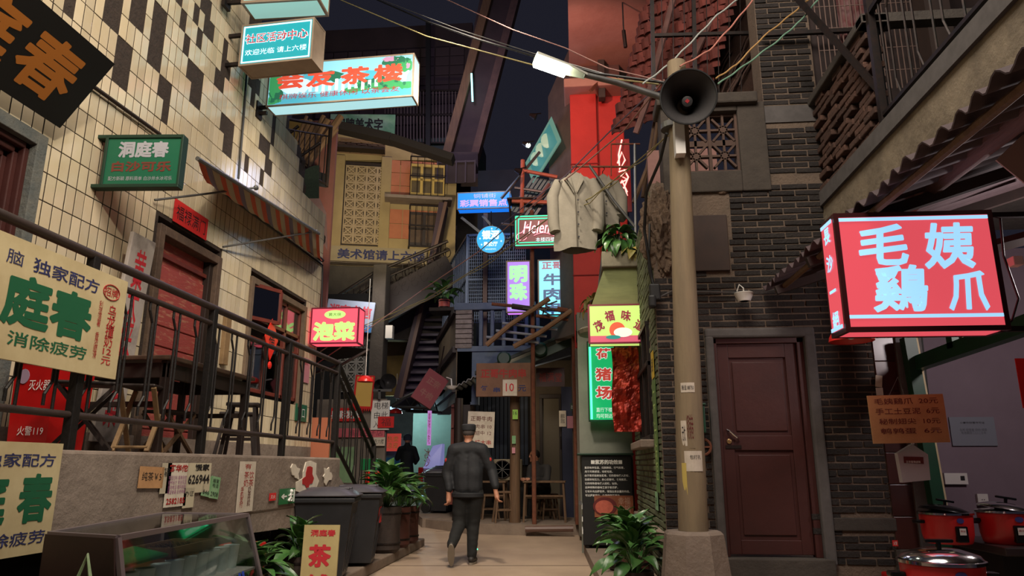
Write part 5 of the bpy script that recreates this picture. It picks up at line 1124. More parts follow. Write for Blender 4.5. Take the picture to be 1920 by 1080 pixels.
# red script neon sign with green border
dkr = EM('dark_red_face', srgb(110, 16, 24), .8); gn = EM('green_tube', (.06, .85, .40), 1.6); pkn = EM('pink_tube', (1, .35, .42), 1.5, False)
r, w_, h_, P = S4('neon_sign', 'dark red neon sign with white script and a double green tube border behind the coats', (964, 404), (1052, 407), (962, 464), 12.4, .12, dkr, 'iron', [], fw=.02)
for k in range(2):
    q = .03 + k * .05; B().tube([(q, -.02, -q), (w_ - q, -.02, -q), (w_ - q, -.02, -h_ + q), (q, -.02, -h_ + q), (q, -.02, -q)], .012, 6).o('border_tube', gn, r, W=False)
text('Helens', r, .52 * w_, -.40 * h_, .66 * w_, .38 * h_, pkn, y=-.012, bold=.015, shear=.25); text('Helens', r, .52 * w_, -.40 * h_, .66 * w_, .38 * h_, EM('wht_neon', (1, .85, .85), 1.3, False), y=-.016, shear=.25, bold=-.005)
text('本楼四楼', r, .66 * w_, -.78 * h_, .4 * w_, .13 * h_, wl, y=-.012)
B().tube([(w_ * (.16 + .11 * math.cos(a)), -.02, -h_ * (.68 + .12 * math.sin(a))) for a in [k * PI / 6 for k in range(10)]] + [(w_ * .3, -.02, -h_ * .3)], .008, 5).o('swash', pkn, r, W=False)
B().tube([(w_ * (.42 + .5 * t), -.02, -h_ * (.66 - .08 * math.sin(t * 4))) for t in [k / 10 for k in range(11)]], .006, 5).o('swash', pkn, r, W=False)
# violet vertical, white-blue vertical
vio = EM('violet_face', srgb(158, 110, 215), 1.0, spots=(2, .15)); grl = EM('green_letter', srgb(160, 240, 170), 1.0, False)
r, w_, h_, P = S4('lit_sign', 'upright violet lit sign with two pale green characters left of the beef skewer sign', (949, 489), (995, 491), (945, 587), 12.8, .2, vio, 'sign_metal', [('明', .5, .26, .66, .30, grl, dict(bold=.06)), ('珠', .5, .6, .66, .30, grl, dict(bold=.06)), ('夜总会', .5, .9, .7, .07, grl)], fw=.025, bottom=EM('violet_bottom', srgb(200, 120, 235), 1.3))
pale = EM('pale_face', srgb(120, 215, 240), 1.15, spots=(1.6, .12)); bll = EM('blue_letter', srgb(30, 90, 150), .5, False)
r, w_, h_, P = S4('lit_sign', 'upright pale blue lit sign with dark blue characters beside the red column', (1008, 487), (1062, 487), (1006, 592), 12.7, .2, pale, 'sign_metal', [('正哥', .5, .11, .7, .13, EM('rd_letter', srgb(170, 80, 110), .7, False), dict(bold=.02)), ('牛', .5, .36, .6, .2, bll, dict(bold=.02)), ('肉', .5, .62, .6, .2, bll, dict(bold=.02)), ('串', .5, .87, .55, .2, bll, dict(bold=.02))], fw=.025, side=EM('cyan_side', srgb(60, 220, 225), 1.2))
# green pig farm sign
pg = EM('pig_green', srgb(20, 165, 95), 1.0, spots=(2, .1)); wg = EM('pig_white', srgb(225, 240, 230), .9, False); rg_ = EM('pig_red', srgb(200, 70, 60), .8, False)
r, w_, h_, P = S4('lit_sign', 'tall green lit sign with red characters on the plaster wall behind the menu cabinet', (1100, 640), (1153, 642), (1098, 790), 10.55, .12, pg, 'dark_green',
   [('荷', .58, .16, .5, .13, wg, dict(bold=.08)), ('荷', .58, .16, .5, .13, rg_, dict(bold=.03, )), ('猪', .56, .42, .54, .15, wg, dict(bold=.08)), ('猪', .56, .42, .54, .15, rg_, dict(bold=.03)), ('场', .56, .65, .54, .15, wg, dict(bold=.08)), ('场', .56, .65, .54, .15, rg_, dict(bold=.03)), ('直行下楼', .55, .86, .55, .055, wg), ('均可到达', .55, .935, .55, .055, wg)], fw=.02)
B().box(.03, .06, -.004, .0, -h_ + .03, -.03).o('edge_tube', EM('green_bright', (.1, 1, .55), 1.8), r, W=False)
for c_ in r.children:
    if c_.name.startswith('lettering') and c_.data.materials[0] == rg_:
        for v in c_.data.vertices: v.co.y -= .003
# 茂福味道 sign
yg = EM('yellow_green', srgb(185, 215, 110), 1.0, spots=(2, .1)); 
r, w_, h_, P = S4('lit_sign', 'yellow-green lit sign with arched dark red characters over a drawn red bun', (1102, 571), (1217, 571), (1101, 645), 8.4, .22, yg, 'maroon_frame', [], fw=.02)
B().box(.02, w_ - .02, .001, .004, -h_ + .02, -.80 * h_).o('pink_strip', EM('pink_strip', srgb(205, 90, 110), .9, False), r, W=False)
for c_, u, v, ro in (('茂', .17, .55, .5), ('福', .35, .30, .15), ('味', .62, .30, -.15), ('道', .83, .55, -.5)): text(c_, r, u * w_, -v * h_, .15 * w_, .26 * h_, EM('mr_letter', srgb(150, 40, 60), .6, False), y=-.003, bold=.03, rot=ro)
def ell(r, nm, u, v, ru, rv, mat, y, a0=0, a1=2 * PI):
    B().prism([(u + ru * math.cos(a0 + (a1 - a0) * k / 20), v + rv * math.sin(a0 + (a1 - a0) * k / 20)) for k in range(20)], lambda a, b_, t: (a, t, b_), y - .001, y).o(nm, mat, r, W=False)
ell(r, 'bun_print', .47 * w_, -.66 * h_, .13 * w_, .2 * h_, EM('bun_red', srgb(215, 90, 60), .9, False), -.001)
ell(r, 'bun_print', .56 * w_, -.72 * h_, .15 * w_, .12 * h_, EM('bun_white', srgb(235, 235, 215), .9, False), -.003)
ell(r, 'leaf_print', .40 * w_, -.84 * h_, .12 * w_, .05 * h_, EM('leaf_teal', srgb(40, 140, 130), .8, False), -.004)
B().box(w_, w_ + .12, .08, .12, -h_ - .02, -h_ + .02).o('bracket_arm', 'iron', r, W=False)
# red foil banner
tag(B().sheet(lambda u, v: (.42 + .33 * v + .012 * math.sin(u * 7), 8.72 + .05 * noise.noise(Vector((u * 7, v * 3, 2))) + .02 * noise.noise(Vector((u * 19, v * 9, 0))), 2.58 - 1.0 * u), 40, 18, .004).o('foil_banner', M('red_foil', srgb(160, 44, 28), .25, .5, n2=srgb(74, 20, 16), sc=7, edge=(.45, .55), bump=.5)), 'crinkled red and gold foil couplet banner hanging beneath the yellow-green sign', 'banner')
# red neon script on the right of column
ns = thing('neon_sign', 'vertical hot pink neon script glowing beside the red column', 'sign', aY(1168, 390, 11.0)); 
nt_ = EM('hot_neon', (1, .28, .24), 3.0); pts = []
def nz(x, y): return aY(x, y, 11.0)
for stroke in ([(1166, 262), (1160, 290), (1162, 318), (1172, 300), (1166, 285), (1158, 306)], [(1160, 322), (1175, 318), (1164, 330), (1176, 336), (1160, 345)], [(1170, 318), (1178, 332), (1170, 352), (1158, 350), (1166, 338), (1176, 360)], [(1160, 356), (1172, 352), (1176, 366), (1164, 368)], [(1162, 372), (1174, 374), (1166, 380), (1172, 388)]):
    B().tube([nz(*p) for p in stroke], .014, 6).o('neon_tube', nt_, ns)
B().box(nz(1155, 260).x, nz(1180, 260).x, 11.06, 11.09, nz(1165, 395).z, nz(1165, 258).z).o('backing', M('neon_back', srgb(120, 20, 20), .6), ns)
# angled billboard left of the red column
bb_ = thing('angled_billboard', 'tilted mint green billboard with pale characters left of the red column', 'billboard', aY(1010, 290, 12.6))
pa, pb_, pc, pd = aY(1034, 218, 12.2), aY(1052, 262, 12.0), aY(1000, 345, 13.4), aY(985, 305, 13.6)
nrm = Vector((0, .08, 0)); B().hexa([pd, pc, pb_, pa] + [p + nrm for p in (pd, pc, pb_, pa)]).o('panel', EM('mint_panel', srgb(110, 160, 140), .55), bb_)
cc = (pa + pb_ + pc + pd) / 4; B().hexa([cc + (p - cc) * .8 - Vector((0, .01, 0)) for p in (pd, pc, pb_, pa)] + [cc + (p - cc) * .8 for p in (pd, pc, pb_, pa)]).o('inner_panel', EM('mint_in', srgb(70, 140, 135), .6), bb_)
for t in (.3, .5, .7):
    q = pd.lerp(pa, t).lerp(pc.lerp(pb_, t), .45); B().sph(q - Vector((0, .03, 0)), .12, 6, (1, .15, 1.3)).o('pale_emblem', EM('pale_em', srgb(170, 200, 170), .6, False), bb_)
for (x, y) in ((993, 215), (980, 268), (965, 318)):
    l_ = thing('spot_lamp', {993: 'topmost small dark spot lamp on an arm over the mint billboard', 980: 'middle small spot lamp with a lit face over the mint billboard', 965: 'lowest small dark spot lamp by the mint billboard'}[x], 'lamp', aY(x, y, 12.2))
    q = aY(x, y, 12.2); B().tube([q, q + Vector((.2, .2, .12))], .012, 5).o('arm', 'iron', l_); B().lathe([(.03, 0), (.07, .12), (.065, .13)], q, 10, Matrix.Rotation(2.0, 4, 'Y')).o('head', 'iron', l_)
    if x == 980: B().sph(q + Vector((.1, -.02, -.06)), .05, 6).o('bulb', EM('spot_face', (.8, .9, .8), 1.5), l_)
# orange scaffold frame with translucent roofing
sfm = thing('pipe_scaffold', 'orange and grey pipe frame carrying striped sheets above the neon signs', 'frame', aY(980, 400, 12.6))
T = lambda pts, r, n='pipe', m='rust', Y=12.6: B().tube([aY(x, y, Y) for x, y in pts], r, 6).o(n, m, sfm)
M('orange_pipe', srgb(190, 100, 70), .6, n2=srgb(130, 70, 54), sc=8)
for pts, r, m in (([(980, 300), (978, 400)], .04, 'orange_pipe'), ([(982, 320), (1045, 332)], .035, 'orange_pipe'), ([(960, 377), (1036, 380)], .04, 'orange_pipe'), ([(1012, 285), (975, 330), (940, 372)], .03, 'grey_metal'), ([(965, 352), (1020, 360)], .03, 'grey_metal'), ([(1030, 345), (1000, 385)], .035, 'pink_wood'), ([(940, 420), (1000, 426)], .025, 'tan_metal'), ([(955, 372), (960, 470)], .02, 'iron')): T(pts, r, m=m)
for k in range(7): B().sheet(lambda u, v: aY(1000 + k * 7 - 45 * u + 6 * v, 330 + k * 2 + 66 * u, 12.75), 3, 2, .01).o('sheet_strip', M('teal_sheet', srgb(74, 108, 108), .4, n2=srgb(40, 58, 62), sc=4), sfm)
# concrete sheets / slanted beams under
b = B()
for (p, q) in (((865, 408), (905, 440)), ((905, 405), (945, 450)), ((930, 470), (1000, 410))): b.beam(aY(*p, 13.2), aY(*q, 13.2), .05, .05)
tag(b.o('strut_frame', 'grey_metal'), 'grey slanting struts under the blue lottery sign', 'frame')
# coats on hangers
M('coat', srgb(130, 124, 110), .9, n2=srgb(102, 97, 86), sc=4, bump=.3)
def coat(name, label, cx, ytop, ybot, wtop, wbot, Y, mat, ph, long_=True):
    top = aY(cx, ytop, Y); bot = aY(cx, ybot, Y); s = (aY(cx + 100, ytop, Y) - top).length / 100; r = thing(name, label, 'garment', (top.x, Y, bot.z)); Hh = top.z - bot.z
    def f(u, v):
        a = v * 2 * PI; ww = (wtop * .5 + (wbot - wtop) * .5 * u) * s; sh = 1 if u > .1 else (.55 + 4.5 * u)
        fold = 1 + .10 * math.sin(a * 5 + ph + u * 4) + .05 * math.sin(a * 11 + u * 9)
        return (top.x + ww * sh * math.cos(a) * fold, Y + (.05 + .06 * u) * math.sin(a) * fold, top.z - Hh * u - .05 * abs(math.cos(a)) * (1 - u) + .015 * math.sin(a * 3))
    b = B(); nu, nv = 14, 28; base = [(Vector(f(i / nu, j / nv))) for i in range(nu + 1) for j in range(nv)]
    b.add(base, [(i * nv + j, i * nv + (j + 1) % nv, (i + 1) * nv + (j + 1) % nv, (i + 1) * nv + j) for i in range(nu) for j in range(nv)] + [tuple(range(nv))]); b.o('body_cloth', mat, r, smooth=60)
    for sd in (-1, 1):
        x0 = top.x + sd * wtop * .46 * s; B().tube([(x0 - sd * .03, Y, top.z - .1), (x0 + sd * .05, Y, top.z - .3), (x0 + sd * .05, Y - .03, top.z - .3 - .38 * Hh), (x0 + sd * .03, Y - .05, top.z - .16 - .62 * Hh)], [.07, .085, .075, .07], 10).o('sleeve', mat, r, smooth=True)
        B().hexa([(top.x + sd * .02, Y - .1, top.z - .30), (top.x + sd * .11, Y - .1, top.z - .12), (top.x + sd * .07, Y - .09, top.z - .02), (top.x + sd * .01, Y - .09, top.z - .26)] + [(top.x + sd * .02, Y - .085, top.z - .30), (top.x + sd * .11, Y - .085, top.z - .12), (top.x + sd * .07, Y - .075, top.z - .02), (top.x + sd * .01, Y - .075, top.z - .26)]).o('lapel', mat, r)
    B().beam((top.x, Y - .115, top.z - .3), (top.x + .01, Y - .125, bot.z + .02), .012, .008).o('placket', M('coat_seam', srgb(96, 90, 78), .9), r)
    for k in range(4): B().lathe([(.012, 0), (.012, .006)], (top.x + .03, Y - .125, top.z - .4 - k * .16), 8, mR).o('button', 'ink', r)
    B().tube([(top.x, Y, top.z - .03), (top.x, Y, top.z + .06), (top.x + .03, Y, top.z + .1), (top.x, Y, top.z + .13)], .006, 5).o('hanger_hook', 'iron', r)
    return r
coat('long_coat', 'long pale grey coat on a hanger, left of the two hung over the alley', 1078, 326, 470, 74, 76, 8.6, 'coat', .3)
coat('grey_jacket', 'shorter pale grey jacket on a hanger with a dark collar, right of the long coat', 1130, 330, 428, 56, 60, 8.9, 'coat', 1.7)
bag = tag(B().sph(aY(1116, 445, 9.1), .14, 8, (1.1, .5, 1.1)).o('dark_cloth', M('black_cloth', srgb(22, 22, 26), .9)), 'black garment hanging between the two pale coats', 'garment')
dr = thing('drying_frame', 'rusty drying pole frame holding the pale coats in front of the red column', 'frame', aY(1130, 310, 8.75))
Tq = lambda pts, r, m='rust', Y=8.75: B().tube([aY(x, y, Y) for x, y in pts], r, 6).o('pole', m, dr)
Tq([(1072, 312), (1190, 313)], .014); Tq([(1146, 270), (1146, 330)], .008); Tq([(1105, 310), (1150, 375), (1190, 425)], .018, 'grey_metal'); Tq([(1190, 270), (1192, 470)], .018, 'grey_metal'); Tq([(1146, 270), (1200, 270)], .012); Tq([(1188, 380), (1225, 285), (1240, 180)], .03, 'wood', 9.0); Tq([(1232, 200), (1205, 370)], .03, 'wood', 9.3)
# bamboo and steel scaffold over the shop roof
bs = thing('bamboo_rack', 'rack of bamboo poles and steel tubes jutting over the beef skewer shop roof', 'rack', aY(1000, 600, 12.6))
for pts, r, m, Y in (([(912, 647), (955, 610), (1030, 560)], .045, 'bamboo', 12.4), ([(963, 650), (1010, 625), (1072, 582)], .045, 'bamboo', 12.4), ([(922, 570), (1065, 583)], .03, 'rust', 12.5), ([(1045, 578), (1110, 590)], .035, 'rust', 12.5), ([(1005, 592), (1070, 600)], .03, 'rust', 12.5),
                     ([(942, 606), (1045, 618)], .025, 'tube_grey', 12.55), ([(930, 620), (1025, 631)], .025, 'tube_grey', 12.55), ([(912, 632), (1010, 642)], .025, 'tube_grey', 12.55), ([(960, 574), (1000, 580)], .05, 'dark_wood', 12.5)):
    M('bamboo', srgb(128, 96, 66), .7, n2=srgb(92, 66, 46), sc=6); M('tube_grey', srgb(136, 140, 150), .4, .3)
    B().tube([aY(x, y, Y) for x, y in pts], r, 8).o('pole', m, bs)
b = B()
for k in range(14): q = aY(random.uniform(985, 1030), random.uniform(568, 584), 12.4); b.beam(q, q + Vector((random.uniform(-.15, .3), 0, random.uniform(-.1, .12))), .04, .02)
b.o('black_rags', 'black', bs)
for (x, lab, Y, y1, y0) in ((1000, 'tall rusty scaffold pole standing before the beef skewer shop', 12.6, 395, 985), (1074, 'rusty scaffold pole at the right end of the skewer shop', 12.6, 420, 848)):
    q0, q1 = aY(x + (2 if x == 1000 else 6), y0, Y), aY(x - 3, y1, Y); q0.z = gz(Y) if x == 1000 else 0.24
    tag(B().tube([q0, q0.lerp(q1, .5), q1], .038, 8).o('scaffold_pole', 'rust', smooth=True), lab, 'pole')
tag(B().tube([aY(985, 992, 12.45), aY(1075, 991, 12.45)], .05, 8).o('curb_pipe', 'tan_metal'), 'pinkish pipe lying along the shop step', 'pipe')
# ================================================================ beef skewer shop
cr = thing('lean_to_canopy', 'dark green lean-to canopy sloping above the beef skewer shop', 'canopy', (-1, 13.2, 2.5))
q = [aY(855, 728, 12.9), aY(890, 702, 12.9), aY(1082, 620, 12.9)]
B().hexa([q[1], q[2], q[2] + Vector((0, 2.4, 0)), q[1] + Vector((0, 2.4, 0))] + [p + Vector((0, 0, .06)) for p in (q[1], q[2], q[2] + Vector((0, 2.4, 0)), q[1] + Vector((0, 2.4, 0)))]).o('roof_sheet', M('canopy_green', srgb(24, 44, 38), .6, n2=srgb(60, 44, 36), sc=5), cr)
B().beam(q[1] + Vector((0, .1, -.14)), q[2] + Vector((0, .1, -.14)), .08, .14).o('front_beam', 'dark_green', cr)
B().sheet(lambda u, v: (q[0] - Vector((.05, 0, 0))).lerp(q[1] + Vector((.15, 0, .03)), u) + Vector((0, 1.5 * v, .02 * math.sin(u * 40))), 30, 2, .015).o('corrugated_piece', 'grey_metal', cr)
for x in (1013, 945):
    o_ = aY(x, 655 if x > 1000 else 672, 12.86); B().lathe([(.12, -.03), (.13, 0), (.1, .03)], o_, 16, mR).o('round_end', 'dark_green', cr)
def wpost(x, Y, ztop, lab, mat='wood', r=.09):
    q = aY(x, 900, Y); return tag(B().tube([(q.x, Y, .24), (q.x + .01, Y, (ztop + .24) / 2), (q.x, Y, ztop)], [r * 1.1, r, r * .95], 10).o('wooden_post', mat, smooth=True), lab, 'post')
wpost(965, 12.95, 2.75, 'bare wooden post with small stickers in front of the air conditioner')
wpost(858, 13.3, 2.4, 'dark wooden corner post at the left of the beef skewer shop', 'dark_wood', .08)
wpost(920, 15.3, 2.4, 'thin inner post at the back wall of the beef skewer shop', 'dark_wood', .05)
bw_ = sroot('wall_shop_back', (-1, 15.0, 0.24))
B().box(-2.3, -.9, 15.1, 15.2, .24, 3.1).o('wall_core', M('shop_dark', srgb(40, 34, 32), .85), bw_)
for k in range(14): B().bev(-2.2 + k * .085, -2.13 + k * .085, 15.05, 15.09, 1.2, 2.7, .004).o('slat', M('blue_slat', srgb(44, 56, 78), .6, vary=.2), bw_)
B().box(-.95, .1, 14.7, 14.8, .24, 3.3).o('inner_wall', M('shop_plaster', srgb(92, 80, 66), .85, n2=srgb(60, 52, 44), sc=3), bw_)
dd = sroot('door_4', (-.3, 14.5, .24)); x0, x1 = aY(1017, 800, 14.5).x, aY(1048, 800, 14.5).x
B().bev(x0 - .06, x0, 14.55, 14.66, .24, 2.5, .005).bev(x1, x1 + .05, 14.55, 14.66, .24, 2.5, .005).bev(x0 - .06, x1 + .05, 14.55, 14.66, 2.5, 2.58, .005).o('frame', 'dark_wood', dd)
B().box(x0, x1, 14.62, 14.66, .24, 2.5).o('leaf', M('olive_door', srgb(84, 74, 56), .6), dd)
B().box(x1 + .06, x1 + .46, 14.3, 14.34, .24, 2.7).o('side_leaf', M('navy_door', srgb(32, 38, 66), .6), dd); B().tube([(x0 + .36, 14.58, 1.5), (x0 + .36, 14.54, 1.5), (x0 + .36, 14.54, 1.75), (x0 + .36, 14.58, 1.75)], .01, 5).o('handle', 'iron', dd)
struct(B().hexa([(-.1, 13.3, .24), (.1, 13.3, .24), (.1, 14.9, .24), (-.1, 14.9, .24), (-.1, 13.3, 3.35), (.1, 13.3, 3.35), (.1, 14.9, 3.35), (-.1, 14.9, 3.35)]).o('wall_shop_right', 'shop_plaster'))
P, w_, h_, _ = fit((893, 681), (995, 684), (890, 744), Y=12.6, yaw=0)
r = board('shop_board', 'old brown board with faded red characters and a white 10 price card', P, w_, h_, .05, (0, 0, R_(1)), M('board_brown', srgb(122, 88, 66), .8, n2=srgb(84, 58, 44), sc=4), [('正哥牛肉串', .5, .31, .82, .26, M('faded_red', srgb(150, 48, 40), .8), dict(bold=.03)), ('每', .15, .76, .12, .18, 'ink_blue', dict(bold=.02)), ('串', .38, .8, .12, .14, 'ink_blue', dict(bold=.02)), ('元', .84, .76, .14, .18, 'ink_blue', dict(bold=.02))], bev=.01)
B().box(.49 * w_, .75 * w_, -.012, -.004, -h_ * .98, -h_ * .5).o('price_card', 'paper', r, W=False); text('10', r, .62 * w_, -.73 * h_, .15 * w_, .24 * h_, 'paint_red', y=-.016, bold=.005)
P, w_, h_, _ = fit((878, 771), (928, 766), (884, 838), Y=12.85, yaw=0)
board('menu_sheet', 'cream paper skewer menu hanging behind the walking man', P, w_, h_, .01, (0, R_(2), 0), 'paper', [('正哥牛肉', .5, .2, .8, .14, 'ink_maroon', dict(bold=.01)), ('牛肉串 10', .5, .42, .8, .12, 'ink_maroon'), ('鸡翅中 12', .5, .6, .8, .12, 'ink_maroon'), ('烤大串', .6, .86, .6, .13, 'ink_red', dict(bold=.01))], cat='menu')
# AC unit
ac = thing('air_conditioner', 'beige air conditioner unit standing behind the wooden post in the skewer shop', 'air conditioner', (-1.35, 14.2, .24)); a = aY(925, 861, 13.9); c = aY(978, 901, 13.9)
B().bev(a.x, c.x, 13.9, 14.2, c.z, a.z, .02).o('casing', M('ac_beige', srgb(158, 146, 122), .6), ac); B().box(a.x + .05, c.x - .05, 13.95, 14.15, .24, c.z).o('stand', 'iron', ac)
fc = aY(942, 880, 13.88); B().lathe([(.17, 0), (.17, .02), (.15, .02), (.15, 0)], fc, 20, mR).o('fan_ring', 'iron', ac); B().lathe([(.15, -.01), (.15, 0)], fc, 20, mR).o('fan_void', 'void', ac)
for k in range(8): a_ = k * PI / 4; B().beam(fc + Vector((0, -.03, 0)), fc + Vector((.16 * math.cos(a_), -.03, .16 * math.sin(a_))), .01).o('fan_rib', 'grey_metal', ac)
# tables and stools
def ltable(label, x0, x1, y0, y1, ztop, group=None):
    r = thing('wooden_table', label, 'table', ((x0 + x1) / 2, (y0 + y1) / 2, .24)); B().bev(x0, x1, y0, y1, ztop - .03, ztop, .006).o('tabletop', 'wood', r)
    for x in (x0 + .04, x1 - .04):
        for y in (y0 + .04, y1 - .04): B().beam((x + (.03 if x > (x0 + x1) / 2 else -.03), y, .24), (x, y, ztop - .03), .035, .035, (0, 1, 0)).o('leg', 'wood', r)
    B().beam((x0 + .03, y0 + .04, ztop - .25), (x1 - .03, y0 + .04, ztop - .25), .02, .03).beam((x0 + .03, y1 - .04, ztop - .3), (x1 - .03, y1 - .04, ztop - .3), .02, .03).o('stretcher', 'wood', r); return r
a = aY(980, 905, 12.95); c = aY(1060, 905, 12.95); ltable('rustic wooden table in front of the seated man', a.x, c.x, 12.95, 13.5, .93)
a = aY(905, 905, 13.3); c = aY(948, 905, 13.3); ltable('dark wooden table partly hidden behind the walking man', a.x - .3, c.x, 13.3, 13.8, .92)
def pstool(label, px, Y, h=.5): q = aY(px, 950, Y); return plain_stool('wooden_stool', label, q.x, Y, .24, h, .15, 'wood')
pstool('wooden stool with splayed legs just right of the walking man', 943, 12.95, .52); pstool('wooden stool behind the rustic table on the right', 1030, 13.75, .45); pstool('wooden stool at the left edge of the skewer shop table', 918, 13.7, .45)
# stickers, papers in the shop
def yboard(name, label, TL, TR, BL, Y, mat, txts=(), d=.006, rot=0, cat='sticker', bold=0):
    P, w, h, _ = fit(TL, TR, BL, Y=Y, yaw=0); return board(name, label, P, w, h, d, (0, rot, 0), mat, txts, cat=cat)
yboard('sticker', 'lime green sticker reading 16 on the bare wooden post', (961, 768), (971, 766), (963, 786), 12.83, M('lime_paper', srgb(150, 200, 90), .8), [('16', .5, .35, .7, .4, 'ink')])
yboard('sticker', 'small pale green sticker halfway down the bare wooden post', (960, 817), (967, 817), (960, 832), 12.83, 'green_paper')
yboard('sticker', 'small pink sticker low on the bare wooden post', (960, 839), (966, 839), (960, 850), 12.83, 'pink_paper')
yboard('paper_notice', 'white paper notice taped to the navy shop door', (1048, 770), (1061, 768), (1050, 800), 14.27, 'paper', [('通知\n须知', .5, .5, .6, .6, 'ink')], cat='notice')
yboard('paper_notice', 'pink notice beside the rusty pole at the right of the skewer shop', (1063, 780), (1075, 780), (1063, 803), 13.2, 'pink_paper', cat='notice')
yboard('exit_plate', 'tiny dark exit plate at the right end of the skewer shop', (1069, 756), (1081, 756), (1069, 770), 13.2, 'dark_green', [('出口', .5, .5, .7, .5, 'ink_white')], cat='sign')
yboard('red_plaque', 'dark red plaque with dim characters under the canopy at the right', (1005, 690), (1058, 672), (1005, 725), 13.6, 'maroon_door', [('福满堂', .5, .5, .8, .5, 'faded_red')], cat='plaque')
# leaning dark red sign at the left corner of the block and small lamp
r = board('hanging_plaque', 'tilted dark red hanging sign at the left corner of the centre block', aY(806, 690, 13.0), .42, .62, .1, (0, R_(32), R_(20)), M('plaque_red', srgb(110, 40, 48), .7), [('正宗', .5, .3, .6, .22, 'brown_edge', dict(bold=.02)), ('牛肉', .5, .7, .6, .22, 'brown_edge', dict(bold=.02))])
B().tube([(.21, .05, 0), (.0, .05, .5)], .012, 5).o('hanging_rod', 'iron', r, W=False)
lp = thing('dish_lamp', 'small white dish lamp at the corner under the blue painted wall', 'lamp', aY(847, 727, 12.8)); q = aY(847, 727, 12.8); B().lathe([(.03, -.03), (.06, -.02), (.11, .03)], q, 14).o('shade', 'white', lp); B().tube([q + Vector((0, 0, .02)), q + Vector((-.02, .05, .16)), q + Vector((-.15, .3, .22))], .012, 6).o('arm', 'white', lp)
# ================================================================ menu cabinet and plants on the right
mc = thing('menu_cabinet', 'black cabinet printed with white menu text and a food photo beside the brick wall', 'cabinet', (.4, 10.4, .12))
x0, x1 = .04, .72
B().bev(x0, x1, 10.2, 10.7, .16, 1.33, .008).o('body', 'black', mc); B().bev(x0 - .06, x1 + .03, 10.16, 10.74, 1.33, 1.36, .008).o('top', 'dark_green', mc)
for s_, zc, hh in (('■紫苏的功效■', 1.24, .06),): o_ = text(s_, mc, (x0 + x1) / 2 - .4, zc - .12, .42, hh, 'ink_white', y=-.205, bold=.03)
for k, s_ in enumerate(('紫苏味辛性温，归肺脾经，行气和胃，', '用于风寒感冒，咳嗽呕恶。', '由于紫苏能解鱼蟹毒，它的香味使人放松，', '当感到有压力，身心疲惫时，食用紫苏，', '它的特殊香味使人轻松，愉快。', '这种特殊的香味来源于紫苏醛，', '它有补充血糖营养，增强血液含量的作用，', '可以提高视力，让身体恢复活力。')):
    wd = .60 * len(s_) / 19; text(s_, mc, x0 - .4 + .04 + wd / 2, 1.165 - .12 - k * .052, wd, .032, 'ink_white', y=-.205, bold=.015)
B().box(x0 + .16, x1 - .0, 10.185, 10.2, .52, .80).o('photo_panel', M('photo_brown', srgb(120, 66, 44), .5, n2=srgb(160, 96, 60), sc=6), mc)
ell_c = Vector(((x0 + x1) / 2 - .4 - .06, 0, .66 - .12))
def ell2(nm, u, v, ru, rv, mat, y): B().prism([(u + ru * math.cos(k * PI / 12), v + rv * math.sin(k * PI / 12)) for k in range(24)], lambda a, b_, t: (a, t, b_), y - .004, y).o(nm, mat, mc, W=False)
ell2('plate_print', -.06, .54, .16, .12, 'ink_maroon', -.216); ell2('meat_print', -.07, .53, .12, .09, M('meat', srgb(190, 96, 76), .6, n2=srgb(140, 60, 50), sc=20), -.221)
text('幸福\n的锅', mc, .2, .56, .16, .2, M('script_tan', srgb(170, 130, 110), .6), y=-.216, bold=.01)
for k in range(3): B().box(x0 - .012, x0, 10.22, 10.66, .3 + k * .16, .36 + k * .16).o('side_label', 'ink_white', mc)
B().box(x0 - .05, x0 - .01, 10.18, 10.6, .68, .71).o('side_rail', 'grey_metal', mc)
for x in (x0 + .06, x1 - .06): B().lathe([(.035, -.02), (.035, .02)], (x, 10.26, .145), 10, Matrix.Rotation(PI / 2, 4, 'Y')).o('castor', 'black', mc)
leaf_b = B().sheet(lambda u, v: (math.sin(PI * min(1, u * 1.01)) ** .75 * .062 * (v * 2 - 1) * (1.1 - .4 * u), u * .24, .07 * math.sin(u * 2.0) - .014 * (1 - abs(v * 2 - 1)) - .13 * u * u), 7, 4, .0015)
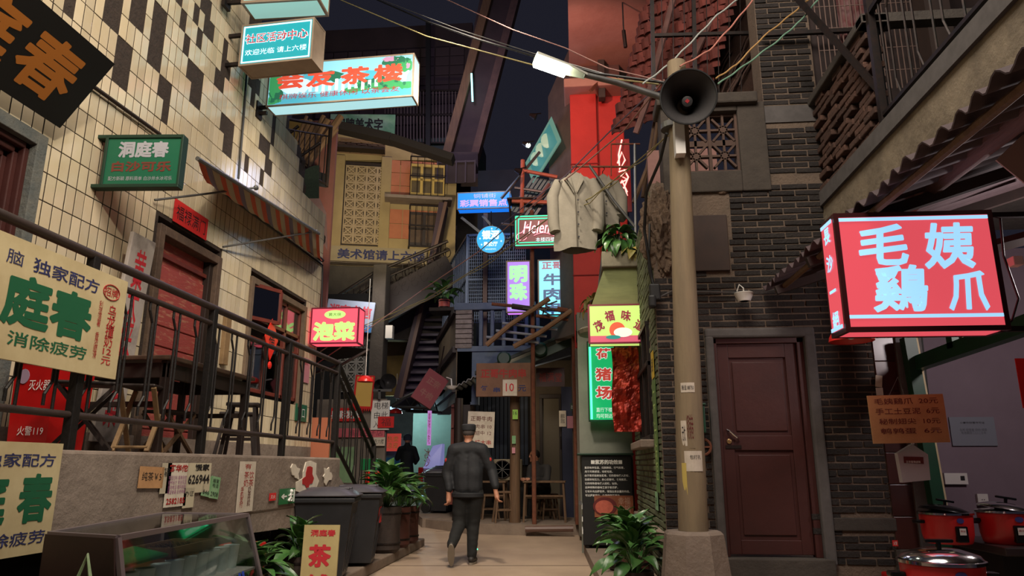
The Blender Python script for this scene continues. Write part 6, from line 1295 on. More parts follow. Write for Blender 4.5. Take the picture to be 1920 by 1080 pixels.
def plant(name, label, x, y, z, n, spread, height, pot=None, scale=1., mat='leaf', group=None, droop=0., low=15):
    r = thing(name, label, 'plant', (x, y, z), random.random() * 6, group)
    ph = 0
    if pot:
        pr, phh, pm = pot; B().lathe([(pr * .8, 0), (pr, phh * .08), (pr * .95, phh * .5), (pr * 1.02, phh * .93), (pr, phh), (pr * .9, phh), (pr * .88, phh - .03), (.01, phh - .03)], (0, 0, 0), 20).o('pot', pm, r, W=False, smooth=True)
        for q in (.2, .85): B().lathe([(pr * 1.0, -.012), (pr * 1.04, -.008), (pr * 1.04, .008), (pr * 1.0, .012)], (0, 0, phh * q), 20).o('pot_band', 'iron', r, W=False)
        ph = phh - .03
    o_ = leaf_b.o('leaf', mat, r, W=False, smooth=60); me = o_.data; bpy.data.objects.remove(o_)
    st_ = B()
    for k in range(n):
        a = k * 2.399 + random.uniform(-.3, .3); el = random.uniform(0, 1) ** .8; rr = spread * (1 - el) * random.uniform(.4, .8); zz = ph + height * (.25 + .55 * el)
        p = Vector((rr * math.cos(a), rr * math.sin(a), zz)); tilt = R_(low - 25 + 70 * el - droop * 60 + random.uniform(-22, 22))
        st_.tube([(.02 * math.cos(a), .02 * math.sin(a), ph), (p.x * .6, p.y * .6, ph + (zz - ph) * .6), p], .0035 * scale, 4)
        mm = Matrix.Translation(p) @ Matrix.Rotation(a - PI / 2, 4, 'Z') @ Matrix.Rotation(tilt, 4, 'X') @ Matrix.Rotation(random.uniform(-.5, .5), 4, 'Y') @ Matrix.Scale(scale * random.uniform(.75, 1.2), 4)
        piece(me, 'leaf', r, mm)
    st_.o('stems', mat, r, W=False); return r
M('barrel', srgb(52, 40, 34), .7, n2=srgb(34, 26, 24), sc=9, bump=.3); M('barrel_red', srgb(84, 44, 34), .65, n2=srgb(56, 30, 26), sc=9)
plant('potted_plant', 'leafy peace lily at the foot of the concrete pole base, nearest on the right', .44, 6.35, 0.12, 60, .27, .38, (.15, .24, 'barrel'), .9)
plant('potted_plant', 'leafy peace lily behind the front one, beside the menu cabinet', .46, 8.2, .12, 50, .27, .34, (.16, .24, 'barrel'), 1.0)
plant('potted_plant', 'small leafy plant against the brick wall base behind the lilies', .52, 7.3, .12, 26, .28, .34, (.13, .22, 'barrel_red'), .9)
plant('potted_plant', 'potted peace lily in a dark barrel right of the wheelie bins', -2.50, 9.55, .12, 60, .36, .5, (.2, .56, 'barrel'), 1.15)
plant('potted_plant', 'potted lily in a reddish barrel, second in the row by the bins', -2.48, 10.15, .12, 40, .3, .42, (.17, .52, 'barrel_red'), 1.1)
plant('potted_plant', 'potted lily in the farthest barrel of the left kerb row', -2.47, 10.7, .12, 30, .3, .42, (.16, .5, 'barrel_red'), 1.1)
plant('potted_plant', 'glossy peace lily beside the glass display case, lower left', -2.3, 5.1, .12, 60, .28, .34, (.15, .22, 'barrel'), .95)
plant('potted_plant', 'leafy plant showing behind the pale tea shop board', -2.36, 6.25, .12, 34, .24, .22, (.14, .34, 'barrel'), .85)
plant('wilting_plant', 'half-wilted plant with yellowing leaves on the concrete planter hood', .56, 8.6, 3.68, 40, .24, .34, (.13, .12, 'barrel_red'), .95, 'leaf', droop=.9)
plant('dry_plant', 'dry brown leaves trailing from the left end of the planter hood', .72, 8.55, 3.66, 26, .22, .16, None, .8, 'leaf_dry', droop=1.3)
plant('vine_plant', 'sparse dry creeper hanging below the left side of the planter hood', .22, 9.4, 3.0, 22, .12, .5, None, .8, 'leaf_dry', droop=1.2)
plant('potted_plant', 'small plant in a pink pot on the wire shelf left of the cage', aY(832, 578, 14.2).x, 14.25, aY(808, 580, 14.2).z, 22, .3, .35, (.12, .2, M('pink_pot', srgb(190, 90, 80), .6)), 1.2)
# ================================================================ wheelie bins
def wheelie(label, x, y, z, rz, s=1., group=None):
    r = thing('wheelie_bin', label, 'bin', (x, y, z), rz, group)
    w0, d0, w1, d1, h = .19 * s, .20 * s, .25 * s, .28 * s, .77 * s
    B().hexa([(-w0, -d0, .04), (w0, -d0, .04), (w0, d0, .04), (-w0, d0, .04), (-w1, -d1, h), (w1, -d1, h), (w1, d1, h), (-w1, d1, h)]).o('body', 'bin_plastic', r, W=False)
    B().bev(-w1 - .02, w1 + .02, -d1 - .02, d1 + .02, h - .05, h, .012).o('rim', 'bin_plastic', r, W=False)
    def lidf(u, v): a = u * 2 - 1; c_ = v * 2 - 1; return (a * (w1 + .03), c_ * (d1 + .035), h + .01 + .075 * (1 - abs(a) ** 4) * (1 - abs(c_) ** 3) + .0)
    B().sheet(lidf, 14, 14, .012).o('lid', 'bin_lid', r, W=False, smooth=50)
    for k in (-1, 1): B().bev(k * .1 - .03, k * .1 + .03, -d1 * .8, d1 * .7, h + .06, h + .092, .008).o('lid_rib', 'bin_lid', r, W=False)
    B().tube([(-w1, d1 + .06, h - .02), (w1, d1 + .06, h - .02)], .016, 8).o('handle', 'bin_plastic', r, W=False)
    for k in (-1, 1): B().lathe([(.09 * s, -.025), (.1 * s, -.02), (.1 * s, .02), (.09 * s, .025)], (k * (w0 + .02), d0 + .02, .1 * s), 18, Matrix.Rotation(PI / 2, 4, 'Y')).o('wheel', 'black', r, W=False)
    for k in (-.5, 0, .5): B().beam((k * w0 * 1.3, -d0 - .004, .08), (k * w1 * 1.3, -d1 - .004, h * .8), .02, .012, (0, 1, 0)).o('body_rib', 'bin_plastic', r, W=False)
    return r
wheelie('black wheelie bin with a scuffed grey lid, nearer of the pair by the terrace', -2.52, 7.35, .12, R_(100))
r = wheelie('black wheelie bin beside the barrels, farther of the pair by the terrace', -2.52, 8.35, .12, R_(100))
B().box(-.08, .1, -.272, -.256, .45, .62).o('red_sticker', 'red_paper', r, W=False)
for k, (x, y) in enumerate(((-2.72, 14.5), (-2.82, 15.3), (-2.92, 16.1))): wheelie(['dark bin on the far right kerb just left of the walking man', 'middle dark bin in the far right kerb row', 'farthest dark bin in the far right kerb row'][k], x, y, .16 + gz(y), 1.4, .95)
# ================================================================ concrete pole, horn, street lamp
pl = thing('concrete_pole', 'tall round concrete utility pole on a tapered block with small flyers', 'pole', (.85, 5.8, 0))
pb0, pt0 = aY(1300, 995, 5.8), aY(1268, 118, 5.8); d_ = (pt0 - pb0).normalized()
M('pole_conc', srgb(134, 118, 92), .85, n2=srgb(98, 86, 70), sc=3, stretch=(4, 4, .5), bump=.3)
B().tube([pb0, pb0.lerp(pt0, .3), pb0.lerp(pt0, .7), pt0], [.112, .104, .09, .08], 24).o('shaft', 'pole_conc', pl, smooth=True)
bx, by = pb0.x, 5.8; oc = lambda R0, z: [(bx + R0 * math.cos(PI / 8 + k * PI / 4), by + R0 * math.sin(PI / 8 + k * PI / 4), z) for k in range(8)]
b = B(); b.add(oc(.31, 0) + oc(.225, pb0.z - .02) + oc(.205, pb0.z), [tuple(range(7, -1, -1)), tuple(range(16, 24))] + [(i + j * 8, (i + 1) % 8 + j * 8, (i + 1) % 8 + 8 + j * 8, i + 8 + j * 8) for j in range(2) for i in range(8)]); b.o('base_block', 'concrete', pl)
B().lathe([(.1, -.025), (.105, -.025), (.105, .025), (.1, .025)], aY(1262, 238, 5.8), 20).o('clamp_band', 'grey_metal', pl)
def polepaper(label, x, y, wpx, hpx, mat, txts=(), rot=0):
    q = aY(x, y, 5.8); t = (q.z - pb0.z) / (pt0.z - pb0.z); cxp = pb0.lerp(pt0, t); R0 = .112 - .03 * t + .002; w_ = wpx * 5.8 / 1400; h_ = hpx * 5.8 / 1400; off = (q.x - cxp.x) / R0
    a0 = math.asin(max(-.95, min(.95, off))); r = thing('flyer', label, 'sticker', (q.x, 5.8 - R0, q.z - h_)); aw = w_ / R0 / 2
    B().sheet(lambda u, v: (cxp.x + R0 * math.sin(a0 - aw + 2 * aw * v), 5.8 - R0 * math.cos(a0 - aw + 2 * aw * v), q.z - h_ * u), 1, 8, .0015).o('paper_sheet', mat, r)
    for s_, u, v, wf, hf, m_ in txts: 
        t_ = text(s_, r, 0, 0, w_ * wf, h_ * hf, m_, y=0)
        if t_:
            for vv in t_.data.vertices:
                a_ = a0 + (vv.co.x + (u - .5) * w_) / R0; vv.co = FR[r.name].inverted() @ Vector((cxp.x + (R0 + .004) * math.sin(a_), 5.8 - (R0 + .004) * math.cos(a_), q.z - h_ * v + vv.co.z))
    return r
polepaper('white sticker with a phone number high on the concrete pole', 1285, 720, 26, 18, 'paper', [('搬运 88750', .5, .5, .85, .5, 'ink')])
polepaper('white strip flyer with black characters on the left of the pole', 1278, 790, 11, 46, 'paper', [('无忧', .5, .5, .6, .6, 'ink')])
polepaper('white torn flyer with handwriting low on the concrete pole', 1296, 846, 34, 36, 'paper', [('包打孔', .6, .3, .6, .2, 'ink')])
q = polepaper('yellow and white torn strip on the lower left of the pole', 1279, 868, 9, 56, M('yellow_paper', srgb(190, 170, 90), .9)); 
rp = polepaper('vertical dark red writing painted on the concrete pole', 1289, 780, 14, 60, 'pole_conc', [('铜铺巷', .5, .35, .8, .75, 'ink_maroon')])
for c_ in rp.children:
    pass
hn = thing('horn_loudspeaker', 'big grey horn loudspeaker mounted at the top of the concrete pole', 'loudspeaker', aY(1291, 182, 5.7)); hc = aY(1291, 181, 5.45); R0 = (aY(1344, 181, 5.45) - hc).length
ax = (Vector((.02, -.3, 1.6)) - hc); ax = Vector((-.08, -1, -.22)).normalized(); rt = ax.to_track_quat('Z', 'Y').to_matrix().to_4x4()
M('horn_grey', srgb(58, 56, 56), .5, .2, n2=srgb(42, 40, 40), sc=5)
B().lathe([(R0, 0), (R0 * 1.02, -.01), (R0 * .86, -.05), (R0 * .6, -.15), (R0 * .36, -.28), (R0 * .24, -.38), (.01, -.38)], hc, 36, rt, True).o('flare_back', 'horn_grey', hn, smooth=True)
B().lathe([(R0 * .99, 0), (R0 * .82, -.045), (R0 * .56, -.14), (R0 * .34, -.26), (R0 * .22, -.36), (.01, -.36)], hc, 36, rt, True).o('flare', 'horn_grey', hn, smooth=True)
B().tube([hc + rt @ Vector((R0 * math.cos(k * PI / 18), R0 * math.sin(k * PI / 18), 0)) for k in range(37)], .008, 6, False).o('rim', 'black', hn, smooth=True)
B().lathe([(.05, -.36), (.045, -.14), (.03, -.135), (.001, -.135)], hc, 16, rt).o('phase_plug', 'horn_grey', hn, smooth=True); B().lathe([(.02, -.134), (.02, -.131)], hc, 4, rt).o('logo_badge', 'paint_red', hn)
B().lathe([(.07, -.36), (.08, -.4), (.08, -.52), (.01, -.53)], hc, 16, rt).o('driver', 'horn_grey', hn, smooth=True); B().box(hc.x - .1, hc.x - .02, 5.62, 5.74, hc.z - .42, hc.z - .1).o('bracket', 'white', hn)
sl_ = thing('street_lamp', 'lit street lamp on a curved arm reaching left from the concrete pole', 'street lamp', aY(1240, 185, 5.8))
la, lb = aY(1240, 182, 5.8), aY(1095, 140, 5.5)
B().tube([aY(1268, 200, 5.8), la, lb.lerp(la, .4) + Vector((0, 0, .015)), lb], [.032, .03, .026, .024], 10).o('arm', 'grey_metal', sl_, smooth=True)
hl, hr = aY(1003, 112, 5.35), aY(1098, 146, 5.5)
dirx = (hr - hl).normalized(); up = Vector((0, 0, 1)); up = (up - dirx * up.dot(dirx)).normalized(); sd = dirx.cross(up); mm = Matrix((dirx, sd, up)).transposed().to_4x4(); mm.translation = hl; Ld = (hr - hl).length
B().sheet(lambda u, v: mm @ Vector((Ld * u, (.075 * (1 - .55 * max(0, u - .6) / .4)) * math.cos(PI * v) , .008 + (.055 - .02 * u) * math.sin(PI * v))), 10, 10, .004).o('housing', M('lamp_grey', srgb(150, 150, 140), .4, .3), sl_, smooth=60)
B().hexa([mm @ Vector(p) for p in ((.01, -.06, -.035), (Ld * .62, -.055, -.035), (Ld * .62, .055, -.035), (.01, .06, -.035), (0, -.072, .01), (Ld * .64, -.065, .01), (Ld * .64, .065, .01), (0, .072, .01))]).o('light_panel', EM('street_light', (.95, 1, .75), 26), sl_)
# ================================================================ cables overhead
PT = Vector((pt0.x, 5.8, pt0.z)); A5 = lambda x, y, Y=5.8: aY(x, y, Y)
cable('yellowish cable crossing the whole sky from upper left to the street lamp', [A5(620, -8, 9), A5(800, 68, 7.5), A5(1000, 122, 6), A5(1080, 140, 5.6), A5(1235, 158)], .007, M('cab_yellow', srgb(140, 130, 86), .7), sub=12)
cable('thick black cable running above the street lamp head to the pole', [A5(690, -8, 9), A5(800, 40, 7.8), A5(900, 75, 6.8), A5(1010, 108, 6), A5(1120, 138), A5(1245, 155)], .012)
cable('thin grey cable just above the thick black one', [A5(700, -6, 9), A5(860, 55, 7), A5(1000, 100, 6), A5(1160, 146)], .005, 'grey_metal')
cable('pink-grey cable from top centre down to the insulators by the horn', [A5(822, -8, 9), A5(960, 55, 7.4), A5(1060, 90, 6.6), A5(1140, 128), A5(1240, 152)], .006, M('cab_pink', srgb(150, 112, 104), .7))
cols_ = [('white cable sweeping from the pole top to the upper right', [(1205, 158), (1255, 120), (1300, 75), (1345, 28), (1395, -10)], srgb(150, 156, 150)), ('salmon cable sweeping up right behind the horn', [(1275, 125), (1330, 95), (1375, 45), (1420, -10)], srgb(170, 110, 96)),
         ('ochre cable sweeping up right from the horn to the brick pier', [(1342, 148), (1380, 122), (1430, 70), (1480, 30), (1525, -8)], srgb(160, 124, 74)), ('pale green cable just under the ochre one', [(1346, 158), (1400, 120), (1460, 75), (1500, 40), (1540, -8)], srgb(100, 136, 114))]
for i, (lab, ps, c_) in enumerate(cols_): cable(lab, [A5(x, y, 5.7 + .12 * k) for k, (x, y) in enumerate(ps)], .0075, M(['cab_white', 'cab_salmon', 'cab_ochre', 'cab_green'][i], c_, .6), wav=.005)
cable('pinkish cable from the pole down left past the neon signs', [A5(1245, 150, 5.9), A5(1170, 245, 7), A5(1075, 325, 8.3), A5(980, 400, 10), A5(900, 470, 11.5), A5(790, 545, 12.5), A5(700, 610, 11.5), A5(560, 705, 10.9)], .009, 'cab_pink', sub=8)
cable('violet-grey cable close above the pinkish one', [A5(1230, 165, 5.9), A5(1150, 240, 7), A5(1060, 330, 8.3), A5(985, 385, 10), A5(930, 430, 11.5)], .008, M('cab_violet', srgb(104, 90, 110), .6), sub=8)
cable('twin olive cable from the pole across the coats to the far left', [A5(1275, 235, 5.9), A5(1180, 315, 7.4), A5(1110, 370, 8.4), A5(1030, 408, 9.5), A5(930, 480, 11.5), A5(800, 560, 12.6), A5(660, 620, 11.8), A5(600, 660, 10.9)], .008, M('cab_olive', srgb(128, 118, 72), .7), sub=8)
cable('second olive strand twisted beside the first', [A5(1272, 240, 5.9), A5(1178, 322, 7.4), A5(1106, 378, 8.4), A5(1026, 414, 9.5), A5(926, 487, 11.5), A5(796, 566, 12.6), A5(664, 624, 11.8)], .006, 'cab_olive', sub=8, wav=.02)
cable('black cable looping from the horn bracket down the crumbled corner', [A5(1250, 250, 5.75), A5(1238, 300, 6), A5(1212, 360, 6.4), A5(1208, 430, 6.6), A5(1222, 520, 6.7), A5(1232, 560, 6.7)], .014)
cable('second black cable down the corner of the brick block', [A5(1218, 420, 6.75), A5(1216, 500, 6.75), A5(1226, 545, 6.75)], .011)
cable('thin black wall cable along the bricks to the small dish lamp', [A5(1230, 560, 6.76), A5(1260, 546, 6.76), A5(1400, 549, 6.76)], .008, 'grey_metal')
jb = tag(B().bev(.70, .80, 6.66, 6.76, 2.70, 2.86, .015).bev(.68, .75, 6.6, 6.7, 2.62, 2.74, .02).o('junction_box', 'black'), 'black cable junction clump at the corner above the yellow-green sign', 'junction box')
dl = thing('dish_lamp', 'small white dish lamp hooked on the dark brick wall above the maroon door', 'lamp', aY(1395, 556, 6.6)); q = aY(1395, 556, 6.62)
B().lathe([(.045, -.045), (.055, -.045), (.088, .03), (.084, .034)], q, 18).o('shade', 'white', dl, smooth=True); B().tube([q + Vector((0, 0, .03)), q + Vector((0, 0, .08)), q + Vector((-.03, .02, .12)), q + Vector((-.05, .04, .06))], .006, 6).o('hook', 'white', dl); B().tube([q + Vector((0, 0, .05)), q + Vector((0, .15, .06))], .007, 6).o('arm', 'white', dl)
B().lathe([(.04, -.046), (.001, -.046)], q, 12).o('diffuser', 'white', dl)
mb = thing('mailbox', 'small green mailbox on the brick wall between the pole and the maroon door', 'mailbox', aY(1311, 815, 6.7)); a = aY(1299, 760, 6.68); c = aY(1325, 812, 6.68)
B().bev(a.x, c.x, 6.68, 6.8, c.z, a.z, .01).o('body', 'green_paint', mb); B().bev(a.x - .008, c.x + .008, 6.67, 6.8, a.z, a.z + .02, .006).o('lid', 'green_paint', mb); B().box(a.x + .02, c.x - .02, 6.676, 6.68, a.z - .06, a.z - .045).o('slot', 'void', mb)
q = aY(1318, 838, 6.74); vh = thing('valve_wheel', 'small rusty valve wheel under the green mailbox', 'valve', q); B().tube([q + Vector((.07 * math.cos(k * PI / 8), 0, .07 * math.sin(k * PI / 8))) for k in range(17)], .012, 6).o('rim', 'rust', vh); B().tube([q, q + Vector((0, .07, 0))], .015, 6).o('stem', 'rust', vh); B().beam(q - Vector((.07, 0, 0)), q + Vector((.07, 0, 0)), .014).o('spoke', 'rust', vh)
def side_paper(label, y0, y1, z0_, z1_, mat, txts, name='poster'):
    return board(name, label, (.738, y1, z1_), y1 - y0, z1_ - z0_, .004, (0, 0, -PI / 2), mat, txts, cat='poster')
side_paper('green vertical poster with white characters on the brick side wall', 6.95, 7.25, .95, 2.0, M('poster_green', srgb(70, 104, 50), .7, n2=srgb(96, 124, 60), sc=5), [('二〇六味馆', .5, .5, .6, .8, M('pale_lime', srgb(170, 200, 120), .7), dict(vert=True))])
side_paper('small yellow poster above the green one on the brick side wall', 7.0, 7.22, 2.02, 2.28, M('poster_yellow', srgb(190, 160, 40), .7), [('招租', .5, .5, .7, .5, 'ink')])
side_paper('tiny framed green plate low on the brick side wall', 7.2, 7.42, .78, .95, 'green_paper', [('安全', .5, .5, .7, .5, 'ink')], 'plate')
# ================================================================ food stall at the right
mr = EM('mao_red', srgb(196, 70, 80), .95, spots=(1.6, .35)); wb = EM('mao_white', srgb(160, 215, 250), 1.05, False)
P, w_, h_, yw_ = fit((1562, 399), (1868, 399), (1582, 622), Y=4.3, yaw=R_(-1.5))
P = aY(1562, 400, 4.3)
r = lightbox('lit_sign', 'big red lit box sign with four brush characters, the largest sign on the right', P, w_, P.z - aY(1580, 622, 4.3).z, .24, R_(1), mr, M('dark_red_frame', srgb(60, 14, 18), .4), [], fw=.028)
h_ = P.z - aY(1580, 622, 4.3).z
for s_, u, v, wf, hf in (('毛', .29, .28, .30, .34), ('姨', .70, .30, .32, .38), ('鷄', .36, .65, .34, .38), ('爪', .77, .68, .24, .32)): text(s_, r, u * w_, -v * h_, wf * w_, hf * h_, wb, y=-.001, bold=.022, shear=.1)
for zz in (.045, .865): B().box(.028, w_ - .03, -.002, .004, -(zz + .028) * h_, -zz * h_).o('white_line', wb, r, W=False)
sp = B().box(-.004, .0, .03, .21, -h_ + .03, -.03).o('side_print', mr, r, W=False)
for k, c_ in enumerate('長沙一絕'):
    o_ = text(c_, r, 0, 0, .10, .10 if c_ != '一' else .015, wb, y=0, bold=.02)
    for v in o_.data.vertices: v.co = Vector((-.008, .12 - v.co.x, v.co.z - h_ * (.15 + .24 * k)))
for k in (.035, .93): B().box(-.009, -.005, .03, .21, -h_ * (k + .03), -h_ * k).o('white_line', wb, r, W=False)
B().box(w_ - .03, w_ + .5, .05, .08, -.03, 0).o('hanger_bar', 'iron', r, W=False); B().box(w_ - .03, w_ + .5, .05, .08, -h_, -h_ + .03).o('hanger_bar', 'iron', r, W=False)
cable('black power cord looping at the right edge of the big red sign', [aY(1875, 405, 4.4), aY(1882, 480, 4.4), aY(1910, 560, 4.4), aY(1898, 600, 4.4), aY(1885, 612, 4.4)], .007)
tag(B().bev(*(lambda a, c: (a.x, c.x, 4.45, 4.52, c.z, a.z))(aY(1890, 484, 4.5), aY(1912, 500, 4.5)), .004).o('plug', 'white'), 'small white plug hanging right of the big red sign', 'plug')
def dome(label, px, py, Y, R0, cord=None, name='pendant_lamp'):
    q = aY(px, py, Y); r = thing(name, label, 'lamp', q); B().lathe([(R0, 0), (R0 * .97, R0 * .2), (R0 * .8, R0 * .5), (R0 * .45, R0 * .72), (R0 * .15, R0 * .8), (R0 * .12, R0 * .8)], q, 24, None, True).o('shade', M('enamel_red', srgb(206, 40, 34), .3), r, smooth=True)
    B().lathe([(R0 * .95, .005), (R0 * .78, R0 * .46), (.01, R0 * .74)], q, 24, None, True).o('shade_inside', M('enamel_in', srgb(190, 60, 50), .4), r, smooth=True); B().sph(q + Vector((0, 0, R0 * .3)), R0 * .22, 8).o('bulb', 'white', r); B().tube([q + Vector((0, 0, R0 * .75)), q + Vector((0, 0, cord or .4))], .006, 5).o('cord', 'white', r); return r
dome('red enamel lamp shade hanging under the left end of the big red sign', 1597, 640, 5.2, .15, .24)
dome('red enamel pendant lamp on a long cord over the end of the alley', 685, 716, 10.6, .12, 1.6)
dome('small dark red pendant lamp far down the alley by the lift notice', 742, 775, 18, .16, 1.0)
P, w_, h_, _ = fit((1626, 742), (1768, 741), (1634, 832), Y=5.0, yaw=0)
mb_ = board('menu_board', 'tan cardboard price list with four handwritten lines hanging in the food stall', P, w_, h_, .012, (0, R_(-1), 0), 'cardboard', [('毛姨鷄爪  20元', .5, .13, .84, .13, 'ink_maroon', dict(bold=.005)), ('手工土豆泥  6元', .5, .34, .84, .13, 'ink_maroon', dict(bold=.005)), ('秘制翅尖  10元', .51, .55, .8, .12, 'ink_maroon', dict(bold=.005)), ('鹌鹑蛋  6元', .51, .75, .8, .12, 'ink_maroon', dict(bold=.005))])
B().tube([(w_ * .3, .01, 0), (w_ * .45, .01, .12), (w_ * .5, .01, .0)], .002, 4).o('string', 'grey_metal', mb_, W=False)
pb2 = thing('paper_bag', 'white paper bag with a dark printed label hanging under the cardboard price list', 'bag', aY(1712, 905, 5.05)); P_ = lambda x, y: aY(x, y, 5.05)
B().prism([(1683, 850), (1711, 833), (1740, 852), (1745, 900), (1693, 905)], lambda u, v, t: P_(u, v) + Vector((0, t, 0)), 0, .05).o('bag_body', M('bag_white', srgb(168, 164, 170), .8), pb2)
ct = P_(1712, 866) - pb2.location; text('正宗香辣卤味', pb2, 0, 0, .09, .016, 'ink_white', y=-.004)
q_ = pb2.children[-1]; 
for v in q_.data.vertices: v.co += Vector((ct.x, 0, ct.z))
B().prism([(1694, 856), (1731, 857), (1732, 870), (1695, 868)], lambda u, v, t: P_(u, v) + Vector((0, t, 0)), -.002, 0).o('label_print', 'ink_maroon', pb2); B().tube([P_(1711, 833), P_(1711, 826)], .01, 6).o('knot', 'bag_white', pb2)
P, w_, h_, _ = fit((1779, 782), (1863, 782), (1783, 836), Y=7.28, yaw=0)
board('certificate', 'pale blue printed certificate on the stall wall', P, w_, h_, .01, 0, M('cert_blue', srgb(118, 122, 132), .6), [('小餐饮经营许可证', .5, .2, .55, .07, 'ink'), ('名称 经营者 场所 项目\n有效期至二〇二五年', .5, .5, .6, .2, M('grey_ink', srgb(90, 92, 100), .7))])
yboard('wall_meter', 'small white meter box with a dark display on the stall wall', (1770, 887), (1813, 887), (1770, 908), 7.26, 'white', [('■', .78, .45, .18, .4, 'ink')], .03, cat='meter')
yboard('wall_socket', 'white wall socket above the right cooker', (1832, 926), (1852, 928), (1832, 948), 7.26, 'white', [('··', .5, .5, .3, .1, 'ink')], .03, cat='socket')
yboard('white_sticker', 'diamond white sticker on the brown tiled pillar', (1642, 703), (1654, 700), (1643, 725), 6.76, 'paper', rot=R_(8)); yboard('white_sticker', 'small white label under the diamond sticker on the pillar', (1642, 727), (1655, 727), (1642, 741), 6.76, 'white')
yboard('red_sticker', 'tiny red sticker at the base of the brown pillar', (1673, 1013), (1683, 1013), (1673, 1024), 6.74, 'red_paper', [('火警', .5, .5, .7, .6, 'ink_white')])
tag(B().box(*(lambda a, c: (a.x, c.x + .3, 4.6, 4.605, c.z, a.z))(aY(1903, 672, 4.6), aY(1918, 765, 4.6))).o('red_banner', 'glossy_red'), 'edge of a bright red banner at the far right', 'banner')
r = board('tilted_card', 'tilted pinkish blank card under the corrugated roof, upper right edge', aY(1868, 300, 3.9), .3, .32, .01, (0, R_(-42), 0), M('card_pink', srgb(176, 140, 130), .7), cat='card')
tag(B().tube([aY(1716, 560, 7.2), aY(1735, 735, 7.2), aY(1750, 930, 7.2)], .03, 8).o('steel_pipe', 'grey_metal', smooth=True), 'upright grey steel pipe on the stall wall', 'pipe')
# counter and cookers
ctn = thing('counter', 'dark stall counter carrying two red cookers', 'counter', (3.6, 6.2, 0)); B().bev(2.95, 6.0, 5.6, 6.5, .58, .64, .01).o('counter_top', M('dark_top', srgb(50, 40, 40), .35), ctn); B().box(3.0, 6.0, 5.75, 6.45, 0, .58).o('carcass', 'black', ctn)
def cooker(label, x, y, z, s, lid_mat, opened=False, rz=0):
    r = thing('electric_cooker', label, 'cooker', (x, y, z), rz); R0 = .19 * s
    B().lathe([(R0 * .86, 0), (R0 * .9, .01), (R0 * .97, .07 * s), (R0, .2 * s), (R0 * 1.0, .215 * s)], (0, 0, 0), 32).o('body', M('cooker_red', srgb(190, 36, 38), .32), r, W=False, smooth=True)
    B().lathe([(R0 * .99, .215 * s), (R0 * 1.06, .22 * s), (R0 * 1.06, .235 * s), (R0 * .98, .24 * s)], (0, 0, 0), 32).o('steel_rim', 'chrome', r, W=False, smooth=True)
    mm = Matrix.Translation((0, 0, .24 * s)) @ (Matrix.Rotation(R_(9 if opened else 0), 4, 'Y'))
    B().lathe([(R0 * 1.0, 0), (R0 * .92, .02 * s), (R0 * .5, .045 * s), (.01, .052 * s)], (0, 0, 0), 32, mm).o('lid', lid_mat, r, W=False, smooth=True)
    B().tube([mm @ Vector((0, 0, .05 * s)), mm @ Vector((0, 0, .075 * s))], .012 * s, 8).o('knob_stem', 'black_gloss', r, W=False); B().bev(-.07 * s, .07 * s, -.014, .014, .075 * s, .092 * s, .006, mm).o('lid_knob', 'black_gloss', r, W=False)
    for k in (-1, 1): B().bev(k * (R0 + .03) - .035, k * (R0 + .03) + .035, -.03, .03, .15 * s, .178 * s, .008).o('side_handle', 'black_gloss', r, W=False)
    B().bev(-.045 * s, .045 * s, -R0 - .012, -R0 + .03, .02 * s, .14 * s, .008).o('control_panel', 'black_gloss', r, W=False); B().box(-.025 * s, .025 * s, -R0 - .0145, -R0 - .01, .075 * s, .125 * s).o('label_plate', 'white', r, W=False); text('煮饭', r, 0, .105 * s, .04 * s, .015 * s, 'ink_red', y=-R0 - .016)
    B().lathe([(.02 * s, 0), (.02 * s, .004)], (-.0, -R0 * .985, .18 * s), 14, Matrix.Diagonal((1.4, 1, 1, 1)) @ mR).o('badge', M('badge_blue', srgb(60, 60, 120), .4), r, W=False); return r
q = aY(1775, 985, 5.9); cooker('red cooker with a dark lid at the left end of the stall counter', q.x, 5.9, .64, .93, 'black_gloss', True, .1)
q = aY(1890, 985, 5.9); cooker('red cooker with a shiny lid at the right end of the stall counter', q.x, 5.9, .64, 1.0, 'chrome', True, -.1)
q = aY(1765, 1060, 3.7); cooker('large red cooker with a glass-bright lid nearest the viewer, lower right', q.x, 3.7, .56, .92, 'chrome', False, 0)
tb_ = thing('side_table', 'small dark stand carrying the nearest red cooker', 'table', (q.x, 3.7, 0)); B().bev(q.x - .26, q.x + .3, 3.45, 3.95, .52, .56, .008).o('tabletop', 'dark_wood', tb_)
for sx in (-.2, .24):
    for sy in (3.5, 3.9): B().box(q.x + sx - .02, q.x + sx + .02, sy - .02, sy + .02, 0, .52).o('leg', 'dark_wood', tb_)
tag(B().bev(2.32, 2.6, 5.9, 6.2, 0, .40, .015).o('red_box', 'red_plastic'), 'low dark red box on the ground left of the nearest cooker', 'box')
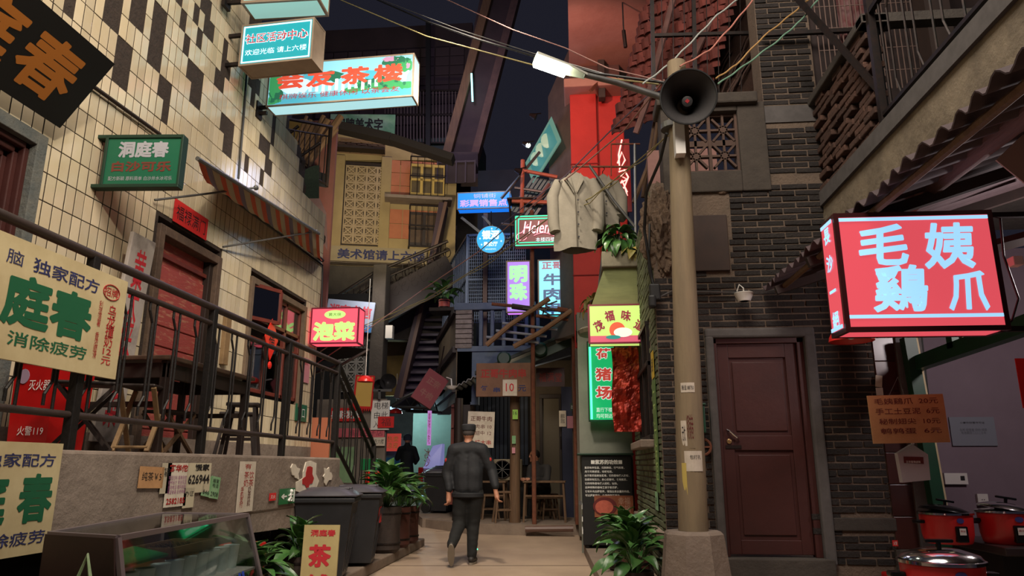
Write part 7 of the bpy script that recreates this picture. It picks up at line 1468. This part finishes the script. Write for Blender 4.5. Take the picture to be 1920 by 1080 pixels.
# ================================================================ end of the alley: signs and shops
P, w_, h_, _ = fit((616, 560), (704, 571), (616, 616), Y=15.2, yaw=0)
r = board('tin_sign', 'pale blue telecom sign with red characters half behind the pink pickle sign', P, w_, h_, .05, (0, R_(6), 0), M('pale_blue', srgb(160, 176, 206), .7), [('湘南电信', .5, .36, .9, .4, M('sign_red2', srgb(190, 70, 90), .7), dict(bold=.03))])
B().box(0, w_, -.004, 0, -h_, -h_ * .78).o('blue_band', M('mid_blue', srgb(50, 120, 190), .6), r, W=False); text('营业厅', r, w_ * .7, -h_ * .89, w_ * .4, h_ * .12, 'ink_white', y=-.007)
r = thing('black_awning', 'black fabric awning on a pipe below the pink pickle sign', 'awning', aY(640, 650, 11.5)); B().sheet(lambda u, v: aY(590 + 100 * u, 645 + 10 * u + (34 + -22 * u) * v, 11.4 + .6 * v), 8, 4, .01).o('fabric', 'black_cloth', r); B().tube([aY(588, 700, 11.3), aY(640, 684, 11.3), aY(692, 655, 11.3)], .022, 6).o('pipe', 'grey_metal', r)
P, w_, h_, _ = fit((667, 703), (703, 706), (663, 764), Y=14.55, yaw=0)
r = board('cloth_banner', 'yellow fringed noodle banner with black brush characters and red edges', P, w_, h_, .02, (0, R_(3), 0), 'red_paper', [('面霸一方', .5, .62, .24, .6, 'ink', dict(vert=True, bold=.02))]); B().box(w_ * .1, w_ * .92, -.003, 0, -h_ * .95, -h_ * .05).o('yellow_field', M('gold_cloth', srgb(200, 164, 84), .8), r, W=False); text('〇〇〇〇', r, w_ * .5, -h_ * .14, w_ * .7, h_ * .1, 'paint_red', y=-.006)
for k in range(9): B().prism([(w_ * k / 9, -h_), (w_ * (k + 1) / 9, -h_), (w_ * (k + .5) / 9, -h_ - .07)], lambda u, v, t: (u, t, v), .004, .016).o('fringe', 'red_paper', r, W=False)
r = yboard('notice_board', 'white lift direction board with black characters partly covered by red paper', (697, 751), (731, 752), (696, 806), 14.6, 'white', [('电梯', .55, .18, .75, .24, 'ink'), ('由此', .55, .5, .75, .24, 'ink'), ('入', .3, .82, .3, .22, 'ink')], .03, cat='sign')
yboard('red_paper_sheet', 'bright red paper sheet stuck over the white lift board', (709, 781), (739, 781), (709, 802), 14.56, 'red_paper', [('福', .5, .5, .6, .7, 'ink_maroon')], cat='paper')
yboard('shop_sign', 'pinkish shop name board below the white lift board', (630, 803), (721, 804), (630, 820), 14.64, M('sign_pinkred', srgb(190, 90, 100), .7), [('鑫鑫包子店', .62, .5, .7, .7, M('dark_pink', srgb(120, 40, 60), .7))], .04, cat='sign')
yboard('shop_sign', 'white sub board with black characters under the pinkish shop board', (700, 820), (722, 820), (700, 836), 14.62, 'paper', [('在六楼', .5, .5, .8, .6, 'ink')], .02, cat='sign')
yboard('shop_sign', 'red signboard with white characters left of the noodle banner', (617, 765), (680, 766), (617, 790), 14.65, 'red_paper', [('星彩发廊', .5, .5, .85, .6, 'ink_white', dict(bold=.03))], .04, cat='sign')
yboard('poster', 'greenish painted poster wall behind the stair railing', (600, 838), (665, 838), (600, 905), 13.4, M('mural_g', srgb(120, 150, 110), .8, n2=srgb(76, 110, 80), sc=6), (), .03, cat='poster')
tag(B().bev(*(lambda a, c: (a.x, c.x, 12.6, 12.9, c.z, a.z))(aY(676, 860, 12.6), aY(706, 882, 12.6)), .01).o('green_bag', 'green_plastic'), 'dark green bundle hanging behind the stair railing', 'bag')
tag(B().bev(*(lambda a, c: (a.x, c.x, 12.62, 12.9, c.z, a.z))(aY(684, 884, 12.6), aY(708, 918, 12.6)), .01).o('red_cloth', 'glossy_red'), 'bright orange-red panel below the green bundle behind the stair', 'panel')
tag(B().box(-4.3, -3.72, 10.76, 10.8, 1.2, 1.9).o('orange_panel', M('orange_wall', srgb(176, 104, 74), .8)), 'plain orange-brown panel at the end of the tiled wall above the steps', 'panel')
yboard('louvre_unit', 'white louvred ventilation unit by the concrete column', (723, 610), (736, 610), (723, 634), 15.2, 'white', (), .15, cat='vent')
hs = thing('small_horn_speaker', 'small grey horn loudspeaker pair on a bracket above the lift board', 'loudspeaker', aY(728, 720, 14.5)); rt2 = Vector((.3, -1, -.1)).to_track_quat('Z', 'Y').to_matrix().to_4x4()
for x, y, s_ in ((728, 716, 1.), (712, 722, .7)): c_ = aY(x, y, 14.5); B().lathe([(.17 * s_, 0), (.12 * s_, -.08), (.05 * s_, -.22), (.01, -.24)], c_, 18, rt2, True).o('horn', 'horn_grey', hs, smooth=True)
B().beam(aY(700, 732, 14.5), aY(735, 732, 14.5), .05).beam(aY(712, 732, 14.5), aY(712, 748, 14.5), .05, .05, (0, 1, 0)).o('bracket', 'grey_metal', hs)
ca = thing('arched_canopy', 'black arched metal canopy with open trusses over the far right shop', 'canopy', aY(790, 740, 14.6)); b = B()
cp_ = [aY(735, 762, 14.6), aY(760, 745, 14.6), aY(790, 732, 14.6), aY(822, 726, 14.6)]
for dy in (0, 1.2): b.tube([p + Vector((0, dy, 0)) for p in cp_], .04, 6).tube([cp_[0] + Vector((0, dy, 0)), aY(808, 766, 14.6) + Vector((0, dy, 0))], .03, 6).tube([cp_[1] + Vector((0, dy, 0)), aY(770, 763, 14.6) + Vector((0, dy, 0)), cp_[2] + Vector((0, dy, 0)), aY(800, 765, 14.6) + Vector((0, dy, 0))], .018, 5)
b.o('truss', 'black', ca); B().sheet(lambda u, v: cp_[0].lerp(cp_[3], u) + Vector((0, 1.2 * v, .12 * math.sin(PI * u))), 8, 2, .02).o('skin', 'black_cloth', ca)
# ice cream freezer, red crate, blue lamp, hand sanitiser
fz = thing('ice_cream_freezer', 'white and violet lit chest freezer on the far right kerb', 'freezer', aY(800, 905, 16.5)); a = aY(793, 878, 16.5); c = aY(823, 908, 16.5)
B().bev(a.x, c.x, 16.5, 17.1, c.z, a.z, .03).o('body', M('freezer_white', srgb(170, 160, 200), .4), fz); B().hexa([(a.x, 16.5, a.z), (c.x, 16.5, a.z), (c.x, 17.1, a.z), (a.x, 17.1, a.z), (a.x + .15, 16.8, a.z + .5), (c.x, 16.8, a.z + .55), (c.x, 17.1, a.z + .55), (a.x + .2, 17.1, a.z + .5)]).o('sloped_hood', EM('freezer_glow', srgb(150, 150, 210), .5), fz); text('冰沙', fz, .0, .55, .14, .4, 'paint_red', y=-.02, vert=True)
tag(B().bev(*(lambda a, c: (a.x, c.x, 16.9, 17.3, c.z, a.z))(aY(784, 876, 16.9), aY(795, 908, 16.9)), .02).o('red_locker', 'red_plastic'), 'narrow red locker left of the far freezer', 'locker')
lt = tag(B().sph(aY(803, 716, 14.2), .12, 8, (.5, .5, 1)).o('lantern', EM('lantern_blue', srgb(140, 190, 235), 1.6)), 'small glowing blue lantern near the tilted dark red sign', 'lantern')
yboard('neon_strip', 'pink lit vertical strip sign on the far right shop corner', (842 - 40, 770), (849 - 40, 770), (842 - 40, 835), 15.5, EM('pink_strip2', srgb(190, 130, 200), .8), [('美味小吃', .5, .5, .6, .9, 'paint_red', dict(vert=True))], .04, cat='sign')
yboard('lit_poster', 'red and yellow lit poster low behind the far standing person', (722, 813), (752, 813), (722, 846), 18.8, EM('poster_lit', srgb(200, 70, 60), .55), [('热卖\n凉皮', .5, .5, .7, .7, M('gold_ink', srgb(220, 180, 80), .6))], .04, cat='poster')
yboard('blue_water_tank', 'blue storage drum standing behind the far person', (722, 858), (742, 858), (722, 905), 18.6, M('drum_blue', srgb(40, 120, 180), .5), (), .4, cat='drum')
yboard('wheelie_bin', 'blue bin right of the far standing person', (772, 886), (788, 886), (772, 918), 19.2, M('bin_blue', srgb(40, 66, 110), .5), (), .4, cat='bin')
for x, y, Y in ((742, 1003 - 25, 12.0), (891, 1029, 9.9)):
    q = aZ(x, y, .012); o_ = tag(B().lathe([(.04, 0), (.04, .012), (.02, .018)], (q.x, q.y, gz(q.y)), 12).o('laser_dot', EM('laser_green', (.1, 1, .5), 2.5, False)), 'small green light spot on the ground ' + ('left of the walking man' if x < 800 else 'by the walking man\'s right foot'), 'light')  # laser dots on the ground, drawn as small glowing discs
# ================================================================ PEOPLE
def realize(b, name, mat, parent, vox, smooth_it=6, tex=None):
    o = b.o(name, mat, parent, W=False); m = o.modifiers.new('r', 'REMESH'); m.mode = 'VOXEL'; m.voxel_size = vox
    s = o.modifiers.new('s', 'SMOOTH'); s.iterations = smooth_it; s.factor = .5
    dg = bpy.context.evaluated_depsgraph_get(); me = bpy.data.meshes.new_from_object(o.evaluated_get(dg)); o.modifiers.clear(); old = o.data; o.data = me; bpy.data.meshes.remove(old); me.name = name; me.shade_smooth(); return o
def limb(b, pts, n=12):
    """rounded tapering chain: (point, radius[, depth factor])"""
    for p in pts: b.sph(p[0], p[1], 8, (1, p[2] if len(p) > 2 else 1, 1))
    for p, q in zip(pts, pts[1:]):
        P, Q = Vector(p[0]), Vector(q[0]); k = len(b.v); b.tube([P, Q], [p[1], q[1]], n)
        fp, fq = (p[2] if len(p) > 2 else 1), (q[2] if len(q) > 2 else 1)
        for i in range(k, k + n): b.v[i].y = P.y + (b.v[i].y - P.y) * fp
        for i in range(k + n, k + 2 * n): b.v[i].y = Q.y + (b.v[i].y - Q.y) * fq
    return b
def hand(b, wr, d, side, thumb, s=1., curl=.5):
    """wrist, finger direction, across-palm direction (towards little finger), closing direction"""
    d = Vector(d).normalized(); a = Vector(side).normalized(); c = d.cross(a).normalized() * thumb
    pc = Vector(wr) + d * .05 * s
    limb(b, [(Vector(wr), .026 * s), (pc + d * .0, .030 * s), (pc + d * .035 * s, .030 * s)])
    limb(b, [(pc + a * .022 * s + d * .03 * s, .018 * s), (pc - a * .022 * s + d * .03 * s, .018 * s)])
    for k, L in enumerate((.065, .075, .07, .052)):
        r0 = pc + a * (-.03 + .02 * k) * s + d * .045 * s; p1 = r0 + (d * math.cos(curl * .6) + c * math.sin(curl * .6)) * L * .5 * s; p2 = p1 + (d * math.cos(curl * 1.8) + c * math.sin(curl * 1.8)) * L * .5 * s
        limb(b, [(r0, .0105 * s), (p1, .0095 * s), (p2, .008 * s)], 8)
    t0 = pc - a * .028 * s - d * .02 * s; t1 = t0 - a * .022 * s + d * .025 * s + c * .012 * s; t2 = t1 + d * .028 * s + c * .012 * s; limb(b, [(t0, .014 * s), (t1, .012 * s), (t2, .010 * s)], 8)
def head(b, c, s=1., fw=(0, 1, 0)):
    f = Vector(fw).normalized(); r = f.cross(Vector((0, 0, 1))).normalized(); c = Vector(c); m = Matrix((r, f, (0, 0, 1))).transposed().to_4x4()
    b.sph(c, .1 * s, 14, (.78, .98, 1.13), m); b.sph(c + f * .03 * s - Vector((0, 0, .05 * s)), .065 * s, 10, (.85, 1, 1), m)
    b.sph(c + f * .108 * s - Vector((0, 0, .012 * s)), .014 * s, 6, (.8, 1, 1.6), m); b.sph(c + f * .085 * s - Vector((0, 0, .052 * s)), .014 * s, 6, (1.8, .7, .6), m); b.sph(c + f * .075 * s - Vector((0, 0, .09 * s)), .022 * s, 6)
    for k in (-1, 1): b.sph(c + r * .077 * s * k - Vector((0, 0, .005)), .02 * s, 6, (.4, .8, 1.3), m); b.sph(c + r * .033 * s * k + f * .083 * s + Vector((0, 0, .015 * s)), .014 * s, 6, (1.4, .6, .6), m)
def eyes(c, r_, s=1., fw=(0, 1, 0)):
    f = Vector(fw).normalized(); rr = f.cross(Vector((0, 0, 1))).normalized(); c = Vector(c)
    for k in (-1, 1):
        B().sph(c + rr * .033 * s * k + f * .094 * s + Vector((0, 0, .008 * s)), .009 * s, 6, (1.3, 1, .7)).o('eye', 'ink', r_, W=False); B().beam(c + rr * .018 * s * k + f * .1 * s + Vector((0, 0, .03 * s)), c + rr * .05 * s * k + f * .092 * s + Vector((0, 0, .03 * s)), .006, .007).o('eyebrow', 'ink', r_, W=False)
# --- the walking man, seen from behind
M('jacket', srgb(21, 23, 28), .75, n2=srgb(16, 17, 22), sc=8, bump=.2); M('trousers', srgb(16, 17, 17), .85, n2=srgb(22, 22, 22), sc=6); M('shoe', srgb(40, 36, 34), .6); M('sole', srgb(128, 118, 104), .7)
q = aZ(880, 1058, 0); mx, my = q.x + .0, q.y
mp = thing('person', 'elderly man in a dark jacket, black trousers and flat cap walking away down the alley', 'person', (mx, my, 0), 0)
hd = Vector((-.04, .06, 1.615))
# lengths: hip .86, knee .47; right foot planted at origin, left foot trailing toward viewer, heel raised
hipR, hipL = Vector((.06, .02, .88)), Vector((-.12, .02, .88))
kR, aR = Vector((.035, .06, .48)), Vector((.03, .0, .09)); kL, aL = Vector((-.14, .02, .47)), Vector((-.17, -.34, .24))
b = B(); head(b, hd, 1.0, (0, 1, -.1)); limb(b, [(hd - Vector((0, .01, .09)), .055), (Vector((-.045, .03, 1.44)), .06)])
limb(b, [(Vector((-.04, .03, 1.27)), .11, .7), (Vector((-.035, .02, 1.1)), .11, .7), (Vector((-.03, .02, .93)), .11, .7)])
shL, shR = Vector((-.215, .02, 1.38)), Vector((.135, .02, 1.38)); eL, eR = Vector((-.30, -.03, 1.12)), Vector((.26, -.02, 1.12)); wL, wR = Vector((-.245, .03, .88)), Vector((.27, .12, .93))
wL = Vector((-.27, -.06, .86)); wR = Vector((.335, -.1, .90)); eR = Vector((.27, .05, 1.13)); eL = Vector((-.31, .02, 1.11))
limb(b, [(Vector((-.12, .02, 1.36)), .05), (shL, .045), (eL, .045), (wL, .03)]); limb(b, [(Vector((.04, .02, 1.36)), .05), (shR, .045), (eR, .045), (wR, .03)])
limb(b, [(hipR, .095), (kR, .06), (aR, .042)]); limb(b, [(hipL, .095), (kL, .06), (aL, .042)])
hand(b, wL - Vector((0, 0, .01)), (.05, 0, -1), (-.3, -1, 0), 1, 1.1, .9); hand(b, wR - Vector((0, 0, .01)), (.25, -.15, -1), (.3, -1, 0), -1, 1.1, .7)
realize(b, 'body', 'skin', mp, .008, 3)
b = B(); limb(b, [(shL, .1, .95), (Vector((-.1, .03, 1.40)), .1, .95), (Vector((.02, .03, 1.40)), .1, .95), (shR, .1, .95)]); limb(b, [(Vector((-.10, .03, 1.3)), .13, .8), (Vector((-.10, .0, 1.1)), .13, .82), (Vector((-.09, .0, .9)), .125, .85)]); limb(b, [(Vector((.02, .03, 1.3)), .13, .8), (Vector((.03, .0, 1.1)), .135, .82), (Vector((.03, .0, .9)), .13, .85)])
limb(b, [(shL, .09), (eL, .073), (wL + Vector((.005, 0, .04)), .05)]); limb(b, [(shR, .09), (eR, .073), (wR + Vector((0, 0, .04)), .05)]); limb(b, [(Vector((-.045, .03, 1.40)), .075), (Vector((-.04, .05, 1.48)), .062)])
jk = realize(b, 'jacket', 'jacket', mp, .013, 8)
for v in jk.data.vertices:      # creases
    v.co += v.normal * (.006 * noise.noise(Vector((v.co.x * 5, v.co.y * 5, v.co.z * 9))) + .002 * noise.noise(v.co * 22))
B().lathe([(.155, 0), (.165, .01), (.165, .05), (.155, .06)], (-.033, 0, .80), 24, Matrix.Diagonal((1.25, .9, 1, 1))).o('hem_band', 'jacket', mp, W=False, smooth=True)
B().lathe([(.062, 0), (.066, .03), (.058, .05)], (-.042, .04, 1.43), 18).o('collar', 'ink_maroon', mp, W=False, smooth=True)
for e_, s_, k in ((eL, shL, -1), (eR, shR, 1)): q = e_.lerp(s_, .55); B().sph(q + Vector((k * .055, -.045, 0)), .03, 6, (.8, .6, 1)).o('red_patch', 'ink_red', mp, W=False)
b = B(); limb(b, [(Vector((-.10, .02, .88)), .115, .95), (Vector((.04, .02, .88)), .115, .95)]); limb(b, [(hipR - Vector((0, 0, .03)), .115), (kR, .085), (aR + Vector((0, 0, .02)), .062)]); limb(b, [(hipL - Vector((0, 0, .03)), .115), (kL, .085), (aL + Vector((0, 0, .02)), .062)])
tr_ = realize(b, 'trousers', 'trousers', mp, .013, 6)
for v in tr_.data.vertices: v.co += v.normal * .006 * noise.noise(Vector((v.co.x * 8, v.co.y * 8, v.co.z * 20)))
def shoe(r_, ank, pitch, yaw=0, n='shoe'):
    m = Matrix.Translation(ank) @ Matrix.Rotation(yaw, 4, 'Z') @ Matrix.Rotation(pitch, 4, 'X')
    b = B(); 
    for p, r1 in (((0, -.045, -.035), .042), ((0, .04, -.035), .04), ((0, .13, -.05), .04), ((0, .17, -.055), .034)): b.sph(m @ Vector(p), r1, 8, (1, 1, .9))
    for p, q, r1, r2 in (((0, -.045, -.035), (0, .04, -.035), .042, .04), ((0, .04, -.035), (0, .17, -.055), .042, .034)): b.tube([m @ Vector(p), m @ Vector(q)], [r1, r2], 10)
    realize(b, n, 'shoe', r_, .008, 3)
    B().prism([(.042 * math.sin(k * PI / 10) * (1 + .1 * math.cos(k * PI / 10)), .06 - .15 * math.cos(k * PI / 10)) for k in range(20)], lambda u, v, t: m @ Vector((u, v, t)), -.095, -.068).o('sole', 'sole', r_, W=False)
shoe(mp, aR + Vector((0, 0, .005)), 0, -.1); shoe(mp, aL, R_(-62), .1)
B().lathe([(.099, -.03), (.103, 0), (.102, .035), (.085, .05), (.01, .055)], hd + Vector((0, -.003, .055)), 24, Matrix.Diagonal((.92, 1.12, 1, 1))).o('cap', M('cap_cloth', srgb(34, 34, 38), .8), mp, W=False, smooth=True)
B().sheet(lambda u, v: hd + Vector(((v - .5) * .15, .10 + .055 * u * math.sin(PI * v) , .03 - .02 * u)), 4, 8, .006).o('cap_brim', 'cap_cloth', mp, W=False)
B().sph(hd + Vector((0, -.015, .0)), .094, 12, (.86, .98, .75)).o('hair', M('grey_hair', srgb(70, 64, 62), .9), mp, W=False, smooth=True)
eyes(hd, mp, 1.0)
# --- far standing person
q = aY(760, 945, 17.6); fx, fy = q.x, 17.6; fz0 = gz(fy)
fp = thing('person', 'person in a long dark coat and knitted hat standing far down the alley facing away', 'person', (fx, fy, fz0), 0)
b = B(); hd2 = Vector((0, .02, 1.53)); head(b, hd2, .95, (0, 1, 0)); limb(b, [(Vector((0, .01, 1.44)), .05), (Vector((0, 0, 1.36)), .055)]); limb(b, [(Vector((0, 0, 1.25)), .12, .75), (Vector((0, 0, .9)), .12, .75)])
for k in (-1, 1): limb(b, [(Vector((.08 * k, 0, .85)), .085), (Vector((.08 * k, .01, .47)), .055), (Vector((.08 * k, 0, .09)), .04)])
eb0, eb1 = Vector((-.25, .06, 1.1)), Vector((.25, .0, 1.08)); wr0, wr1 = Vector((-.13, .2, 1.22)), Vector((.18, .16, .98))
limb(b, [(Vector((-.16, 0, 1.31)), .055), (eb0, .042), (wr0, .03)]); limb(b, [(Vector((.16, 0, 1.31)), .055), (eb1, .042), (wr1, .03)]); hand(b, wr0, (.3, .4, .6), (1, 0, 0), 1); hand(b, wr1, (-.4, .5, .2), (0, 0, 1), 1)
realize(b, 'body', 'skin', fp, .01, 3)
b = B(); limb(b, [(Vector((-.12, 0, 1.32)), .08), (Vector((.12, 0, 1.32)), .08)]); limb(b, [(Vector((0, 0, 1.25)), .17, .72), (Vector((0, 0, 1.0)), .155, .75), (Vector((0, 0, .8)), .18, .75), (Vector((0, 0, .52)), .20, .75)]); limb(b, [(Vector((-.16, 0, 1.31)), .08), (eb0, .07), (wr0, .045)]); limb(b, [(Vector((.16, 0, 1.31)), .08), (eb1, .07), (wr1, .045)]); limb(b, [(Vector((0, 0, 1.36)), .08), (Vector((0, 0, 1.43)), .07)])
realize(b, 'long_coat', M('coat_dark', srgb(20, 26, 28), .8), fp, .016, 6)
for k in (-1, 1):
    b = B(); limb(b, [(Vector((.08 * k, 0, .5)), .07), (Vector((.08 * k, 0, .1)), .055)]); b.sph(Vector((.08 * k, .06, .05)), .05, 8, (1, 2, .9)); realize(b, 'boot', 'black', fp, .012, 3)
B().lathe([(.1, -.03), (.108, 0), (.1, .07), (.05, .12), (.01, .13)], hd2 + Vector((0, -.005, .02)), 20).o('knitted_hat', M('hat_blue', srgb(40, 50, 66), .9), fp, W=False, smooth=True)
B().bev(.02, .10, -.17, -.10, .22, .5, .01).o('white_bag', 'paper', fp, W=False)
eyes(hd2, fp, .95)
# --- seated man in the skewer shop
q = aY(1008, 860, 13.75); sx, sy = q.x, 13.75
sp_ = thing('person', 'seated man with short black hair and dark jacket behind the rustic table', 'person', (sx, sy, .24), 0)
b = B(); hd3 = Vector((-.06, .0, 1.12)); head(b, hd3, 1., (-.8, -.6, 0)); limb(b, [(Vector((-.04, 0, 1.03)), .052), (Vector((0, 0, .95)), .058)]); limb(b, [(Vector((.04, .02, .85)), .12, .8), (Vector((.1, .05, .5)), .13, .8)])
limb(b, [(Vector((.02, .05, .5)), .09), (Vector((-.28, -.06, .5)), .06), (Vector((-.3, -.1, .09)), .04)]); limb(b, [(Vector((.14, 0, .5)), .09), (Vector((-.12, -.2, .52)), .06), (Vector((-.16, -.22, .09)), .04)])
wa_, wb_ = Vector((-.2, -.22, .71)), Vector((-.1, -.3, .71)); limb(b, [(Vector((-.12, .0, .9)), .055), (Vector((-.16, -.02, .66)), .042), (wa_, .03)]); limb(b, [(Vector((.18, .0, .9)), .055), (Vector((.17, -.16, .68)), .042), (wb_, .03)]); hand(b, wa_, (-1, -.2, 0), (0, 1, 0), 1); hand(b, wb_, (-1, .1, 0), (0, 1, 0), 1)
realize(b, 'body', 'skin', sp_, .009, 3)
b = B(); limb(b, [(Vector((-.08, 0, .9)), .08), (Vector((.14, 0, .9)), .08)]); limb(b, [(Vector((.03, .02, .8)), .16, .8), (Vector((.09, .04, .52)), .16, .85)]); limb(b, [(Vector((-.12, 0, .9)), .08), (Vector((-.16, -.02, .66)), .065), (wa_, .045)]); limb(b, [(Vector((.18, 0, .9)), .08), (Vector((.17, -.16, .68)), .065), (wb_, .045)]); limb(b, [(Vector((-.01, 0, .95)), .07), (Vector((-.03, 0, 1.0)), .065)])
realize(b, 'jacket', M('jacket_grey', srgb(50, 48, 48), .85), sp_, .014, 6)
b = B(); limb(b, [(Vector((.02, .05, .5)), .105), (Vector((-.28, -.06, .5)), .08), (Vector((-.3, -.1, .1)), .06)]); limb(b, [(Vector((.14, 0, .5)), .105), (Vector((-.12, -.2, .52)), .08), (Vector((-.16, -.22, .1)), .06)]); realize(b, 'trousers', 'trousers', sp_, .015, 4)
shoe(sp_, Vector((-.3, -.1, .095)), 0, 2.2); shoe(sp_, Vector((-.16, -.22, .095)), 0, 2.4)
b = B(); b.sph(hd3 + Vector((.015, .012, .03)), .1, 12, (.92, .92, .95)); b.o('hair', M('black_hair', srgb(16, 14, 14), .6), sp_, W=False, smooth=True); eyes(hd3, sp_, 1., (-.8, -.6, 0))
st = plain_stool('wooden_stool', 'wooden stool under the seated man', sx + .09, sy + .03, .24, .39, .17, 'wood')
# ================================================================ tidy: drop unused data
for o in list(COL.objects):
    if o.type == 'MESH' and len(o.data.vertices) == 0: bpy.data.objects.remove(o)
